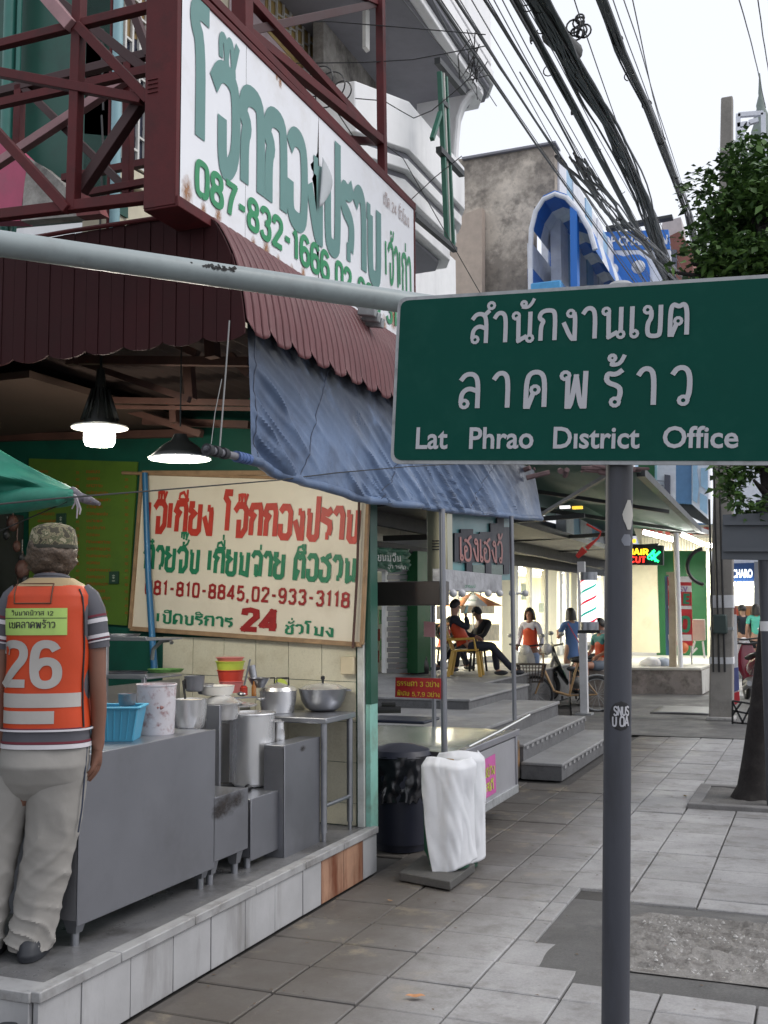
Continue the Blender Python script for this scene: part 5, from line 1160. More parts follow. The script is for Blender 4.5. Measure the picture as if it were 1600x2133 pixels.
# green banner tied over the shutter
bn2 = thing('green_banner', 'crumpled dark green banner with white Thai lettering tied in front of the roller shutter', 'banner', onX(815, 1165, XN+.4))
def bnr(u, v):
    p = onX(779+u*74, 1140+v*48+u*(4)-v*u*2, XN+.4); return (p.x+.08*nz((u*4, v*3, 0), 2), p.y, p.z+.03*math.sin(u*9)*v)
g = MB(); g.grid(bnr, 30, 16); g.build('banner_cloth', mat('green_banner_cloth', (.05, .16, .10), .5, var=.4, scale=2, dirt=(.3, .36, .34), damt=.5, dscale=2), bn2, thick=.01)
g = MB(); row(g, 'ขนมจีน', (786, 1168), (835, 1170), (786, 1155), lambda x, y: onX(x, y, XN+.5), .15, loops=False); g.build('lettering', mat('banner_white', (.6, .62, .6), .5), bn2, smooth=False); g = MB(); row(g, 'อาหารสด', (808, 1184), (845, 1186), (808, 1177), lambda x, y: onX(x, y, XN+.5), .15, loops=False); g.build('lettering', mat('banner_white', (.6, .62, .6), .5), bn2, smooth=False)
# interior window left of the shutter: posters and lit glass
M_litw = mat('lit_window_wall', (.80, .76, .60), .6)
lw = thing('lit_shop_window', 'brightly lit shop window with posters at the left of the roller shutter', 'window', onX(790, 1300, XN))
QX('back_wall', [(778, 1400), (806, 1400), (806, 1192), (778, 1192)], XN-.6, .05, M_litw, lw)
for p in ((783, 1240, 795, 1215, (.5, .06, .03)), (780, 1335, 792, 1310, (.5, .1, .04)), (792, 1300, 803, 1270, (.12, .3, .1)), (780, 1380, 790, 1355, (.5, .2, .1)), (794, 1375, 803, 1330, (.3, .35, .2))):
    QX('poster', [(p[0], p[1]), (p[2], p[1]), (p[2], p[3]), (p[0], p[3])], XN-.5, .02, mat('poster%d' % p[0] if 0 else 'poster_%s' % ('red' if p[4][0] > .45 else 'green'), p[4], .6, var=.5, scale=20), lw)
QX('mullion', [(803, 1402), (808, 1402), (808, 1150), (803, 1150)], XN+.03, .06, M_win, lw)
# lit shop rooms: floor, walls, tubes
def room(name, label, x0, x1, yt0, yt1, yb0, yb1, Xf, depth, en, col=(1, .95, .80), wallc=None):
    a, b = onX(x0, (yt0+yb0)/2, Xf), onX(x1, (yt1+yb1)/2, Xf); zt_ = onX(x0, yt0, Xf).z; zb_ = max(.55, onX(x0, yb0, Xf).z); zb_ = .72
    t = thing(name, label, 'shop', (Xf, (a.y+b.y)/2, zb_)); m_ = wallc or M_int
    g = MB(); g.box(Xf-depth-.1, Xf-depth, a.y, b.y, zb_, zt_); g.build('back_wall', m_, t)
    g = MB(); g.box(Xf-depth, Xf, b.y, b.y+.1, zb_, zt_); g.build('side_wall', m_, t)
    g = MB(); g.box(Xf-depth, Xf, a.y-.1, a.y, zb_, zt_); g.build('side_wall', m_, t)
    g = MB(); g.box(Xf-depth, Xf, a.y, b.y, zb_-.1, zb_); g.build('floor_slab', mat('pale_floor', (.52, .50, .44), .45), t)
    g = MB(); g.box(Xf-depth, Xf, a.y, b.y, zt_, zt_+.1); g.build('ceiling', mat('white_ceiling', (.75, .74, .7), .7), t)
    n = max(1, int((b.y-a.y)/2.2))
    for k in range(n):
        y = a.y+(k+.5)*(b.y-a.y)/n; g = MB(); g.tube([(Xf-depth*.45, y-.55, zt_-.06), (Xf-depth*.45, y+.55, zt_-.06)], .03, 8); g.build('ceiling_tube', mat('lit_tube', (1, 1, .95), .5, emit=20), t)
        l = bpy.data.lights.new('room_light', 'AREA'); l.energy = en; l.size = 1.2; l.size_y = .3; l.shape = 'RECTANGLE'; l.color = col
        lo = bpy.data.objects.new('room_light', l); C.objects.link(lo); lo.parent = t; lo.location = Vector((Xf-depth*.45, y, zt_-.12))-t.location
    return t, a, b, zb_, zt_
r1 = room('lit_shop', 'cream lit shop interior behind the man on the yellow chair', 898, 1052, 1160, 1175, 1380, 1370, XN, 3.0, 150)
r2 = room('lit_shop', 'bright barber shop interior with tall white framed doors behind the barber pole', 1074, 1300, 1165, 1185, 1375, 1360, XN, 3.0, 170)
def frame(t, x, w, y0=1150, y1=1392, m=M_win): return QX('door_frame', [(x, y1), (x+w, y1), (x+w, y0), (x, y0)], XN+.05, .1, m, t[0])
frame(r1, 900, 6); frame(r1, 1046, 28, 1160, 1390, M_int); frame(r1, 955, 3); frame(r1, 1000, 3)
for x in (1074, 1105, 1136, 1166, 1180, 1205, 1232, 1258, 1285): frame(r2, x, 4 if x % 2 else 6, 1165)
frame(r2, 1136, 24, 1165, 1388, M_int); frame(r2, 1190, 12, 1165, 1388, M_int)
M_glass = mat('thin_glass', (.9, .95, .95), .03, trans=1.0, alpha=.18)
for x0, x1_ in ((1080, 1105), (1109, 1136), (1170, 1180), (1184, 1205), (1238, 1258)): QX('glass_pane', [(x0, 1388), (x1_, 1388), (x1_, 1170), (x0, 1170)], XN+.02, .01, M_glass, r2[0])
for i, p in enumerate(((1122, 1276, 1133, 1256), (1086, 1250, 1096, 1215), (1212, 1260, 1224, 1205))): QX('poster', [(p[0], p[1]), (p[2], p[1]), (p[2], p[3]), (p[0], p[3])], XN+.03, .008, mat('pale_poster', (.5, .55, .42), .6, var=.4, scale=15), r2[0])
for i, p in enumerate(((960, 1278, 1030, 1262), (960, 1320, 1000, 1300), (1005, 1335, 1040, 1300), (910, 1290, 925, 1262))): QX('poster', [(p[0], p[1]), (p[2], p[1]), (p[2], p[3]), (p[0], p[3])], XN+.03, .008, (mat('beige_poster', (.55, .5, .38), .6, var=.3, scale=9)), r1[0])
# fascia of barber shop
for x0, x1_ in ((1072, 1108), (1110, 1150), (1152, 1197), (1199, 1240)): QX('fascia_tile', [(x0, 1154+(x0-1072)*.12), (x1_, 1154+(x1_-1072)*.12), (x1_, 1124+(x1_-1072)*.16), (x0, 1124+(x0-1072)*.16)], XN+.14, .1, M_fas, r2[0], bevel=.01)
# patio umbrella triangles behind sitting man
um = thing('patio_umbrella', 'small orange and white umbrella hanging above the sitting man', 'umbrella', onY(985, 1290, 19)); c = onY(985, 1262, 19)
for k in range(8):
    a0, a1 = k*math.pi/4, (k+1)*math.pi/4; g = MB(); g.add([c+Vector((0, 0, .25)), c+Vector((math.cos(a0)*.55, math.sin(a0)*.55, 0)), c+Vector((math.cos(a1)*.55, math.sin(a1)*.55, 0))], [(0, 1, 2)])
    g.build('canopy_panel', mat('orange_cloth', (.45, .18, .08), .7) if k % 2 else mat('pale_cloth', (.55, .56, .58), .7), um, thick=.01)
g = MB(); g.tube([c+Vector((0, 0, .3)), (c.x, c.y, .71)], .02, 8); g.build('pole', M_win, um)

# canopies
dk = thing('dark_canopy', 'dark flat canopy underside over the shopfronts behind the blue tarpaulin', 'canopy', (-5, 15, 2.95))
g = MB(); g.box(-6.0, -4.3, 6.5, 30, 2.93, 3.03); g.build('canopy_sheet', M_black, dk)
QX('hanging_panel', [(775, 1090), (1262, 1186), (1262, 1120), (1100, 1075), (775, 1035)], -5.4, .1, M_black, dk)
for Y in (9, 12.5, 16, 20, 24):
    g = MB(); g.bar((-6, Y, 2.9), (-3.2, Y, 3.0), .07); g.build('canopy_beam', mat('dark_steel', (.025, .028, .03), .5), dk)
gc = thing('green_awning', 'large sloping dark green awning over the forecourt beyond the blue tarpaulin', 'awning', (-4, 16, 3.2))
A1 = onX(1000, 930, -2.6); B1 = onX(1335, 984, -2.15); C1 = onX(1456, 1104, -2.35)
pl_ = [Vector((-2.3, 10.2, 3.55)), B1, C1, Vector((-5.8, C1.y, C1.z+.12)), Vector((-5.8, 10.5, 3.95))]
pl_ = [onX(1150, 905, -2.35), B1, C1, onX(1240, 1118, -5.8), onX(930, 985, -5.8)]
g = MB(); g.add(pl_, [(0, 1, 2, 3, 4)]); g.build('awning_sheet', mat('dark_green_sheet', (.035, .10, .075), .6, var=.1), gc, thick=.02)
for p, q, w in ((B1, C1, .11), (pl_[3], C1, .09), (onX(1106, 1022, -4.2), onX(1392, 1066, -2.3), .06), (onX(1120, 1060, -4.8), onX(1470, 1112, -2.35), .07), (onX(1290, 975, -2.3), onX(1080, 1100, -5), .05)):
    g = MB(); g.bar(p, q, w); g.build('awning_rail', MC['dark_steel'], gc)
g = MB(); g.bar(C1, onX(1503, 1118, -2.2), .1); g.build('awning_rail', M_gal, gc)
for k, (px, py, cc) in enumerate(((1176, 1056, (.8, .8, .8)), (1202, 1057, (.8, .5, .05)))):
    c = onY(px, py, 15); g = MB(); g.box(c.x-.07, c.x+.07, 15, 15.06, c.z-.02, c.z+.02); tag(g.build('small_lamp', mat('small_lamp_%d' % k, cc, .5, emit=1.5)), ('small white light strip under the green awning', 'small yellow light strip under the green awning')[k], 'light')
# bundle of rags and wires under the sign
g = MB()
for k in range(16):
    p = onY(1140+R.uniform(-60, 190), 972+R.uniform(-2, 12), 9.5); g.tube([p, p+Vector((R.uniform(-.3, .3), R.uniform(-.2, .2), R.uniform(-.06, .06)))], R.uniform(.01, .03), 6)
tag(g.build('awning_clutter', mat('clutter_cloth', (.16, .10, .10), .8, var=.6, scale=5)), 'tangle of cloth and wire lying along the roof edge just under the green sign', 'clutter', kind='stuff')
# red hanging tassel
g = MB(); p = onY(1248, 1092, 14); g.tube([onY(1222, 1092, 14), onY(1252, 1108, 14), onY(1247, 1120, 14), onY(1222, 1142, 14)], [.015, .012, .012, .03], 6); g.tube([onY(1218, 1144, 14), onY(1202, 1160, 14)], [.05, .03], 8)
tag(g.build('red_pennant', mat('red_cloth', (.5, .03, .02), .6)), 'small red hanging ornament under the dark canopy left of the signpost', 'ornament')

# -------- barber pole, hair cut sign
wp = thing('white_post', 'thin white steel post standing on the steps beside the barber pole', 'post', onZ(1218, 1488, 0)); b0 = onZ(1218, 1489, 0)
g = MB(); g.bar(b0, (b0.x, b0.y, onY(1213, 1170, b0.y).z), .11); g.build('post_shaft', mat('white_post_paint', (.62, .62, .64), .5, dirt=(.3, .28, .26), damt=.3), wp)
g = MB(); g.box(b0.x-.12, b0.x+.12, b0.y-.12, b0.y+.12, 0, .03); g.build('base_plate', M_gal, wp)
bp_ = thing('barber_pole', 'glowing barber pole with red and teal stripes beside the white post', 'barber pole', onY(1228, 1312, 16.2))
Yb = 16.2; p0, p1 = onY(1228, 1312, Yb), onY(1227, 1192, Yb); rb = .115
g = MB(); g.lathe((p0.x, p0.y, 0), [(rb, p0.z+.1), (rb, p1.z-.1)], 24); g.build('glass_tube', mat('lit_pole_white', (.93, .95, 1), .3, emit=1.6), bp_)
for zz, h in ((p0.z, .12), (p1.z-.12, .12)):
    g = MB(); g.lathe((p0.x, p0.y, zz), [(.001, 0), (rb+.02, 0), (rb+.02, h), (.001, h)], 24); g.build('chrome_cap', M_ss, bp_)
g = MB(); g.box(p0.x-rb-.04, p0.x+rb+.06, p0.y-rb, p0.y+rb+.2, p0.z-.05, p0.z-.005); g.build('bracket', M_blk, bp_)
for k in range(5):
    m_ = (mat('stripe_red', (.75, .03, .06), .3, emit=.8), mat('stripe_teal', (.03, .5, .38), .3, emit=.6))[k % 2]; zs = p0.z+.0+k*.17
    def sp2(u, v):
        a = u*2*math.pi; z = zs+.34*(((u+.12)%1))+v*.035; z = min(max(z, p0.z+.1), p1.z-.1); return (p0.x+math.cos(a+4.1)*(rb+.003), p0.y+math.sin(a+4.1)*(rb+.003), z)
    g = MB(); g.grid(sp2, 28, 1); g.build('stripe', m_, bp_)
hc = thing('hair_cut_sign', 'black neon sign reading HAIR CUT in yellow and red with green scissors', 'sign', onY(1340, 1155, 19))
Yh = 19.0
QY('sign_box', [(1290, 1176), (1381, 1177), (1381, 1136), (1290, 1132)], Yh, .15, M_black, hc)
m_y = mat('neon_yellow', (1, .55, .02), .5, emit=3); m_r = mat('neon_red', (1, .03, .02), .5, emit=3); m_g = mat('neon_green', (.02, .9, .25), .5, emit=3)
fH = lambda x, y: onY(x, y, Yh-.02)
g = MB(); row(g, 'HAIR', (1308, 1155), (1350, 1156), (1308, 1143), fH, .2); g.build('lettering', m_y, hc, smooth=False)
g = MB(); row(g, 'CUT', (1312, 1171), (1345, 1172), (1312, 1159), fH, .2); g.build('lettering', m_r, hc, smooth=False)
g = MB()
for p, q in (((1356, 1166), (1375, 1149)), ((1352, 1158), (1364, 1146)), ((1360, 1147), (1366, 1170)), ((1356, 1160), (1372, 1170))): g.bar(onY(*p, Yh-.04), onY(*q, Yh-.04), .035)
g.torus(onY(1353, 1161, Yh-.04), .03, .012, 'Y', 12, 5); g.build('scissors', m_g, hc)
g = MB(); row(g, 'HLH', (1262, 1131), (1324, 1131), (1262, 1123), lambda x, y: onY(x, y, Yh+.5), .2); tag(g.build('small_neon', m_y, smooth=False), 'small yellow neon letters glowing behind the signpost', 'sign')
# -------- green wall shop with lit tubes
gw = thing('green_shop', 'green painted shop wall with cream panel and lit tubes under its slatted fascia', 'shop', onY(1400, 1385, 27))
QY('cream_panel', [(1290, 1358), (1374, 1360), (1368, 1172), (1290, 1172)], 26.5, .1, mat('cream_panel', (.62, .57, .42), .5, var=.06, dirt=(.45, .35, .22), damt=.5, dscale=1.5), gw)
QY('green_wall', [(1368, 1386), (1476, 1390), (1476, 1135), (1366, 1135)], 27, .2, M_grp, gw)
QY('fascia_board', [(1335, 1146), (1490, 1148), (1492, 1092), (1320, 1100)], 25.4, .1, M_fas, gw)
for k in range(26):
    x = 1337+k*5.9; QY('fascia_slat', [(x, 1147), (x+4.5, 1147), (x+4.5, 1120), (x, 1120)], 25.3, .05, mat('cream_slat', (.6, .55, .4), .6), gw)
for k in range(9): QY('fascia_block', [(1338+k*16, 1114), (1348+k*16, 1114), (1348+k*16, 1098), (1338+k*16, 1098)], 25.35, .05, mat('red_block', (.35, .06, .04), .6), gw)
for p, q in (((1340, 1108), (1411, 1126)), ((1420, 1113), (1466, 1134)), ((1471, 1135), (1485, 1137))):
    g = MB(); a, b = onY(*p, 24.6), onY(*q, 24.6); g.tube([a, b], .05, 8); o = g.build('fluorescent_tube', MC['lit_tube'], gw)
    l = bpy.data.lights.new('tube_light', 'AREA'); l.energy = 60; l.size = (b-a).length; l.size_y = .1; l.shape = 'RECTANGLE'; l.color = (1, 1, .9)
    lo = bpy.data.objects.new('tube_light', l); C.objects.link(lo); lo.parent = gw; lo.location = (a+b)/2-Vector((0, .1, .08))-gw.location
QY('cream_post', [(1474, 1390), (1481, 1390), (1479, 1146), (1471, 1146)], 25.2, .15, mat('cream_post', (.6, .58, .45), .5), gw)
# objects on the shop forecourt
sb = thing('sale_banner', 'tall red and white sale banner on a stand in front of the green wall', 'banner', onY(1415, 1425, 22.5)); Yq = 22.5
QY('blue_edge', [(1387, 1365), (1397, 1365), (1394, 1200), (1385, 1200)], Yq+.1, .04, mat('blue_print', (.06, .16, .3), .5), sb)
QY('banner_sheet', [(1395, 1343), (1443, 1345), (1440, 1202), (1390, 1201)], Yq, .02, mat('red_print', (.50, .03, .04), .5, var=.1), sb)
M_wp = mat('white_print', (.66, .66, .68), .5)
for y0, y1 in ((1201, 1212), (1220, 1232), (1262, 1268), (1322, 1334)): QY('white_band', [(1393, y1), (1441, y1+1), (1440, y0), (1392, y0)], Yq-.012, .008, M_wp, sb)
fQ = lambda x, y: onY(x, y, Yq-.03)
g = MB(); row(g, 'E', (1424, 1256), (1437, 1257), (1424, 1238), fQ, .26); g.build('lettering', mat('green_print', (.03, .22, .12), .5), sb, smooth=False); g = MB(); row(g, 'O', (1416, 1314), (1436, 1316), (1416, 1284), fQ, .22); g.build('lettering', mat('green_print', (.03, .22, .12), .5), sb, smooth=False)
g = MB(); row(g, 'SVW', (1414, 1232), (1438, 1232), (1414, 1222), fQ, .2); g.build('small_lettering', mat('violet_print', (.3, .2, .42), .5), sb, smooth=False)
for x in (1398, 1440):
    g = MB(); p = onY(x, 1345, Yq+.05); g.tube([p, (p.x, p.y, .5)], .015, 6); g.build('stand_leg', M_gal, sb)
g = MB(); p, q = onY(1402, 1394, 21.6), onY(1401, 1192, 21.6); g.bar(p, q, .13); g.bar(q-Vector((.12, 0, .02)), q+Vector((.12, 0, -.02)), .05)
tag(g.build('timber_post', mat('pale_timber', (.42, .36, .28), .7, dirt=(.2, .15, .1))), 'pale timber post standing in front of the sale banner', 'post')
g = MB(); g.tube([onY(1418, 1395, 21.4), onY(1408, 1110, 21.4)], .05, 10); tag(g.build('white_pipe_post', mat('white_pipe_paint', (.7, .7, .72), .4)), 'thin white pipe post just right of the timber post', 'post')
g = MB(); g.tube([onY(1407, 1195, 21.8), onY(1405, 1120, 21.8)], .03, 6); tag(g.build('yellow_conduit', mat('yellow_conduit', (.4, .33, .12), .5)), 'thin yellow conduit rising above the timber post', 'conduit')
fch = thing('folding_chair', 'beige backed folding chair standing right of the sale banner', 'chair', onY(1456, 1392, 23)); 
QY('backrest', [(1441, 1336), (1470, 1334), (1469, 1290), (1442, 1290)], 23, .05, mat('beige_board', (.50, .46, .36), .6), fch, bevel=.02)
for p, q in (((1448, 1336), (1438, 1368)), ((1464, 1336), (1468, 1372)), ((1452, 1350), (1440, 1362))):
    g = MB(); g.tube([onY(*p, 23.05), onY(*q, 23)], .02, 6); g.build('leg', M_win, fch)
def blob(name, lab, cat, px, py, Y, r, sz, m, seed):
    c = onY(px, py, Y); c = Vector(c); g = MB(); g.ball(c, r, 20, 12, sz=sz)
    g.v = [c+(v-c)*(1+.35*nz(v-c, 5, seed)) for v in g.v]; zmin = min(v.z for v in g.v)
    return tag(g.build(name, m), lab, cat)
blob('plastic_bag', 'bulging white plastic bag on the pale forecourt edge', 'bag', 1356, 1382, 21.8, .22, .6, M_wp, 3); blob('plastic_bag', 'small grey blue bag right of the bulging white bag', 'bag', 1383, 1382, 21.9, .15, .8, mat('grey_blue_bag', (.36, .42, .52), .5), 8)
blob('orange_bag', 'small orange bag at the foot of the sale banner', 'bag', 1424, 1350, 22.4, .1, 1.2, mat('orange_bag', (.6, .16, .05), .5), 4)
g = MB(); c = onY(1471, 1180, 21); g.torus(c, .34, .035, 'Y', 24, 6, math.pi*.55, math.pi*1.45); tag(g.build('cable_loop', M_blk), 'loop of black cable hanging in front of the green wall', 'cable')
g = MB(); a, b = onZ(1360, 1482, .01), onZ(1480, 1494, .01); g.grid(lambda u, v: (a.x+(b.x-a.x)*u, a.y-.3+v*1.2, .012+.01*math.sin(u*math.pi)), 8, 8); tag(g.build('metal_plate', mat('dark_plate', (.12, .12, .125), .5), thick=.02), 'grey metal plate lying on the asphalt before the pale forecourt', 'plate')
g = MB(); g.quad((-3.05, 14.2, .004), (-.9, 14.2, .004), (-.9, 21.2, .004), (-4.6, 21.2, .004)); struct('asphalt_strip', g, M_patch)
# goods by the roller shutter
blob('wrapped_goods', 'wrapped brown goods in clear plastic standing before the roller shutter', 'goods', 848, 1388, 16.2, .16, 1.5, mat('brown_wrap', (.3, .17, .12), .4, var=.5, scale=12), 2); blob('black_backpack', 'black backpack leaning at the green pillar', 'backpack', 868, 1383, 16.2, .18, 1.5, M_blk, 6)
g = MB()
for p, q in (((905, 1366), (1168, 1372)), ((780, 1402), (905, 1412))): g.tube([onY(*p, 10.5), onY(*q, 10.5)], .012, 6)
g.build('x', M_blk) if False else None
# ============================================================ street furniture on the right
M_pc = wmat('pole_concrete', (.25, .235, .215), .85, [(3, .5, .65, .5, (.13, .12, .11), (4, 3, 0), None)], 0, .12, .4)
up = thing('utility_pole', 'grey concrete utility pole with white paper and dark meter box on the pavement', 'pole', onZ(1503, 1500, 0)); b0 = onZ(1503, 1500, 0)
tz = 9.3; tx_ = onY(1517, 266, b0.y).x; w0, w1 = .165, .085
g = MB(); g.hexa([(b0.x-w0, b0.y-w0, 0), (b0.x+w0, b0.y-w0, 0), (b0.x+w0, b0.y+w0, 0), (b0.x-w0, b0.y+w0, 0)], [(tx_-w1, b0.y-w1, tz), (tx_+w1, b0.y-w1, tz), (tx_+w1, b0.y+w1, tz), (tx_-w1, b0.y+w1, tz)]); g.build('shaft', M_pc, up, bevel=.02)
g = MB(); g.box(b0.x-.2, b0.x+.2, b0.y-.2, b0.y+.2, 0, .06); g.build('footing', M_kerb, up, bevel=.02)
def band(nm, y0, y1, m_, ex=.02, Yo=0):
    a, b = onY(1500, y0, b0.y), onY(1500, y1, b0.y); t = a.z/tz; x = b0.x+(tx_-b0.x)*t; w = w0+(w1-w0)*t+ex; g = MB(); g.box(x-w, x+w, b0.y-w, b0.y+w, a.z, b.z); return g.build(nm, m_, up)
band('white_paper', 1266, 1240, M_wp, .01); band('white_band', 1382, 1368, M_wp, .008); band('white_band', 1312, 1306, M_gal, .008)
g = MB(); a, b = onY(1486, 1320, b0.y-.25), onY(1514, 1280, b0.y-.25); g.box(a.x, b.x, b0.y-.3, b0.y-.13, a.z, b.z); g.build('meter_box', mat('dark_green_box', (.03, .05, .045), .5), up, bevel=.02)
for k in range(3):
    g = MB(); a = onY(1486+k*12, 1400, b0.y-.2); g.tube([a, (a.x+.02, a.y, 3.2+k)], .015, 6); g.build('riser_cable', M_blk, up)
# grey back of road sign on dark pole
rs = thing('road_sign_back', 'grey back of a rectangular road sign on a dark pole beside the tree', 'sign', onZ(1592, 1640, 0)); Yr = 9.4
QY('sign_plate', [(1503, 1165), (1640, 1168), (1640, 1066), (1505, 1072)], Yr, .02, mat('sign_back_grey', (.105, .115, .13), .5, metal=.2, var=.08, dirt=(.06, .06, .07), damt=.4), rs, bevel=.004)
for y in (1090, 1145): g = MB(); g.bar(onY(1508, y, Yr-.03), onY(1636, y, Yr-.03), .035, .03); g.build('sign_rail', MC['sign_back_grey'], rs)
p = onY(1597, 1300, Yr+.06); g = MB(); g.tube([(p.x, p.y, 0), (p.x, p.y, 2.5)], .05, 14); g.build('pole', M_post, rs)
g = MB(); g.tube([(p.x, p.y-.0, 1.42), (p.x, p.y, 1.5)], .053, 14); g.build('white_band', M_wp, rs)
# tree
tr = thing('street_tree', 'leafy dark green street tree with leaning dark trunk at the right edge', 'tree', onZ(1562, 1664, 0)); Yt = 9.75
M_bark = wmat('dark_bark', (.020, .017, .017), .9, [(8, .5, .65, .5, (.05, .045, .042), (4, 3, 0), None)], 0, .3, .8)
tp_ = [onY(x, y, Yt) for x, y in ((1566, 1668), (1569, 1640), (1574, 1580), (1584, 1480), (1600, 1360), (1612, 1240), (1618, 1100), (1600, 950), (1585, 800), (1580, 640), (1590, 480))]
g = MB(); g.tube([(p.x, p.y, max(.0, p.z)) for p in tp_], [.165, .125, .105, .095, .10, .095, .09, .085, .08, .07, .05], 18)
for v in g.v: v += Vector((nz(v, 3), nz(v, 3, 4), 0))*.03
g.build('trunk', M_bark, tr)
cr = []
def cl(x, y, Y, r): cr.append((onY(x, y, Y), r))
for x, y, Y, r in ((1560, 400, 10.2, .5), (1520, 430, 10, .42), (1605, 395, 10.4, .4), (1490, 490, 9.8, .34), (1560, 500, 9.8, .5), (1440, 548, 9.5, .24), (1500, 560, 9.6, .36), (1395, 566, 9.3, .17), (1590, 560, 9.6, .5), (1598, 330, 10.6, .16),
                   (1640, 420, 10.2, .7), (1700, 500, 10, .8), (1740, 380, 10.5, .6), (1570, 1000, 9.5, .3), (1600, 1035, 9.4, .28), (1540, 980, 9.7, .22), (1650, 960, 9.8, .5), (1530, 1030, 9.6, .10), (1580, 820, 10.5, .5), (1640, 700, 10, .7), (1540, 700, 10.2, .5), (1480, 650, 10, .4), (1562, 1050, 9.45, .14), (1515, 1000, 9.7, .12)): cl(x, y, Y, r)
for i, (c, r) in enumerate(cr[:14]):
    s_ = min(tp_, key=lambda p: (p-(c-Vector((0, 0, .5)))).length); m = s_.lerp(c, .5)+Vector((0, 0, .1)); g = MB(); g.tube([s_, m, c], [.045, .03, .012], 8); g.build('limb', M_bark, tr)
def foliage(name, clusters, dens, size, m, parent, seed=3, flat=.5):
    rr = random.Random(seed); g = MB()
    for c, r in clusters:
        n = int(dens*r*r*r/.1)+40
        for _ in range(n):
            while True:
                d = Vector((rr.uniform(-1, 1), rr.uniform(-1, 1), rr.uniform(-1, 1)))
                if .12 < d.length < 1: break
            d = d*(.55+.45*d.length)
            k = nz(c+d*r, 3.2); 
            if k < -.10: continue
            p = c+d*r*(1.0+.5*k); s = size*rr.uniform(.4, 1.5)
            ax = Vector((rr.gauss(0, 1), rr.gauss(0, 1), rr.gauss(0, flat))).normalized(); b = ax.cross(Vector((rr.gauss(0, .5), rr.gauss(0, .5), 1))).normalized()*s*.30
            dn = Vector((0, 0, -s*.18)); g.add([p, p+ax*s*.5+b, p+ax*s+dn, p+ax*s*.5-b], [(0, 1, 2, 3)])
    o = g.build(name, m, parent, smooth=False); o['kind'] = 'stuff'; return o
M_leaf = bpy.data.materials.new('tree_leaf'); M_leaf.use_nodes = True
_t = M_leaf.node_tree; _b = _t.nodes['Principled BSDF']; _g = _t.nodes.new('ShaderNodeNewGeometry'); _c = _t.nodes.new('ShaderNodeValToRGB')
_c.color_ramp.elements[0].color = (.022, .060, .018, 1); _c.color_ramp.elements[1].color = (.11, .21, .045, 1); _t.links.new(_g.outputs['Random Per Island'], _c.inputs[0])
_t.links.new(_c.outputs[0], _b.inputs['Base Color']); _b.inputs['Roughness'].default_value = .5
foliage('leaves', cr, 1700, .075, M_leaf, tr)
# tree pit frame
pit = [onZ(x, y, 0) for x, y in ((1436, 1680), (1590, 1690), (1600, 1640), (1463, 1637))]
tpx = thing('tree_pit', 'low concrete frame round the foot of the street tree', 'kerb', (pit[0].x+.5, pit[0].y+.3, 0))
x0_, x1_, y0_, y1_ = -1.06, -.28, 9.2, 10.3
for bx in ((x0_, x1_, y0_, y0_+.1), (x0_, x1_, y1_-.1, y1_), (x0_, x0_+.1, y0_+.1, y1_-.1), (x1_-.1, x1_, y0_+.1, y1_-.1)):
    g = MB(); g.box(*bx, -.05, .035); g.build('kerb_block', wmat('grey_pit_kerb', (.17, .165, .165), .85, [(4, .5, .65, .5, (.09, .085, .08), (4, 3, 0), None)], .05, .15, .3) if 'grey_pit_kerb' not in MC else MC['grey_pit_kerb'], tpx, bevel=.008)
g = MB(); g.grid(lambda u, v: (x0_+.1+u*(x1_-x0_-.2), y0_+.1+v*(y1_-y0_-.2), -.0+.012*nz((u*4, v*5, 0), 1.5)+.018), 20, 20); g.build('soil', wmat('dry_soil', (.13, .125, .12), .95, [], 0, .3, .8), tpx)
# narrow banner on utility pole, iron guard, plate, motorbike area
nb = thing('narrow_banner', 'narrow white and blue banner leaning beside the utility pole', 'banner', onY(1530, 1470, 17.2))
QY('banner_sheet', [(1529, 1470), (1539, 1462), (1534, 1280), (1519, 1280)], 17.0, .03, M_wp, nb); QY('red_top', [(1519, 1279), (1534, 1279), (1533, 1264), (1518, 1264)], 17.0, .03, mat('red_brown_print', (.35, .08, .06), .5), nb)
QY('blue_part', [(1527, 1442), (1540, 1437), (1538, 1390), (1525, 1392)], 16.96, .02, mat('blue_print2', (.10, .12, .3), .5), nb); QY('red_part', [(1529, 1470), (1541, 1462), (1540, 1440), (1528, 1444)], 16.95, .02, MC['red_print'], nb)
gr = thing('iron_guard', 'low black iron lattice guard right of the utility pole', 'guard', onZ(1550, 1505, 0))
for p, q in (((1526, 1460), (1526, 1508)), ((1526, 1505), (1566, 1508)), ((1526, 1460), (1566, 1466)), ((1526, 1480), (1566, 1488)), ((1526, 1462), (1548, 1506)), ((1545, 1462), (1526, 1490)), ((1566, 1466), (1545, 1508)), ((1566, 1466), (1566, 1508))):
    g = MB(); g.bar(onY(*p, 15.8), onY(*q, 15.8), .025); g.build('lattice_bar', M_blk, gr)

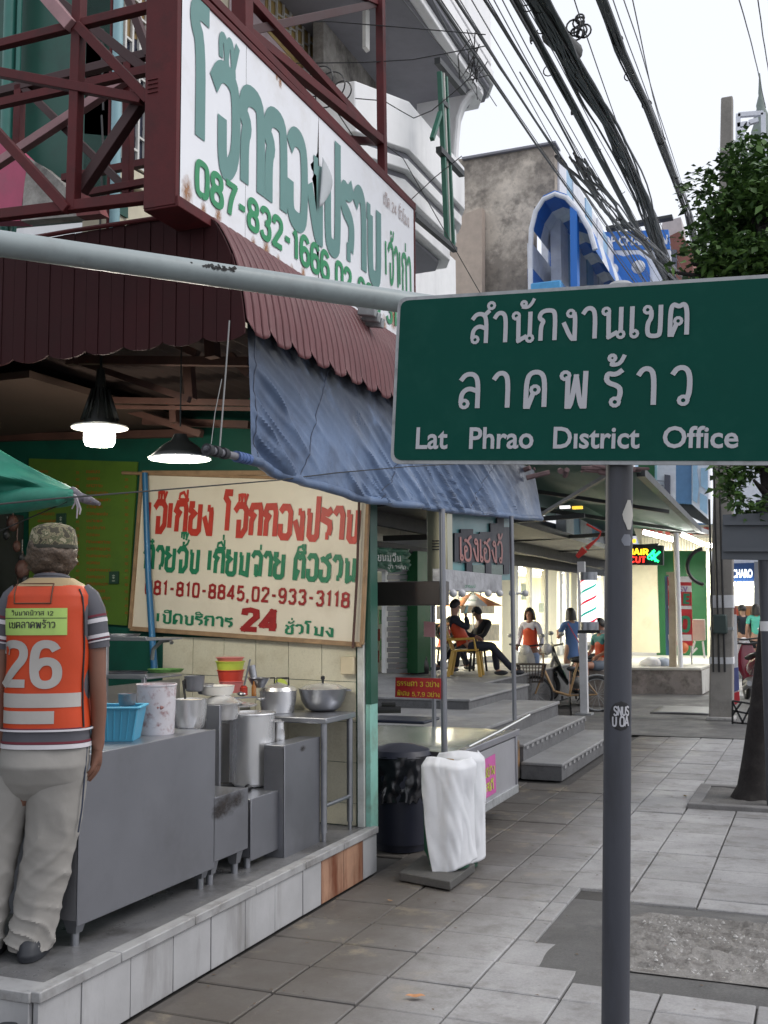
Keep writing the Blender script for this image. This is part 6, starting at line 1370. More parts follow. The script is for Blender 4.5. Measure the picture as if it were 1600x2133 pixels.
# ------------------------------------------------------------ bicycles and motorbikes
def wheel(parent, c, r, ax, tyre=.022, spokes=14, rim_m=None):
    """wheel in plane containing direction ax and Z"""
    ax = Vector(ax).normalized(); g = MB(); pts = [Vector(c)+ax*r*math.cos(a*math.pi/16)+Vector((0, 0, r*math.sin(a*math.pi/16))) for a in range(33)]
    g.tube(pts, tyre, 8, cap=False); w_ = g.build('wheel', M_blk, parent)
    g = MB(); g.tube([Vector(c)+(p-Vector(c))*(1-tyre/r*1.1) for p in pts], tyre*.5, 6, cap=False); g.build('rim', rim_m or M_gal, w_)
    if spokes:
        g = MB()
        for k in range(spokes): g.tube([Vector(c), pts[int(k*32/spokes)]], .0035, 4)
        g.build('spokes', M_gal, w_)['kind'] = 'stuff'
    return w_
M_gold = mat('gold_frame', (.42, .27, .14), .4, metal=.3)
bR, bL = onZ(1242, 1491, 0), onZ(1122, 1470, 0); ax = (bR-bL); 
# wheels: right (rear) and left (front); real size bicycle seen obliquely
bk_ = thing('bicycle', 'gold framed bicycle with front wire basket parked beyond the steps', 'bicycle', (bR+bL)/2); axn = ax.normalized(); rw = .27
bL = bL.copy(); bc = (bR+bL)/2; half = min(ax.length/2, .62); F0 = bc-axn*half+Vector((0, 0, rw)); F1 = bc+axn*half+Vector((0, 0, rw))
# keep its place in the picture by standing along the sight line perpendicular
axn = (camr*.97+camd*-.24).normalized(); dist = (bR-EYEV).dot(camd); ppm = 2250/dist*1.0
bc = onZ(1180, 1482, 0); half = 62/2250*((bc-EYEV).dot(RM @ Vector((0, 0, -1))))/.97; F0 = bc-axn*half; F1 = bc+axn*half; F0.z = F1.z = rw
wheel(bk_, F0, rw, axn); wheel(bk_, F1, rw, axn)
up_ = Vector((0, 0, 1)); bb = F0.lerp(F1, .55)-up_*.02; seat = F0.lerp(F1, .70)+up_*.50; head = F0.lerp(F1, .14)+up_*.48
for pts, r in (([bb, seat], .018), ([bb, F1], .012), ([seat-up_*.12, F1], .010), ([bb, F0.lerp(F1, .3)+up_*.05, head-up_*.08], .022), ([head, F0.lerp(F1, .1)+up_*.25, F0], .014), ([head, head+up_*.16], .014)):
    g = MB(); g.tube(pts, r, 8); g.build('frame_tube', M_gold, bk_)
g = MB(); g.tube([head+up_*.16-camd*.25, head+up_*.18, head+up_*.16+camd*.25], .013, 8); g.build('handlebar', M_blk, bk_)
g = MB(); g.ball(seat+up_*.03, .12, 12, 6, sz=.3); g.build('saddle', M_blk, bk_)
bs_c = F0-axn*.06+up_*.33; g = MB(); ba = [bs_c+axn*x*.16+camd*y*.12-up_*.14 for x, y in ((-1, -1), (1, -1), (1, 1), (-1, 1))]; bt_ = [bs_c+axn*x*.21+camd*y*.16+up_*.14 for x, y in ((-1, -1), (1, -1), (1, 1), (-1, 1))]
for i in range(4):
    g.bar(bt_[i], bt_[(i+1) % 4], .018); g.bar(ba[i], ba[(i+1) % 4], .012)
    for k in range(8): g.bar(ba[i].lerp(ba[(i+1) % 4], k/8), bt_[i].lerp(bt_[(i+1) % 4], k/8), .009)
    for k in range(1, 5):
        u = k/5; g.bar(ba[i].lerp(bt_[i], u), ba[(i+1) % 4].lerp(bt_[(i+1) % 4], u), .008)
g.build('wire_basket', mat('brown_wire', (.10, .08, .07), .5), bk_)
g = MB(); g.torus((F1.x, F1.y, F1.z), .01, .01, 'Y') if False else None
g = MB(); g.tube([F1+Vector((0, 0, 0))+(-axn*math.cos(a)+up_*math.sin(a))*(rw+.04) for a in [k*math.pi/10 for k in range(2, 9)]], .014, 6); g.build('mudguard', M_gal, bk_)
g = MB(); g.lathe((0, 0, 0), [(.001, 0), (.07, 0), (.07, .01), (.001, .01)], 16); o = g.build('chainwheel', M_gal, bk_); o.location = bb-bk_.location; o.rotation_euler = (math.pi/2, 0, math.atan2(axn.y, axn.x))
for s_ in (-1, 1): g = MB(); g.bar(bb+camd*s_*.12+axn*s_*.14-up_*.03, bb+camd*s_*.2+axn*s_*.14-up_*.03, .02, .07); g.build('pedal', M_blk, bk_)
def motorbike(name, label, c, axn, body, seatm, sc=1., group=None):
    t = thing(name, label, 'motorbike', c, group); axn = Vector(axn).normalized(); rw = .27*sc; side = Vector((axn.y, -axn.x, 0)); c = Vector(c)
    F0 = c-axn*.6*sc+up_*rw; F1 = c+axn*.6*sc+up_*rw
    for F in (F0, F1): wheel(t, F, rw*.88, axn, .045*sc, 8)
    def loft(nm, pts, m_):
        g = MB(); ring = []
        for p, w, h in pts:
            n = 12; ring.append([p+side*w*math.cos(a*2*math.pi/n)+up_*h*math.sin(a*2*math.pi/n) for a in range(n)])
        o = len(g.v); n = 12
        for r_ in ring: g.v += r_
        for i in range(len(ring)-1):
            for j in range(n): g.f.append((i*n+j, i*n+(j+1) % n, (i+1)*n+(j+1) % n, (i+1)*n+j))
        g.f.append(tuple(range(n))[::-1]); g.f.append(tuple((len(ring)-1)*n+j for j in range(n))); return g.build(nm, m_, t)
    q = lambda a, z: c+axn*a*sc+up_*z*sc
    loft('seat', [(q(-.12, .74), .08*sc, .03*sc), (q(.1, .76), .13*sc, .05*sc), (q(.4, .80), .13*sc, .055*sc), (q(.66, .86), .06*sc, .03*sc)], seatm)
    loft('rear_body', [(q(-.1, .55), .06*sc, .12*sc), (q(.15, .60), .12*sc, .13*sc), (q(.5, .70), .11*sc, .09*sc), (q(.75, .78), .04*sc, .04*sc)], body)
    loft('leg_shield', [(q(-.2, .35), .10*sc, .06*sc), (q(-.32, .55), .18*sc, .10*sc), (q(-.42, .80), .16*sc, .08*sc), (q(-.45, .95), .10*sc, .06*sc)], body)
    loft('front_mudguard', [(q(-.85, .45), .04*sc, .03*sc), (q(-.6, .58), .07*sc, .04*sc), (q(-.38, .48), .05*sc, .04*sc)], body)
    g = MB(); g.ball(q(-.55, .92), .10*sc, 14, 9); g.build('headlight', mat('headlamp', (.5, .5, .52), .15), t)
    g = MB(); g.tube([q(-.36, 1.02)-side*.34*sc, q(-.44, .98), q(-.36, 1.02)+side*.34*sc], .018*sc, 8); g.build('handlebar', M_blk, t)
    for s_ in (-1, 1):
        g = MB(); m0 = q(-.38, 1.02)+side*s_*.25*sc; g.tube([m0, m0+up_*.14*sc+side*s_*.05*sc], .008, 5); g.ball(m0+up_*.17*sc+side*s_*.07*sc, .055*sc, 10, 6, sz=.7); g.build('mirror', M_gal, t)
    g = MB(); g.bar(F0, q(-.42, .8), .05*sc); g.build('fork', M_gal, t)
    g = MB(); g.ball(q(.0, .33), .15*sc, 12, 8, sz=.7); g.build('engine', M_gal, t)
    g = MB(); g.tube([q(.1, .25)+side*.14*sc, q(.7, .36)+side*.15*sc], .045*sc, 10); g.build('exhaust', M_gal, t)
    g = MB(); g.tube([q(.1, .2), q(.05, .0)-side*.2*sc], .012, 5); g.build('stand', M_blk, t)
    return t
M_mb = mat('black_motor_paint', (.02, .028, .03), .2, coat=.6); M_seat = mat('black_seat', (.02, .02, .02), .55); M_rd = mat('dark_red_motor_paint', (.16, .015, .03), .2, coat=.5); M_wh = mat('white_silver_paint', (.5, .5, .52), .25, coat=.4)
mbk = motorbike('motorbike', 'black motorbike parked just behind the gold bicycle', onZ(1205, 1462, 0), (camr*.95+camd*.1), M_mb, M_seat, 1.0, 'motorbikes parked by the forecourt')
motorbike('motorbike', 'white and chrome motorbike the woman in the orange vest stands over', onZ(1112, 1455, 0)+Vector((-.2, .6, 0)), (camr*.35+camd*.9), M_wh, M_seat, .95, 'motorbikes parked by the forecourt')
motorbike('motorbike', 'dark red motorbike with white flash right of the utility pole', onZ(1568, 1462, 0), (-camr*.2+camd*-.97), M_rd, M_seat, 1.0, 'motorbikes parked by the forecourt')
motorbike('motorbike', 'silver motorbike half hidden behind the dark red one', onZ(1556, 1436, 0), (-camr*.3+camd*-.97), M_wh, M_seat, 1.0, 'motorbikes parked by the forecourt')
# ============================================================ upper floors
XF = -4.75
M_lav = mat('pale_pink_plaster', (.50, .40, .42), .8, dirt=(.3, .24, .25), damt=.5, dscale=2)
M_yel = mat('yellow_shutter', (.50, .36, .14), .6, var=.12, scale=4)
M_creamp = mat('cream_paint', (.60, .55, .42), .6, dirt=(.35, .3, .22), damt=.4, dscale=3)
M_wgr = mat('white_grille', (.62, .61, .58), .5)
M_wall = mat('white_render', (.87, .87, .88), .7, var=.04, dirt=(.5, .5, .52), damt=.4, dscale=1.6, streak=True)
M_grey = mat('grey_soffit', (.24, .24, .27), .75, var=.08, dirt=(.14, .14, .15), damt=.4, dscale=1.4)
M_stain = wmat('stained_parapet', (.40, .38, .35), .85, [(2.2, .42, .62, .85, (.07, .065, .06), (4, 3, 0), None), (6, .5, .7, .5, (.16, .15, .13), (2, 7, 0), None)], 0, .12, .3)
fu = thing('shophouse', 'upper floor of the porridge shophouse with teal wall, pink plaster and white window grilles', 'building', (XF, 8, 3.4))
YT = 6.5
QY('teal_wall', [(-120, 470), (234, 436), (234, -160), (-120, -160)], YT, .2, M_teal, fu)
wx = onY(234, 200, YT).x
g = MB(); g.box(wx-.25, wx, YT-.0, 10.2, 3.4, 12); g.build('facade_wall', M_creamp, fu)
XW = wx+.01
for x, w, m_ in ((10, .10, mat('green_drain_pipe', (.03, .16, .13), .4)), (30, .04, MC['green_drain_pipe']), (239, .075, mat('pale_blue_drain_pipe', (.22, .38, .42), .4)), (226, .03, M_red)):
    p = onY(x, 440, YT-.12); g = MB(); g.tube([(p.x, p.y, 3.3), (p.x, p.y, 8)], w/2, 12); g.build('drain_pipe', m_, fu)
for k in range(5): p = onY(215-k*1.5, 60+k*90, YT-.02); g = MB(); g.tube([p, onY(212+4*math.sin(k), 140+k*90, YT-.02)], .008, 5); g.build('loose_wire', M_blk, fu)
# window with white grille beside the sign box
def grid_win(x0, x1, yt0, yt1, yb0, yb1, nx, ny, panel, bar_w, stagger, parent, lean=False):
    QX('window_panel', [(x0, yb0), (x1, yb1), (x1, yt1), (x0, yt0)], XW+.02, .03, panel, parent)
    a0, a1 = onX(x0, yb0, XW), onX(x1, yb1, XW); zb_, zt_ = a0.z, onX(x0, yt0, XW).z; y0, y1 = a0.y, a1.y
    for i in range(nx+1):
        y = y0+(y1-y0)*i/nx; g = MB(); g.box(XW+.03, XW+.05, y-bar_w/2, y+bar_w/2, zb_, zt_); g.build('grille_bar', M_wgr, parent)
    n = 0; z = zb_; k = 0
    while z < zt_:
        for i in range(nx):
            ya, yb = y0+(y1-y0)*i/nx, y0+(y1-y0)*(i+1)/nx; zz = z+(stagger*.5 if i % 2 else 0)
            if zz < zt_: g = MB(); g.bar((XW+.04, ya, zz), (XW+.04, yb, zz+(.03 if lean else 0)), bar_w*.8); g.build('grille_bar', M_wgr, parent)
        z += ny
M_pane = mat('dark_blue_pane', (.05, .055, .085), .12, spec=.8)
grid_win(247, 372, -200, -200, 330, 400, 9, .24, M_pane, .022, .24, fu)
QX('window_head', [(247, 70), (372, 110), (372, -40), (247, -60)], XW+.026, .01, mat('brown_blind', (.22, .14, .05), .6), fu)
QX('window_sill', [(247, 372), (372, 436), (372, 404), (247, 335)], XW+.06, .06, M_creamp, fu, bevel=.01)
QX('pink_plaster', [(480, 130), (552, 205), (552, -300), (480, -300)], XW+.012, .012, M_lav, fu)
QX('pink_plaster', [(552, 210), (676, 335), (676, 185), (552, 60)], XW+.012, .012, M_lav, fu)
QX('pink_plaster', [(663, 190), (676, 200), (676, -300), (663, -300)], XW+.016, .014, M_lav, fu)
grid_win(554, 662, -280, -280, 62, 182, 8, .16, M_yel, .018, .16, fu, True)
# brown stepped hood
g = MB(); hp_ = [(545, 104), (576, 100), (598, 112), (616, 136), (630, 166), (637, 205), (637, 260), (545, 260)]; g.plate([onX(x, y, XW+.35) for x, y in hp_], (-.3, 0, 0)); g.build('brown_hood', mat('mustard_metal', (.26, .17, .05), .6), fu, bevel=.01)
for k, (x, y) in enumerate(((551, 112), (561, 118), (571, 124), (583, 136), (594, 148), (603, 160), (570, 132), (590, 154))): g = MB(); c = onX(x, y, XW+.352); g.bar(c, c+Vector((0, .03, -.02)), .012); g.build('vent_slot', M_blk, fu)
# pink and peeling parapet low left
QY('pink_parapet', [(-80, 460), (44, 460), (50, 392), (57, 330), (30, 305), (0, 288), (-80, 250)], 6.0, .12, mat('magenta_plaster', (.42, .08, .15), .7, dirt=(.3, .12, .16), damt=.5, dscale=4), fu)
QY('peeling_plaster', [(42, 460), (160, 450), (148, 400), (120, 372), (88, 345), (58, 328), (50, 392)], 6.0, .1, M_stain, fu)
QY('broken_plaster', [(160, 450), (210, 445), (196, 412), (170, 396), (148, 402)], 5.98, .1, mat('red_brick_dust', (.18, .05, .05), .8, var=.5, scale=12), fu)
# stained parapet of the next bay
sp2_ = thing('stained_balcony', 'weathered concrete balcony parapet with black stains behind the steel frame', 'balcony', onX(730, 200, -4.5)); XP = -4.5
QX('parapet', [(674, 132), (800, 268), (800, 138), (674, 3)], XP, .12, M_stain, sp2_)
QX('ledge', [(674, 146), (800, 284), (800, 266), (674, 130)], XP+.1, .25, M_stain, sp2_, bevel=.02)
QX('lower_beam', [(674, 216), (800, 354), (800, 284), (674, 146)], XP-.02, .1, mat('yellowed_plaster', (.42, .39, .30), .8, dirt=(.15, .14, .12), damt=.6, dscale=3), sp2_)
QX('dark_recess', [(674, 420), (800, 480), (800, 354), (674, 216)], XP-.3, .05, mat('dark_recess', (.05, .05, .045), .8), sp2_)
# ---------- white building with wavy balconies
wb = thing('white_building', 'white apartment building with moulded balconies and grey soffits beyond the signboard', 'building', (XF, 12, 4))
g = MB(); g.box(XF-.3, XF, 10.2, 11.9, 3.3, 12.5); g.build('facade_wall', M_wall, wb)
g = MB(); g.box(XF-.3, XF-.002, 11.9, 14.7, 3.0, 6.7); g.build('facade_wall', M_wall, wb)
g = MB(); g.box(XF-6, XF-.3, 11.7, 11.9, 3.0, 12.5); g.build('side_wall', M_wall, wb)
def balcony(zb_, bands, plan, name='balcony'):
    for i, (z0, z1, ins, m_) in enumerate(bands):
        cx_ = sum(p[0] for p in plan)/len(plan); cy_ = sum(p[1] for p in plan)/len(plan); q = [(x if x < XF+.02 else x-ins, y+(ins if y < cy_ else -ins), z0) for x, y in plan]
        g = MB(); g.plate(q, (0, 0, z1-z0)); g.build(name if i else 'parapet', m_, wb, bevel=.012)
plan = [(XF, 9.1), (-3.95, 9.15), (-3.62, 9.75), (-3.6, 11.5), (-3.72, 11.75), (XF, 11.8)]
balcony(5.55, [(6.17, 6.68, 0, M_wall), (6.10, 6.17, .05, M_grey), (5.98, 6.10, .03, M_wall), (5.92, 5.98, .09, M_grey), (5.76, 5.92, .08, M_wall), (5.70, 5.76, .15, M_grey), (5.55, 5.70, .14, M_wall), (5.50, 5.55, .24, M_grey)], plan, 'moulding')
z9 = onX(940, 90, -3.35).z
plan2 = [(XF, 8.0), (-3.6, 8.0), (-3.45, 8.3), (-3.4, 9.4), (-3.4, 11.9), (-3.55, 12.2), (XF, 12.25)]
zs_ = onX(1003, 168, -3.4).z-.05
plan = plan2; balcony(zs_, [(zs_, zs_+.10, .06, M_wall), (zs_+.10, zs_+.16, 0, M_grey), (zs_+.16, zs_+.34, -.04, M_wall), (zs_+.34, zs_+.40, .0, M_grey), (zs_+.40, zs_+1.2, -.02, M_wall)], plan2, 'moulding')
g = MB(); g.plate([(x if x < XF+.02 else x-.16, y+(.16 if y < 10 else -.16), zs_-.012) for x, y in plan2], (0, 0, .01)); g.build('soffit', M_grey, wb)
QX('window_band', [(790, 255), (865, 300), (865, 190), (790, 118)], XF+.02, .03, M_pane, wb); QX('window_frame', [(812, 262), (816, 264), (816, 130), (812, 128)], XF+.04, .03, M_wgr, wb); QX('window_frame', [(834, 282), (838, 284), (838, 160), (834, 157)], XF+.04, .03, M_wgr, wb)
# curved bracket wall at the far end of the balconies
pr_ = [(868, 190), (1000, 182), (978, 196), (962, 218), (953, 245), (949, 290), (946, 350), (940, 350), (868, 300)]
QY('bracket_wall', pr_, 11.7, .15, M_wall, wb, bevel=.01)
g = MB(); g.tube([onY(x, y, 11.65) for x, y in pr_[1:7]], .035, 8); g.build('bracket_trim', M_wall, wb)
QY('end_wall_strip', [(755, 100), (762, 96), (762, 12), (755, 14)], 9.4, .1, M_wgr, wb)
for k, x in enumerate((868, 884, 900, 912)): p = onX(x, 560, XF+.06); g = MB(); g.tube([(p.x, p.y, 3.3), (p.x, p.y, 5.4)], (.02, .035, .02, .05)[k], 8); g.build('drain_pipe', M_grey if k % 2 else M_wall, wb)
for k in range(3): g = MB(); g.tube([onX(872+k*5, 195, XF+.1), onX(872+k*4, 300, XF+.1)], .012, 6); g.build('conduit', M_creamp, wb)
# green steel frame hanging by the balcony
gf = thing('green_steel_frame', 'tall thin green steel sign frame standing before the white balconies', 'frame', onX(930, 515, -3.3)); M_gf = mat('dark_green_steel', (.03, .13, .09), .5, var=.25, scale=6)
for p, q, w, m_ in (((916, 150), (932, 512), .045, M_gf), ((928, 160), (944, 517), .04, M_gf), ((924, 152), (938, 514), .02, M_wgr), ((911, 126), (966, 192), .06, MC['dark_steel']), ((914, 311), (962, 363), .06, MC['dark_steel']), ((862, 448), (948, 521), .05, MC['dark_steel']), ((917, 235), (900, 290), .04, M_gf), ((918, 210), (930, 222), .05, MC['dark_steel'])):
    g = MB(); g.bar(onX(*p, -3.3), onX(*q, -3.3), w); g.build('bar', m_, gf)
# ---------- far buildings
M_oldc = wmat('blotched_old_concrete', (.60, .53, .45), .88, [(.45, .46, .64, .62, (.12, .10, .09), (4.3, 3, 1), None), (.8, .46, .60, .7, (.14, .12, .105), (7, 3, 6), None), (2.6, .50, .62, .6, (.11, .10, .09), (3, 3, 6), None), (.9, .58, .70, .55, (.58, .50, .41), (1, 9, 2), None)], 0, .1, .2)
ob = thing('old_concrete_building', 'tall bare building side wall with large black damp stains', 'building', onY(1050, 600, 22.6))
QY('side_wall', [(930, 640), (1112, 640), (1112, 430), (1155, 430), (1155, 296), (964, 330), (930, 336)], 22.6, .3, M_oldc, ob)
QY('roof_edge', [(962, 332), (1157, 297), (1157, 293), (962, 327)], 22.5, .5, M_grey, ob)
QY('lower_render', [(940, 640), (1004, 640), (1004, 432), (962, 448), (940, 470)], 22.3, .25, mat('pinkish_render', (.50, .41, .34), .8, dirt=(.4, .33, .28), damt=.4, dscale=.8), ob)
M_bl = mat('bright_blue_paint', (.02, .16, .56), .5, var=.08, scale=1, dirt=(.03, .1, .3), damt=.3, dscale=1.5); M_bl2 = mat('light_blue_paint', (.30, .48, .66), .5); M_wp2 = mat('cool_white_paint', (.68, .70, .76), .5, dirt=(.4, .42, .5), damt=.3, dscale=1)
XQ = onY(1155, 300, 22.6).x
bb_ = thing('blue_striped_building', 'blue and white striped shophouse with arched balcony', 'building', (XQ, 28, 4)); zt8 = onY(1155, 297, 22.6).z
n = 26
for k in range(n):
    y0 = 22.9+k*.75; g = MB(); g.box(XQ-.2, XQ+(.0 if k % 2 else .03), y0, y0+.745, 3.0, zt8-.05-(k > 16)*.0); g.build('facade_stripe', M_bl2 if k % 3 == 1 else M_wp2, bb_)
# barrel vault in front: cross-section in X, Z at Y=21.4
YV = 21.6; vs_ = [onY(x, y, YV) for x, y in ((1105, 620), (1105, 520), (1107, 475), (1116, 440), (1132, 415), (1156, 404), (1180, 412), (1205, 440), (1228, 478), (1240, 520))]
for k in range(20):
    y0 = YV+k*.8; g = MB(); pts = [(p.x, p.z) for p in vs_[2:]]
    for (xa, za), (xb, zb_) in zip(pts, pts[1:]):
        g.add([(xa, y0, za), (xb, y0, zb_), (xb, y0+.79, zb_), (xa, y0+.79, za), (xa, y0, za+.08), (xb, y0, zb_+.08), (xb, y0+.79, zb_+.08), (xa, y0+.79, za+.08)], [(0, 1, 2, 3), (7, 6, 5, 4), (0, 4, 5, 1), (1, 5, 6, 2), (2, 6, 7, 3), (3, 7, 4, 0)])
    g.build('vault_rib', M_wp2 if k % 2 else M_bl, bb_)
g = MB(); g.tube(vs_, .055, 8); g.build('arch_rim', M_wp2, bb_)
xl = vs_[0].x
for k in range(max(1, int((vs_[2].z-5.5)/.55))):
    g = MB(); z0 = 5.5+k*.55; g.box(xl-.1, xl, YV+.2, 38, z0, z0+.54); g.build('inner_wall_band', M_bl if k % 2 else M_wp2, bb_)
QY('inner_wall', [(1142, 640), (1192, 640), (1192, 492), (1142, 488)], YV+5, .2, M_bl, bb_); QY('inner_frame', [(1128, 640), (1142, 640), (1142, 470), (1128, 462)], YV+4.8, .2, M_wp2, bb_)
QY('blue_column', [(1189, 640), (1203, 640), (1201, 440), (1187, 430)], YV-.1, .25, M_bl, bb_); QY('inner_column', [(1209, 640), (1220, 640), (1216, 520), (1207, 505)], YV+9, .3, M_bl, bb_)
g = MB(); a, b = onY(1105, 604, YV-.3), onY(1168, 582, YV-.3); g.box(a.x, b.x, YV-.3, YV+.8, a.z-.6, b.z); g.build('blue_parapet', mat('sky_blue_panel', (.07, .32, .62), .4), bb_, bevel=.03)
for k in range(5): QY('wall_panel_stripe', [(1203+k*.1, 520+k*22), (1232, 524+k*22), (1232, 532+k*22), (1203, 530+k*22)], YV+9.3, .1, M_wp2 if k % 2 else M_bl, bb_)
# optician sign: white letters on blue, blue emblem on white
tc2 = thing('optician_sign', 'big blue and white optician signboard with rounded blue emblem high on the facade', 'sign', onY(1310, 590, 30)); YO = 30
QY('white_panel', [(1238, 640), (1402, 640), (1396, 520), (1238, 522)], YO, .2, M_wp2, tc2); QY('blue_header', [(1238, 522), (1396, 518), (1392, 478), (1238, 484)], YO-.02, .2, M_bl, tc2); QY('roof_line', [(1262, 478), (1400, 452), (1400, 446), (1262, 471)], YO-.1, .3, MC['dark_steel'], tc2)
g = MB(); latin(g, 'TOP CHAROEN', (1241, 512), (1390, 508), (1241, 494), lambda x, y: onY(x, y, YO-.05), .03); g.build('lettering', M_wp2, tc2, smooth=False)
em = [(1248, 600), (1246, 570), (1252, 548), (1264, 534), (1282, 529), (1300, 534), (1314, 530), (1332, 530), (1346, 540), (1353, 560), (1354, 600)]
QY('emblem', em, YO-.06, .05, M_bl, tc2)
for x, y, r in ((1274, 562, .19), (1330, 556, .19)): g = MB(); c = onY(x, y, YO-.07); g.add([c+Vector((math.cos(a*math.pi/10)*r, 0, math.sin(a*math.pi/10)*r)) for a in range(20)], [tuple(range(20))[::-1]]); g.build('emblem_dot', M_wp2, tc2, thick=.02)
rh = thing('red_brick_house', 'distant red brown house gable behind the overhead cables', 'house', onY(1410, 580, 34)); QY('gable_wall', [(1376, 640), (1446, 640), (1442, 520), (1414, 482), (1378, 500)], 34, 3, mat('red_brown_wall', (.22, .09, .07), .8, var=.3, scale=1), rh)
QY('pale_gable', [(1374, 512), (1424, 492), (1418, 452), (1380, 462)], 34.5, 1, mat('pale_wall', (.5, .45, .45), .8), rh); QY('window', [(1396, 560), (1410, 560), (1410, 520), (1396, 520)], 33.95, .1, M_pane, rh)
# spire and white frame far right
tm = thing('temple_spire', 'pale spire with tapering tip above the tree at the right edge', 'spire', onY(1588, 300, 48)); c = onY(1588, 300, 48)
g = MB(); g.lathe((c.x, c.y, c.z), [(.7, -4), (.55, 0), (.42, .3), (.45, .6), (.3, 1.0), (.33, 1.2), (.18, 1.6), (.2, 1.75), (.08, 2.2), (.09, 2.3), (.02, 3.2)], 14); g.build('spire_body', mat('grey_green_stone', (.20, .24, .22), .7), tm)
wf_ = thing('roof_frame', 'white arched roof frame far away beside the pale spire', 'frame', onY(1555, 330, 45))
for p, q in (((1536, 400), (1538, 238)), ((1538, 240), (1590, 236)), ((1548, 330), (1546, 275)), ((1546, 275), (1560, 256)), ((1560, 256), (1580, 250)), ((1536, 262), (1556, 258)), ((1592, 400), (1590, 236))): g = MB(); g.bar(onY(*p, 45), onY(*q, 45), .18); g.build('frame_bar', M_wp2, wf_)
# ---------- shops far down the street
fs = thing('corner_building', 'blue and white lightbox sign with white balcony and green wall above the lit tubes', 'building', onY(1430, 1080, 26))
QY('green_wall', [(1330, 1100), (1366, 1100), (1366, 940), (1330, 940)], 28, .3, M_grp, fs); QY('white_balcony', [(1366, 1052), (1410, 1060), (1410, 940), (1366, 940)], 27.5, .6, M_wp2, fs); QY('dark_window', [(1384, 1036), (1396, 1038), (1396, 990), (1384, 988)], 27.4, .1, M_pane, fs)
QY('pale_blue_pipe', [(1364, 1040), (1368, 1040), (1368, 940), (1364, 940)], 27.3, .1, MC['pale_blue_drain_pipe'], fs)
for k in range(4): QY('balcony_rail', [(1368, 1000+k*9), (1382, 1001+k*9), (1382, 1003+k*9), (1368, 1002+k*9)], 27.35, .05, M_grey, fs)
QY('lightbox_side', [(1408, 1048), (1441, 1050), (1441, 930), (1408, 930)], 25, .5, mat('steel_blue', (.10, .22, .40), .4), fs); QY('lightbox_face', [(1441, 1050), (1476, 1082), (1476, 930), (1441, 930)], 24.9, .5, M_wp2, fs)
QY('blue_graphic', [(1443, 1042), (1452, 1048), (1456, 1010), (1452, 980), (1456, 940), (1443, 940)], 24.85, .04, M_bl2, fs); QY('blue_graphic', [(1458, 1060), (1473, 1072), (1473, 1035), (1458, 1026)], 24.85, .04, M_bl2, fs); QY('blue_graphic', [(1460, 1012), (1474, 1022), (1474, 975), (1460, 975)], 24.85, .04, M_bl2, fs)
QY('beam_under', [(1408, 1060), (1476, 1094), (1476, 1082), (1441, 1050), (1408, 1048)], 25.1, .5, MC['dark_steel'], fs); QY('blue_beam', [(1440, 1112), (1490, 1118), (1490, 1092), (1440, 1088)], 26, .3, mat('steel_blue', (.1, .22, .4), .4), fs)
fo = thing('far_optician', 'distant lit shop with dark blue sign and white letters beyond the utility pole', 'shop', onY(1545, 1300, 42)); Yf = 42
QY('pale_upper_wall', [(1505, 1176), (1640, 1176), (1640, 930), (1505, 930)], Yf+.5, .5, M_wp2, fo); QY('navy_sign', [(1506, 1212), (1571, 1210), (1571, 1172), (1506, 1174)], Yf, .2, mat('navy_sign', (.01, .05, .17), .4), fo)
g = MB(); latin(g, 'P CHARO', (1516, 1203), (1568, 1202), (1516, 1187), lambda x, y: onY(x, y, Yf-.06), .04); g.build('lettering', mat('lit_white_letter', (.9, .95, 1), .5, emit=1.2), fo, smooth=False)
for k in range(5): g = MB(); g.tube([onY(1512+k*12, 1216, Yf-.2), onY(1521+k*12, 1216, Yf-.2)], .06, 6); g.build('tube', MC['lit_tube'], fo)
QY('lit_panel', [(1506, 1262), (1572, 1262), (1572, 1221), (1506, 1221)], Yf, .1, mat('lit_panel', (1, .97, .82), .5, emit=1.1), fo)
QY('shop_back', [(1506, 1400), (1640, 1400), (1640, 1262), (1506, 1262)], Yf+1.5, .2, mat('dim_orange_shop', (.35, .2, .12), .6, var=.5, scale=.8), fo)
QY('grey_side', [(1571, 1330), (1640, 1330), (1640, 1170), (1571, 1170)], Yf-.5, .4, mat('grey_tower', (.22, .23, .26), .6, var=.15, scale=.6), fo)
for k, cc in enumerate(((.6, .1, .05), (.5, .5, .5), (.55, .25, .1))): QY('goods', [(1530+k*12, 1300), (1538+k*12, 1300), (1538+k*12, 1268), (1530+k*12, 1268)], Yf+1.2, .1, mat('goods_%s' % ('red', 'white', 'orange')[k], cc, .6), fo)
for k, (x0, x1_, yt_, Y, cc) in enumerate(((1580, 1700, 1150, 70, (.3, .3, .33)), (1640, 1800, 1190, 90, (.35, .34, .33)))):
    t = thing('distant_building', ('grey distant building closing the street at the right edge', 'pale distant block further down the street')[k], 'building', onY(x0+20, 1290, Y)); QY('wall', [(x0, 1300), (x1_, 1300), (x1_, yt_), (x0, yt_)], Y, 10, mat('distant_wall_%s' % ('grey', 'pale')[k], cc, .8), t)

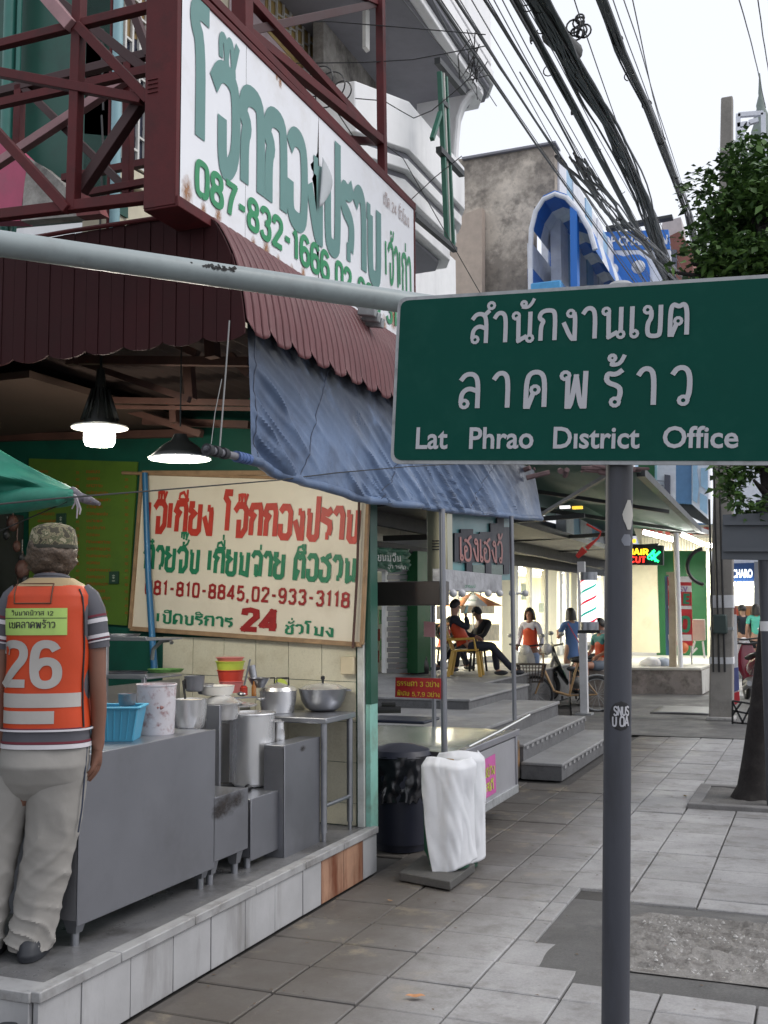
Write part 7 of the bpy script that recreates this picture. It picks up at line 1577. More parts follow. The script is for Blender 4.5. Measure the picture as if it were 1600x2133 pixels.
# ============================================================ overhead cables
M_cab = mat('black_cable', (.008, .008, .010), .45)
def cpath(px, jit=0, d0=6.5, d1=30., sd=0, ext=True):
    rr = random.Random(sd); px = list(px)
    if ext:
        a, b = px[0], px[1]; px.insert(0, (a[0]-(b[0]-a[0])*.8, a[1]-(b[1]-a[1])*.8)); a, b = px[-2], px[-1]; px.append((b[0]+(b[0]-a[0])*.7, b[1]+(b[1]-a[1])*.7))
    out = []; n = len(px); o = (rr.gauss(0, jit), rr.gauss(0, jit*.3)); k1, k2 = rr.uniform(0, 6), rr.uniform(.7, 1.6)
    tot = px[-1][1]-px[0][1]
    for i in range(n*5-4):
        j = min(i//5, n-2); f = i/5-j; x = px[j][0]*(1-f)+px[j+1][0]*f; y = px[j][1]*(1-f)+px[j+1][1]*f; t = (y-px[0][1])/tot
        w = (math.sin(k1+t*9*k2)+.5*math.sin(k1*2+t*23*k2))*jit*.5; d = 1/((1-t)/d0+t/d1)
        out.append(on_depth(x+(o[0]*(1-t*.5)+w*(1-t*.5)), y+o[1], d))
    return out
singles = [[(910, 0), (1000, 130), (1112, 296), (1215, 440), (1311, 574)], [(918, 0), (1011, 140), (1120, 300), (1225, 446), (1318, 574)], [(947, 0), (1011, 97), (1135, 285), (1266, 476), (1322, 562)], [(959, 0), (1082, 202), (1140, 288), (1270, 478), (1335, 570)],
           [(953, 0), (1040, 140), (1150, 300), (1250, 446), (1330, 566)], [(1011, 0), (1060, 79), (1150, 225), (1244, 405), (1330, 560)], [(1016, 0), (1070, 90), (1158, 235), (1250, 410), (1340, 566)], [(1030, 0), (1100, 130), (1190, 290), (1270, 430), (1345, 560)],
           [(1064, 0), (1109, 79), (1187, 221), (1285, 405), (1367, 555)], [(1070, 0), (1120, 92), (1200, 240), (1290, 405), (1372, 555)], [(1048, 0), (1100, 100), (1180, 250), (1270, 410), (1360, 560)], [(850, 12), (880, 50), (920, 96), (962, 150), (985, 185)],
           [(985, 0), (1060, 130), (1160, 310), (1250, 455), (1330, 566)], [(1085, 0), (1150, 140), (1225, 270), (1310, 430), (1380, 560)], [(1196, 0), (1215, 60), (1260, 190), (1320, 350), (1400, 520)], [(1300, 0), (1330, 90), (1370, 230), (1420, 380), (1450, 470)], [(1278, 0), (1310, 90), (1350, 200), (1400, 330), (1440, 440)],
           [(1090, 0), (1155, 110), (1245, 280), (1330, 430), (1400, 560)], [(1330, 60), (1360, 200), (1395, 330), (1430, 430), (1445, 500)], [(1541, 0), (1560, 70), (1578, 140), (1588, 190)], [(1577, 0), (1586, 60), (1594, 110), (1606, 190)],
           [(1130, 230), (1190, 330), (1260, 440), (1340, 560)], [(900, 0), (930, 60), (970, 120), (1000, 170), (1020, 200)]]
CL = {0: 'thick black cable running furthest left over the stained concrete building', 2: 'thick black cable passing the corner of the upper white balcony', 5: 'thick black cable midway between the white balcony and the heaviest bundle', 8: 'thicker left cable of the pair just left of the heaviest bundle', 9: 'right cable of the thick pair just left of the heaviest bundle',
      11: 'lower thin cable crossing under the grey soffit of the white building', 22: 'upper thin cable crossing the edge of the grey soffit', 14: 'single thin cable between the two heavy bundles', 15: 'thin cable hugging the right side of the straight bundle', 16: 'thin cable just right of the top of the straight bundle', 18: 'outermost thin cable right of the straight bundle', 19: 'left of two lone thin wires in the empty sky above the tree', 20: 'right of two lone thin wires in the empty sky above the tree', 21: 'thin cable starting low, above the concrete building'}
for i, s_ in enumerate(singles):
    thick = i in (0, 2, 5, 8, 9)
    g = MB(); g.tube(cpath(s_, 1.2, sd=i, d0=(6.5 if i not in (11, 22) else 7), d1=(30 if i not in (11, 22, 19, 20) else 11)), .011 if thick else .0045, 5)
    tag(g.build('overhead_cable', M_cab), CL.get(i, 'thin black cable in the crowded sheaf above the street left of the heaviest bundle'), 'cable', None if i in CL else 'thin overhead cables')
def bundle(px, n, jit, label, seed, r=(.007, .014), d1=30):
    t = thing('cable_bundle', label, 'cables', cpath(px, 0)[8]); rr = random.Random(seed)
    for k in range(n):
        g = MB(); g.tube(cpath(px, jit, sd=seed*50+k, d1=d1), rr.uniform(*r), 5); g.build('strand', M_cab, t)
    base = cpath(px, 0, d1=d1)
    for k in range(3, len(base)-4, 3):
        g = MB(); c_ = base[k]+Vector((rr.gauss(0, .03), 0, rr.gauss(0, .02))); g.torus(c_, .02+rr.uniform(0, .025), .005, rr.choice('XYZ'), 10, 4, 0, rr.uniform(3.5, 6)); g.build('binding', M_cab, t)
    return t
B1 = [(1118, 0), (1160, 75), (1202, 150), (1270, 262), (1337, 409), (1385, 555)]
bt = bundle(B1, 36, 13, 'heaviest black cable bundle sagging over the street, with a dark splice box', 1, (.007, .013))
bundle([(1075, 0), (1125, 100), (1200, 235), (1270, 370), (1370, 556)], 7, 4, 'loose bundle of cables just left of the heaviest bundle', 2)
bundle([(1252, 0), (1292, 105), (1345, 214), (1395, 349), (1432, 445), (1450, 520)], 13, 5, 'straight black cable bundle right of the heaviest bundle', 3, (.008, .016), 26)
bundle([(1240, 390), (1300, 470), (1380, 540), (1420, 580)], 9, 16, 'spread of cables meeting behind the top edge of the green sign', 4, (.006, .012), 26)
c0, c1_ = on_depth(1140, 62, 8.2), on_depth(1202, 118, 8.8); g = MB(); g.tube([c0, c0.lerp(c1_, .15), c0.lerp(c1_, .85), c1_], [.03, .085, .085, .03], 12); g.build('splice_box', mat('dark_splice', (.03, .03, .028), .6), bt)
g = MB(); rr = random.Random(5)
for k in range(9):
    c = on_depth(1208+rr.uniform(-14, 10), 52+rr.uniform(-14, 22), 8.8); g.torus(c, rr.uniform(.03, .06), .008, 'Y', 12, 5)
tag(g.build('cable_coil', M_cab), 'small coil of black cable hanging in the sky beside the heaviest bundle', 'cable', kind='stuff')
def wire(pts, d, lab, r=.004):
    g = MB(); g.tube([on_depth(x, y, d) for x, y in pts], r, 5); tag(g.build('service_wire', M_cab), lab, 'wire')
wire([(560, 45), (690, 45), (850, 58), (1012, 72)], 7.5, 'upper thin wire crossing in front of the white balconies'); wire([(590, 132), (760, 130), (860, 124), (1010, 96)], 7.5, 'lower thin wire crossing in front of the white balconies')
wire([(740, 205), (800, 210), (830, 228), (862, 246), (900, 230), (960, 180), (1005, 135)], 8, 'drooping wire hanging from the steel frame to the green frame'); wire([(850, 422), (905, 370), (962, 325)], 9, 'thin wire rising from the signboard corner to the white balcony')
wire([(800, 300), (840, 330), (880, 400), (1000, 610)], 9.5, 'thin wire falling from the steel frame past the concrete wall'); wire([(690, 215), (740, 290), (800, 370)], 7.4, 'thin wire along the stained parapet')
g = MB()
for k, (x, y, r) in enumerate(((668, 165, .09), (690, 180, .10), (712, 190, .07), (655, 180, .07), (680, 200, .08))): g.torus(on_depth(x, y, 7.2), r, .005, 'Y', 20, 5)
tag(g.build('wire_coil', M_cab), 'coils of black wire hooked on the steel frame above the signboard', 'wire', kind='stuff')
g = MB(); rr = random.Random(9)
for k in range(16):
    a = on_depth(985+rr.gauss(0, 12), 165+rr.gauss(0, 12), 9.5); b = on_depth(1000+rr.gauss(0, 14), 110+rr.gauss(0, 30), 9); g.tube([a, a.lerp(b, .5)+Vector((rr.gauss(0, .05), 0, rr.gauss(0, .05))), b], .005, 4)
tag(g.build('wire_tangle', M_cab), 'tangle of thin wires at the corner of the upper white balcony', 'wire', kind='stuff')
# ============================================================ people
M_skin = mat('brown_skin', (.19, .088, .058), .5, var=.08, scale=14); M_skl = mat('light_skin', (.42, .24, .17), .5, var=.06, scale=14)
M_hair = mat('black_hair', (.012, .010, .009), .5, var=.3, scale=60, bump=.3, bscale=90); M_hairb = mat('brown_grey_hair', (.085, .058, .04), .6, var=.5, scale=70, bump=.6, bscale=90)
M_or = mat('orange_vest', (.50, .048, .007), .6, var=.1, scale=6, bump=.12, bscale=25); M_nv = mat('navy_cloth', (.015, .018, .03), .8, var=.15, scale=8); M_bkc = mat('black_cloth', (.012, .012, .014), .85)
M_kh = mat('light_khaki', (.275, .262, .245), .85, var=.06, scale=5, bump=.12, bscale=35); M_shoe = mat('dark_shoe', (.022, .024, .03), .5); M_ref = mat('grey_reflective_tape', (.40, .38, .36), .45, var=.08)
YAW = math.atan2(camr.y, camr.x)
def skin_obj(name, V, E, m, parent, sub=2, root=0, post=None):
    """one continuous surface grown over a joint tree; V: name -> (x, y, z, radius[, radius2])"""
    ks = list(V); me = bpy.data.meshes.new(name); me.from_pydata([V[k][:3] for k in ks], [(ks.index(a), ks.index(b)) for a, b in E], [])
    o = bpy.data.objects.new(name, me); C.objects.link(o); o.modifiers.new('s', 'SKIN')
    sd = me.skin_vertices[0].data
    for i, k in enumerate(ks):
        r = V[k][3:]; sd[i].radius = (r[0], r[-1]); sd[i].use_root = (i == root)
    q = o.modifiers.new('u', 'SUBSURF'); q.levels = q.render_levels = sub
    dg = bpy.context.evaluated_depsgraph_get(); nm = bpy.data.meshes.new_from_object(o.evaluated_get(dg)); bpy.data.objects.remove(o); bpy.data.meshes.remove(me)
    if post:
        for v in nm.vertices: v.co = post(v.co)
    nm.shade_smooth(); nm.materials.clear(); nm.materials.append(m)
    o = bpy.data.objects.new(name, nm); C.objects.link(o); o.parent = parent; return o
def chain(*ks): return list(zip(ks, ks[1:]))
def loft(g, secs, n=36, p=2.3, wr=None, cap=True):
    """secs: (z, cx, cy, rx, ry[, tilt])"""
    o = len(g.v)
    for i, s_ in enumerate(secs):
        z, cx, cy, rx, ry = s_[:5]
        for j in range(n):
            a = 2*math.pi*j/n; ca, sa = math.cos(a), math.sin(a); x = math.copysign(abs(ca)**(2/p), ca)*rx; y = math.copysign(abs(sa)**(2/p), sa)*ry
            q = Vector((cx+x, cy+y, z+(s_[5]*y if len(s_) > 5 else 0)))
            if wr: q += wr(q, Vector((x, y, 0)).normalized())
            g.v.append(q)
    k = len(secs)
    for i in range(k-1):
        for j in range(n): g.f.append((o+i*n+j, o+i*n+(j+1) % n, o+(i+1)*n+(j+1) % n, o+(i+1)*n+j))
    if cap: g.f.append(tuple(o+j for j in range(n))[::-1]); g.f.append(tuple(o+(k-1)*n+j for j in range(n)))
    return g
def dense(secs, m=4):
    out = []
    for a, b in zip(secs, secs[1:]):
        for k in range(m):
            t = k/m; t2 = t; out.append(tuple(x*(1-t2)+y*t2 for x, y in zip(a, b)))
    out.append(secs[-1]); return out
# ---------------------------------- the customer in the orange vest, seen from behind
SP = .001867
man = thing('person', 'person seen from behind in orange vest number 26, camouflage cap and pale trousers', 'person', on_depth(95, 1990, 4.2)); man.rotation_euler = (0, 0, YAW); ml = man.location; ml.z = .277
X_ = lambda px: (px-95)*SP
Z_ = lambda py: (1990-py)*SP
V = {'hip': (X_(80), 0, Z_(1590), .09, .075), 'waist': (X_(86), 0, Z_(1480), .125, .09), 'chest': (X_(88), 0, Z_(1330), .145, .10), 'up': (X_(89), -.005, Z_(1255), .12, .08), 'neck': (X_(90), 0, Z_(1212), .058), 'neck2': (X_(89), .01, Z_(1185), .052), 'head': (X_(88), .015, Z_(1160), .078), 'crown': (X_(88), .02, Z_(1118), .07)}
for s_, n_ in ((1, 'R'), (-1, 'L')):
    fx = (lambda px: X_(px)) if s_ > 0 else (lambda px: X_(178-px))
    V.update({'sh'+n_: (fx(160), .0, Z_(1250), .055), 'um'+n_: (fx(186), .0, Z_(1320), .044), 'el'+n_: (fx(192), .0, Z_(1432), .036), 'fm'+n_: (fx(194), .0+.015, Z_(1490), .034), 'wr'+n_: (fx(192), .02, Z_(1562), .022, .026), 'pm'+n_: (fx(190), .025, Z_(1588), .020, .032)})
    for f_, (dx, dy, L1) in {'i': (.006, .026, 1.), 'm': (.003, .008, 1.08), 'r': (-.001, -.010, 1.), 'p': (-.005, -.026, .82)}.items():
        bx, by, bz = fx(190), .025, Z_(1596); q = .012*s_
        V.update({f_+'1'+n_: (bx+dx*s_, by+dy*.85, bz-.012, .0105), f_+'2'+n_: (bx+dx*s_-q*.6, by+dy, bz-.038*L1, .009), f_+'3'+n_: (bx+dx*s_-q*1.8, by+dy, bz-.060*L1, .008), f_+'4'+n_: (bx+dx*s_-q*2.8, by+dy*.95, bz-.076*L1, .0065)})
    V.update({'t1'+n_: (fx(182), .045, Z_(1580), .012), 't2'+n_: (fx(178), .058, Z_(1598), .010), 't3'+n_: (fx(175), .062, Z_(1612), .008)})
V.update({'thR': (X_(118), 0, Z_(1690), .05), 'knR': (X_(94), .01, Z_(1800), .05), 'anR': (X_(66), 0, Z_(1955), .038), 'toR': (X_(75), .10, Z_(1978), .035), 'thL': (X_(20), 0, Z_(1690), .05), 'knL': (X_(-15), .01, Z_(1800), .05), 'anL': (X_(-32), 0, Z_(1955), .038), 'toL': (X_(-32), .10, Z_(1978), .035)})
E = chain('hip', 'waist', 'chest', 'up', 'neck', 'neck2', 'head', 'crown')
for n_ in 'RL':
    E += chain('up', 'sh'+n_, 'um'+n_, 'el'+n_, 'fm'+n_, 'wr'+n_, 'pm'+n_)+chain('hip', 'th'+n_, 'kn'+n_, 'an'+n_, 'to'+n_)+chain('wr'+n_, 't1'+n_, 't2'+n_, 't3'+n_)
    for f_ in 'imrp': E += chain('pm'+n_, f_+'1'+n_, f_+'2'+n_, f_+'3'+n_, f_+'4'+n_)
skin_obj('body', V, E, M_skin, man)
for s_ in (-1, 1):
    g = MB(); g.ball((X_(88)+s_*.083, .005, Z_(1165)), .026, 12, 8, sz=1.3, sx=.35); local('ear', g, M_skin, man)
# trousers
def wrk(q, n):
    f = min(1, max(.15, (Z_(1600)-q.z)/.35)); low = max(0, (Z_(1850)-q.z)/.25)
    rg = lambda v_: (1-abs(v_))**2.2*2-.9
    w = rg(math.sin(q.z*34+q.x*30+nz(q, 5)*4))*.0036*f*(.5+1.5*min(1, low))+rg(math.sin(q.z*17-q.x*30+nz(q, 4, 3)*5))*.0042*f
    return n*(w+nz(q, 9)*.006+nz(q, 22)*.0018)
legR = [(1978, 14, 110), (1960, 13, 112), (1930, 17, 119), (1900, 22, 124), (1850, 30, 134), (1800, 38, 145), (1750, 42, 156), (1700, 45, 165), (1650, 47, 172), (1620, 50, 177)]
legL = [(1978, -72, 4), (1960, -74, 8), (1900, -72, 14), (1850, -70, 20), (1800, -66, 30), (1750, -58, 41), (1700, -48, 52), (1650, -34, 66), (1620, -24, 80)]
g = MB()
for L in (legR, legL):
    loft(g, dense([(Z_(y), X_((a+b)/2), .005+.02*math.sin((1990-y)/370*3), (b-a)/2*SP, (b-a)/2*SP*(.88 if y > 1800 else .95)) for y, a, b in L], 9), 56, 2.1, wrk)
loft(g, dense([(Z_(1672), X_(60), .0, .07, .05), (Z_(1655), X_(72), .0, .13, .085), (Z_(1635), X_(82), .0, .166, .112), (Z_(1600), X_(84), -.01, .174, .128), (Z_(1560), X_(86), 0, .170, .12), (Z_(1535), X_(86), 0, .165, .115)], 8), 64, 2.3, wrk)
tr_o = local('trousers', g, M_kh, man)
g = MB(); g.tube([(X_(176), -.03, Z_(1560)), (X_(173), -.035, Z_(1620)), (X_(168), -.03, Z_(1690)), (X_(160), -.02, Z_(1740))], .0035, 6); local('side_seam', g, MC['dark_thread'], tr_o)
# shirt
M_shirt = mat('grey_shirt', (.085, .085, .10), .85, var=.1, scale=8)
tor = [(1562, 88, 92, .125), (1530, 88, 89, .122), (1480, 88, 86, .115), (1400, 88, 86, .118), (1320, 89, 88, .125), (1270, 90, 90, .122), (1245, 90, 86, .115), (1228, 90, 70, .10), (1216, 90, 46, .085), (1206, 90, 34, .07)]
def tsec(off): return dense([(Z_(y), X_(cx), 0, rx*SP+off, ry+off) for y, cx, rx, ry in tor], 4)
g = MB(); loft(g, tsec(.0), 56, 2.5, lambda q, n: n*(nz(q, 7)*.004)); sh_o = local('shirt', g, M_shirt, man)
def ring_band(y0, y1, off, m_, parent=None, nm='stripe'):
    def at(y):
        for (ya, ca, ra, da), (yb, cb, rb_, db) in zip(tor, tor[1:]):
            if yb <= y <= ya: t = (ya-y)/(ya-yb); return (Z_(y), X_(ca+(cb-ca)*t), 0, (ra+(rb_-ra)*t)*SP+off, da+(db-da)*t+off)
        return (Z_(tor[0][0])-(y-tor[0][0])*SP, X_(88), 0, 92*SP+off, .125+off)
    g = MB(); loft(g, [at(y1), at(y0)], 56, 2.5, None, False); return local(nm, g, m_, parent or sh_o)
M_wst = mat('white_stripe', (.55, .53, .56), .8); M_mst = mat('maroon_stripe', (.14, .02, .035), .8)
ring_band(1553, 1562, .003, M_wst); ring_band(1547, 1552, .003, M_mst); ring_band(1522, 1526, .016, M_wst)
for s_, fx in ((1, lambda px: X_(px)), (-1, lambda px: X_(178-px))):
    g = MB(); secs = [(fx(152), 1238, 24), (fx(166), 1252, 27), (fx(179), 1280, 27), (fx(186), 1310, 25), (fx(190), 1340, 24), (fx(192), 1357, 24)]
    pts = [(x, 0, Z_(y)) for x, y, r in secs]; g.tube(pts, [r*SP for x, y, r in secs], 24, cap=False); g.v = [v+Vector((0, nz(v, 8)*.006, 0)) for v in g.v]; sl_o = local('sleeve', g, M_shirt, man)
    for y0, y1, m_ in ((1288, 1293, M_mst), (1296, 1305, M_wst), (1329, 1336, M_wst), (1337, 1339, M_mst), (1341, 1344, M_wst)):
        g = MB(); t0 = fx(180+(y0-1290)*.2); g.tube([(t0, 0, Z_(y0)), (fx(180+(y1-1290)*.2), 0, Z_(y1))], 28*SP if y0 < 1300 else 26*SP, 24, cap=False); local('stripe', g, m_, sl_o)
g = MB(); g.tube([(X_(90)+.062*math.cos(a), .005+.062*math.sin(a), Z_(1208)-.01*math.sin(a)) for a in [k*math.pi/8 for k in range(17)]], .012, 8, cap=False); local('collar', g, M_shirt, man)
# vest
vt = [(1522, 88, 86, .122), (1480, 88, 84, .120), (1400, 88, 83, .122), (1320, 89, 84, .128), (1270, 90, 86, .127), (1245, 90, 84, .120), (1226, 90, 71, .107), (1214, 90, 46, .088)]
def vat(z):
    y = 1990-z/SP
    if y >= vt[0][0]: y = vt[0][0]
    for (ya, ca, ra, da), (yb, cb, rb_, db) in zip(vt, vt[1:]):
        if yb <= y <= ya: t = (ya-y)/(ya-yb); return X_(ca+(cb-ca)*t), (ra+(rb_-ra)*t)*SP+.006, da+(db-da)*t+.006
    return X_(90), 46*SP, .09
g = MB(); vw = lambda q: nz(q, 6, 4)*.005+math.sin(q.z*22+q.x*9)*.0015
loft(g, dense([(Z_(y), X_(cx), 0, rx*SP+.006, ry+.006) for y, cx, rx, ry in vt], 6), 64, 2.6, lambda q, n: n*vw(q), cap=False); ve = local('vest', g, M_or, man)
def vp(px, py, off):
    x, z = X_(px), Z_(py); cx, rx, ry = vat(z); t = min(.985, abs(x-cx)/rx); y = -ry*(1-t**2.6)**(1/2.6); n = Vector(((x-cx)/rx**2, y/ry**2, 0)).normalized(); q = Vector((x, y, z)); return q+n*(vw(q)+off)
def vpatch(nm, x0, x1_, y0, y1, off, m_, nx=24, ny=8, parent=None): g = MB(); g.grid(lambda u, v: vp(x0+(x1_-x0)*u, y0+(y1-y0)*v, off), nx, ny); return local(nm, g, m_, parent or ve)
vpatch('reflective_band', 6, 167, 1448, 1477, .002, M_ref); vpatch('reflective_band', 6, 119, 1484, 1510, .002, M_ref)
pa = vpatch('lime_patch', 6, 141, 1272, 1328, .0025, mat('lime_patch', (.38, .55, .14), .6))
def vtext(nm, txt, x0, x1_, yb, yt, wt, m_, off, parent, **k):
    g = MB(); write(g, txt, (0, 0, 0), (1, 0, 0), (0, 0, 1), x1_-x0, yb-yt, wt, fn=lambda x, y, o: vp(x0+x, yb-y, off+o), lift=0, **k); return local(nm, g, m_, parent)
vtext('lettering', 'วินนาคนิวาส 12', 26, 114, 1287, 1279, .15, M_blk, .0035, pa, loops=False, smooth=1)
vtext('lettering', 'เขตลาดพร้าว', 20, 118, 1313, 1301, .15, M_blk, .0035, pa, smooth=1)
vpatch('rule', 6, 140, 1292, 1293.4, .0035, M_blk, 20, 1, pa)
vtext('number', '26', 4, 128, 1430, 1346, .20, M_ref, .003, ve, gap=.1)
ring_band(1208, 1226, .015, mat('lamplit_shirt_tan', (.30, .22, .12), .8), ve, 'lit_shoulder_band')  # shirt tops under the lamp: its light put into the tan, no vest yoke
g = MB()
for x0, y0, x1_, y1 in ((27, 1221, 110, 1221), (110, 1221, 108, 1262), (108, 1262, 30, 1262), (30, 1262, 27, 1221)): g.tube([vp(x0+(x1_-x0)*k/8, y0+(y1-y0)*k/8, .002) for k in range(9)], .0028, 5)
local('pocket_piping', g, mat('brown_piping', (.10, .04, .02), .7), ve)
g = MB(); g.tube([vp(x, y, .004) for x, y in ((158, 1232), (166, 1250), (170, 1290), (169, 1350), (168, 1420), (169, 1470), (171, 1520))], .0035, 6); local('armhole_piping', g, M_blk, ve)
g = MB(); g.tube([vp(x, 1521, .002) for x in range(8, 172, 8)], .003, 6); local('hem_piping', g, M_mst, ve)
# head: hair and cap
def hairw(q, n): return n*(nz(q, 26)*.012+nz(q, 60)*.006)
g = MB(); loft(g, dense([(Z_(1200), X_(86), .02, .060, .060), (Z_(1190), X_(86), .012, .083, .078), (Z_(1172), X_(87), .012, .098, .095), (Z_(1150), X_(88), .012, .099, .102), (Z_(1132), X_(88), .015, .090, .100), (Z_(1112), X_(88), .018, .078, .09)], 5), 48, 2.1, hairw); hr = local('hair', g, M_hairb, man)
M_camo = bpy.data.materials.new('camouflage_cloth'); M_camo.use_nodes = True; _t = M_camo.node_tree; _b = _t.nodes['Principled BSDF']; _b.inputs['Roughness'].default_value = .85
_tc = _t.nodes.new('ShaderNodeTexCoord'); _n = _t.nodes.new('ShaderNodeTexNoise'); _n.inputs['Scale'].default_value = 34; _n.inputs['Detail'].default_value = 3; _r = _t.nodes.new('ShaderNodeValToRGB'); _r.color_ramp.interpolation = 'CONSTANT'
_r.color_ramp.elements[0].color = (.045, .04, .025, 1); _r.color_ramp.elements[1].position = .46; _r.color_ramp.elements[1].color = (.16, .14, .085, 1); e = _r.color_ramp.elements.new(.53); e.color = (.08, .085, .045, 1); e = _r.color_ramp.elements.new(.60); e.color = (.27, .24, .16, 1)
_t.links.new(_tc.outputs['Object'], _n.inputs['Vector']); _t.links.new(_n.outputs[0], _r.inputs[0]); _t.links.new(_r.outputs[0], _b.inputs['Base Color'])
g = MB(); loft(g, dense([(Z_(1143), X_(89), .015, .092, .102), (Z_(1138), X_(89), .015, .094, .104), (Z_(1118), X_(89), .015, .090, .102), (Z_(1102), X_(89), .018, .082, .092), (Z_(1094), X_(89), .02, .062, .07), (Z_(1089), X_(89), .02, .03, .035), (Z_(1088), X_(89), .02, .004, .005)], 4), 40, 2.2, lambda q, n: n*nz(q, 14)*.003); cp = local('cap', g, M_camo, man)
g = MB(); g.grid(lambda u, v: (X_(89)+(u-.5)*.15, .10+v*.075*(1-(2*u-1)**2*.6), Z_(1138)-.02*v-.02*abs(2*u-1)**2), 14, 6); local('cap_brim', g, M_camo, cp)
g = MB(); loft(g, [(Z_(1145), X_(89), .015, .0945, .1045), (Z_(1141), X_(89), .015, .0955, .1055), (Z_(1137), X_(89), .015, .0945, .1045)], 40, 2.2, None, False); local('cap_band', g, mat('dark_olive_band', (.03, .03, .02), .8), cp)
for px in (68, -28):
    g = MB(); loft(g, dense([(Z_(1992), X_(px), .04, .052, .135), (Z_(1980), X_(px), .04, .056, .14), (Z_(1966), X_(px), .02, .05, .11), (Z_(1952), X_(px), -.01, .045, .06)], 4), 32, 2.4); local('shoe', g, M_shoe, man)
g = MB(); c = onY(18, 2096, 3.02); loft(g, dense([(0, 0, 0, .055, .13), (.02, 0, 0, .058, .135), (.06, 0, -.02, .05, .10), (.10, 0, -.05, .04, .06)], 4), 28, 2.4, lambda q, n: n*nz(q, 20)*.004)
o = local('black_shoe', g, M_shoe, None); o.location = (c.x, c.y, .131); o.rotation_euler = (0, 0, .5); tag(o, 'lone black shoe left on the step below the end of the stall platform', 'shoe')

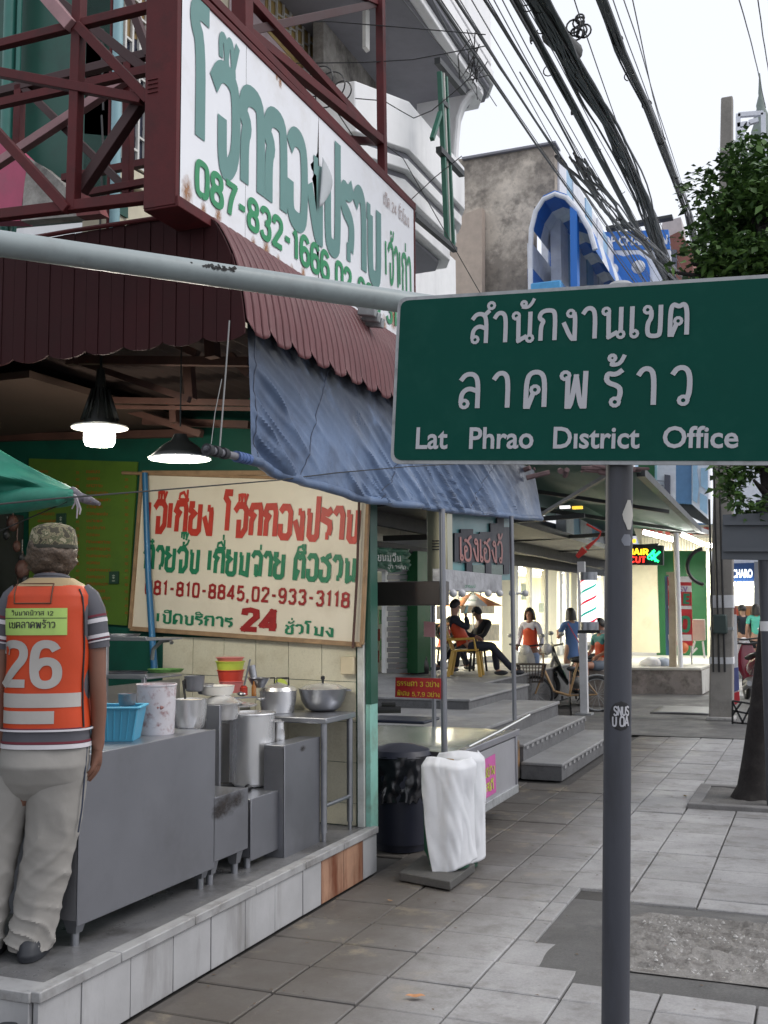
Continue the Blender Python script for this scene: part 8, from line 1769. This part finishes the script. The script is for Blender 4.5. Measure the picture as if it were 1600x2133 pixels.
# ---------------------------------- smaller figures
def figure(label, loc, face, J, top, bottom, skin=M_skl, vest=None, hair=M_hair, hlen=.0, sleeve='short', legs='long', sc=1., shoes=M_shoe, dress=False):
    """face: world direction the person faces; J joints in own frame (x right, y forward, z up), metres"""
    t = thing('person', label, 'person', loc); t.rotation_euler = (0, 0, math.atan2(-face.x, face.y)); t.scale = (sc,)*3
    D = dict(hip=(0, 0, .90), chest=(0, 0, 1.20), neck=(0, 0, 1.40), head=(0, .01, 1.53), shR=(.17, 0, 1.35), shL=(-.17, 0, 1.35), elR=(.23, -.02, 1.08), elL=(-.23, -.02, 1.08), haR=(.24, .08, .86), haL=(-.24, .08, .86), knR=(.10, .02, .48), knL=(-.10, .02, .48), anR=(.10, -.02, .08), anL=(-.10, -.02, .08)); D.update(J)
    P = {k: Vector(v) for k, v in D.items()}; Vv = {}
    def pv(n, p, *r): Vv[n] = (p.x, p.y, p.z, *r)
    hd = P['head']; nk = P['neck']; ud = (hd-nk).normalized()
    pv('hip', P['hip'], .13, .10); pv('waist', P['hip'].lerp(P['chest'], .5), .115, .085); pv('chest', P['chest'], .13, .095); pv('up', P['chest'].lerp(nk, .75), .10, .075); pv('neck', nk, .05); pv('chin', hd-ud*.05, .065, .07); pv('head', hd+ud*.03, .078, .085); pv('crown', hd+ud*.085, .06, .065)
    E = chain('hip', 'waist', 'chest', 'up', 'neck', 'chin', 'head', 'crown')
    for n in 'RL':
        pv('sh'+n, P['sh'+n], .05); pv('el'+n, P['el'+n], .036); wr = P['el'+n].lerp(P['ha'+n], .82); dv = (P['ha'+n]-P['el'+n]).normalized(); pv('wr'+n, wr, .025); pv('pm'+n, P['ha'+n], .024, .034)
        E += chain('up', 'sh'+n, 'el'+n, 'wr'+n, 'pm'+n); side = dv.orthogonal().normalized()
        for i in range(4): q = P['ha'+n]+dv*.035+side*(i-1.5)*.018; pv('f%d'%i+n, q, .010); pv('g%d'%i+n, q+dv*.045+dv.cross(side)*.02, .008); E += chain('pm'+n, 'f%d'%i+n, 'g%d'%i+n)
        q = wr+side*.035+dv*.02; pv('t'+n, q, .011); pv('u'+n, q+dv*.035, .009); E += chain('wr'+n, 't'+n, 'u'+n)
        th = P['hip']+(P['kn'+n]-P['hip']).normalized()*.14+Vector((.07*(1 if n == 'R' else -1), 0, -.02)); pv('th'+n, th, .085); pv('kn'+n, P['kn'+n], .055); pv('an'+n, P['an'+n], .036)
        tv = Vector((0, .13, -.03)); pv('to'+n, P['an'+n]+tv, .03); E += chain('hip', 'th'+n, 'kn'+n, 'an'+n, 'to'+n)
    skin_obj('body', Vv, E, skin, t)
    def sub(ks, grow, ch, extra={}): return {k: tuple(Vv[k][:3])+tuple(r+grow for r in Vv[k][3:]) for k in ks}, ch
    ks = ['hip', 'waist', 'chest', 'up', 'shR', 'elR', 'shL', 'elL']; ch = chain('hip', 'waist', 'chest', 'up')+chain('up', 'shR', 'elR')+chain('up', 'shL', 'elL')
    TV = {k: tuple(Vv[k][:3])+tuple(r+.014 for r in Vv[k][3:]) for k in ks}
    if sleeve == 'short':
        for n in 'RL': q = P['sh'+n].lerp(P['el'+n], .65); TV['el'+n] = (q.x, q.y, q.z, .055)
    else:
        for n in 'RL': TV['wr'+n] = tuple(Vv['wr'+n][:3])+(.042,); ch += [('el'+n, 'wr'+n)]
    if dress: q = P['hip']+Vector((0, 0, -.28)); TV['hem'] = (q.x, q.y, q.z, .20, .16); ch += [('hip', 'hem')]
    skin_obj('top', TV, ch, top, t)
    if bottom:
        BV = {k: tuple(Vv[k][:3])+tuple(r+.012 for r in Vv[k][3:]) for k in ['hip', 'thR', 'knR', 'thL', 'knL']}; bc_ = chain('hip', 'thR', 'knR')+chain('hip', 'thL', 'knL')
        if legs == 'long':
            for n in 'RL': BV['an'+n] = tuple(Vv['an'+n][:3])+(.055,); bc_ += [('kn'+n, 'an'+n)]
        else:
            for n in 'RL': q = P['kn'+n].lerp(Vector(Vv['th'+n][:3]), .35); BV['kn'+n] = (q.x, q.y, q.z, .085)
        skin_obj('trousers' if legs == 'long' else 'shorts', BV, bc_, bottom, t)
    if vest:
        VV = {k: tuple(Vv[k][:3])+tuple(r+.034 for r in Vv[k][3:]) for k in ('waist', 'chest')}; h_ = P['hip'].lerp(P['chest'], .12); VV['hip'] = (h_.x, h_.y, h_.z, .145, .118); u_ = P['chest'].lerp(nk, .7); VV['up'] = (u_.x, u_.y, u_.z, .14, .112)
        vo = skin_obj('vest', VV, chain('hip', 'waist', 'chest', 'up'), vest, t)
    for n in 'RL':
        a = P['an'+n]; g = MB(); g.ball((a.x, a.y+.06, a.z-.03), .05, 12, 7, sz=.9, sx=.9, sy=2.3); local('shoe', g, shoes, t)
    # hair: cap of hair, open at the face
    fwd = Vector((0, 1, 0)); fwd = (fwd-ud*fwd.dot(ud)).normalized(); rt = fwd.cross(ud)
    g = MB()
    def hf(u, v):
        a = 2*math.pi*u; face_ = max(0, math.sin(a)); vmax = 1-.52*face_**1.5; th = v*vmax*(math.pi*.62); r = .102+nz((math.cos(a)*2, math.sin(a)*2, v*3), 3)*.008
        p = hd+ud*.035+(rt*math.cos(a)+fwd*math.sin(a))*r*math.sin(th)*.97+ud*r*1.12*math.cos(th)
        if hlen and v > .75 and face_ < .35: p += (-ud*(v-.75)/.25*hlen)+(rt*math.cos(a)+fwd*math.sin(a)).normalized()*.025*(v-.75)/.25*1.0
        return p
    g.grid(hf, 28, 14); local('hair', g, hair, t)
    for s_ in (-1, 1):
        g = MB(); g.ball(hd+rt*s_*.032+fwd*.074+ud*.03, .011, 8, 6); local('eye', g, M_blk, t); g = MB(); g.ball(hd+rt*s_*.082+ud*.015, .022, 8, 6, sz=1.3, sx=.5); local('ear', g, skin, t)
    g = MB(); g.add([hd+fwd*.078+ud*.035, hd+fwd*.082-rt*.016-ud*.002, hd+fwd*.102-ud*.0, hd+fwd*.082+rt*.016-ud*.002, hd+fwd*.08-ud*.01], [(0, 1, 2), (0, 2, 3), (1, 4, 2), (2, 4, 3)]); local('nose', g, skin, t)
    g = MB(); g.bar(hd+fwd*.082-ud*.032-rt*.02, hd+fwd*.082-ud*.032+rt*.02, .007); local('mouth', g, mat('lips', (.25, .07, .06), .5), t)
    return t, P
left = -camr
ZB = .61
def gp(px, py, z=0): return onZ(px, py, z)
# man on the yellow chair, facing right
def put(px, py, z, d=None): p = onZ(px, py, z); return p
cs_ = put(972, 1408, ZB); sc_ = .92
seatJ = dict(hip=(0, -.02, .50), chest=(0, -.16, .80), neck=(0, -.20, .98), head=(0, -.18, 1.12), shR=(.17, -.18, .93), shL=(-.17, -.18, .93), elR=(.22, .06, .78), haR=(.08, .0, 1.02), elL=(-.22, -.02, .68), haL=(-.12, .2, .62), knR=(.10, .42, .50), knL=(-.09, .45, .50), anR=(.10, .78, .10), anL=(-.10, .50, .08))
t, P = figure('person in navy jacket and orange vest leaning back on the yellow chair and drinking', cs_, (camr*.97-camd*.2).normalized(), seatJ, M_nv, M_nv, M_skl, M_or, sleeve='long', sc=sc_)
g = MB(); g.tube([P['haR']+Vector((0, .0, .0)), P['haR']+Vector((-.03, .03, .14))], [.03, .022], 10); local('held_cup', g, mat('pale_teal_cup', (.4, .6, .55), .4), t)
fd = (camr*.97-camd*.2).normalized(); sd_ = Vector((fd.y, -fd.x, 0))
M_yc = mat('yellow_plastic', (.55, .33, .06), .45, var=.06)
ch_ = thing('plastic_chair', 'yellow plastic chair under the man who leans back and drinks', 'chair', cs_)
w2 = lambda x, y, z: cs_+(sd_*x+fd*y)*sc_+Vector((0, 0, z*sc_))
g = MB(); g.hexa([w2(-.22, -.22, .40), w2(.22, -.22, .40), w2(.22, .22, .42), w2(-.22, .22, .42)], [w2(-.22, -.22, .43), w2(.22, -.22, .43), w2(.22, .22, .45), w2(-.22, .22, .45)]); g.build('seat', M_yc, ch_, bevel=.01)
for x, y, dx, dy in ((-.2, -.2, -.05, -.08), (.2, -.2, .05, -.08), (.2, .2, .05, .05), (-.2, .2, -.05, .05)): g = MB(); g.bar(w2(x, y, .41), w2(x+dx, y+dy, 0), .045); g.build('leg', M_yc, ch_)
for x in (-.16, 0, .16): g = MB(); g.bar(w2(x, -.22, .43), w2(x, -.36, .82), .05, .02); g.build('back_slat', M_yc, ch_)
g = MB(); g.bar(w2(-.22, -.36, .82), w2(.22, -.36, .82), .06, .03); g.build('back_top', M_yc, ch_, bevel=.01)
for x in (-.24, .24): g = MB(); g.tube([w2(x, -.3, .6), w2(x, .15, .62), w2(x, .18, .42)], .02, 6); g.build('armrest', M_yc, ch_)
cs2 = put(1004, 1402, ZB)+camd*.5; figure('person in black cap and dark jacket sitting behind the man on the yellow chair', cs2, (-camd*.3-camr*.9).normalized(), {k: v for k, v in seatJ.items() if k not in ('elR', 'haR')} | dict(elR=(.22, .02, .68), haR=(.12, .22, .62), chest=(0, -.03, .78), neck=(0, -.04, .96), head=(0, -.0, 1.08), hip=(0, 0, .46)), M_bkc, M_bkc, M_skin, None, hair=M_bkc, sleeve='long', sc=.86)
cs3 = put(938, 1400, ZB)+camd*.9; figure('person in orange vest sitting behind the back of the yellow chair', cs3, (camr*.6-camd*.7).normalized(), {k: v for k, v in seatJ.items() if k not in ('elR', 'haR')} | dict(elR=(.22, .02, .68), haR=(.12, .22, .62), chest=(0, -.03, .76), neck=(0, .06, .92), head=(0, .14, 1.0), hip=(0, 0, .46)), M_bkc, M_nv, M_skin, M_or, sleeve='long', sc=.80)
for cc, fc_, lb in ((cs2, (-camd*.3-camr*.9).normalized(), 'dark stool under the person in the black cap'), (cs3, (camr*.6-camd*.7).normalized(), 'dark stool under the person behind the yellow chair')):
    s2 = thing('stool', lb, 'stool', cc); g = MB(); g.lathe(cc, [(.001, .38), (.17, .38), (.18, .34), (.16, .33)], 16); g.build('seat', M_bkc, s2)
    for a in range(4): g = MB(); g.bar(cc+Vector((.12*math.cos(a*1.57+.8), .12*math.sin(a*1.57+.8), .34)), cc+Vector((.16*math.cos(a*1.57+.8), .16*math.sin(a*1.57+.8), 0)), .03); g.build('leg', M_bkc, s2)
# woman in orange vest by her motorbike
def at_head(px, py_head, D, hz, sc):   # where to stand so that the head shows at px
    p = on_depth(px, py_head, D); return Vector((p.x, p.y, 0))
M_lv = mat('lavender_shirt', (.46, .46, .56), .8)
figure('person with shoulder length hair, orange vest and pale long sleeves beside a motorbike', at_head(1104, 1290, 20.5, 0, 1), (-camd*.8-camr*.55).normalized(), dict(elL=(-.24, .0, 1.05), haL=(-.28, .16, .84), elR=(.23, .0, 1.06), haR=(.18, .20, .92)), M_lv, mat('jeans_blue', (.16, .22, .36), .8), M_skin, M_or, hlen=.10, sleeve='long', sc=.985)
M_bd = mat('blue_dress_cloth', (.075, .15, .33), .8, var=.1)
t, P = figure('person with black bobbed hair in a blue dress seen from behind near the barber shop', at_head(1190, 1293, 20.8, 0, 1), (camd*.95-camr*.3).normalized(), dict(elR=(.24, .06, 1.10), haR=(.10, .25, 1.15), elL=(-.25, .08, 1.08), haL=(-.15, .28, 1.22)), M_bd, None, M_skl, None, hlen=.10, sc=.98, dress=True)
g = MB(); g.tube([(-.12, -.07, 1.38), (-.04, -.125, 1.2), (.06, -.125, 1.05), (.16, -.12, .86)], .008, 6); local('red_strap', g, MC['red_cloth'], t); g = MB(); g.ball((.20, -.06, .82), .07, 10, 7, sx=.5); local('red_pouch', g, MC['red_cloth'], t)
sj = dict(seatJ); sj.update(chest=(0, -.02, .80), neck=(0, -.0, .99), head=(0, .02, 1.13), elR=(.26, .02, .72), haR=(.12, .25, .62), knR=(.14, .40, .52), anR=(-.12, .60, .48), knL=(-.14, .42, .50), anL=(-.13, .40, .10), shR=(.19, 0, .95), shL=(-.19, 0, .95), elL=(-.27, .05, .74))
ph = on_depth(1252, 1305, 18.2); figure('person in teal shirt and orange vest sitting with crossed bare legs by the barber pole', Vector((ph.x, ph.y, max(0, ph.z-1.13))), (-camr*.9-camd*.35).normalized(), sj, mat('teal_shirt', (.06, .22, .22), .8), mat('grey_shorts', (.10, .12, .15), .8), mat('warm_skin', (.36, .17, .11), .5), M_or, legs='short', sc=1.)
p_ = Vector((ph.x, ph.y, 0)); g = MB(); g.box(p_.x-.35, p_.x+.25, p_.y-.2, p_.y+.35, 0, ph.z-1.13+.42); tag(g.build('concrete_bench', M_face, bevel=.02), 'low mottled concrete bench under the man with bare crossed legs', 'bench')
figure('person in black shirt and trousers walking away far down the pavement', onZ(1551, 1403, 0), camd, {}, M_nv, M_bkc, M_skl, None, sleeve='long', sc=1.02)
figure('person with ponytail in turquoise top and dark shorts far down the pavement', onZ(1580, 1405, 0), (camd*.9+camr*.3).normalized(), dict(elR=(.26, -.05, 1.1), haR=(.18, .1, 1.0)), mat('turquoise_top', (.10, .48, .38), .8), M_bkc, M_skl, None, legs='short', hlen=.12, sc=1.03)
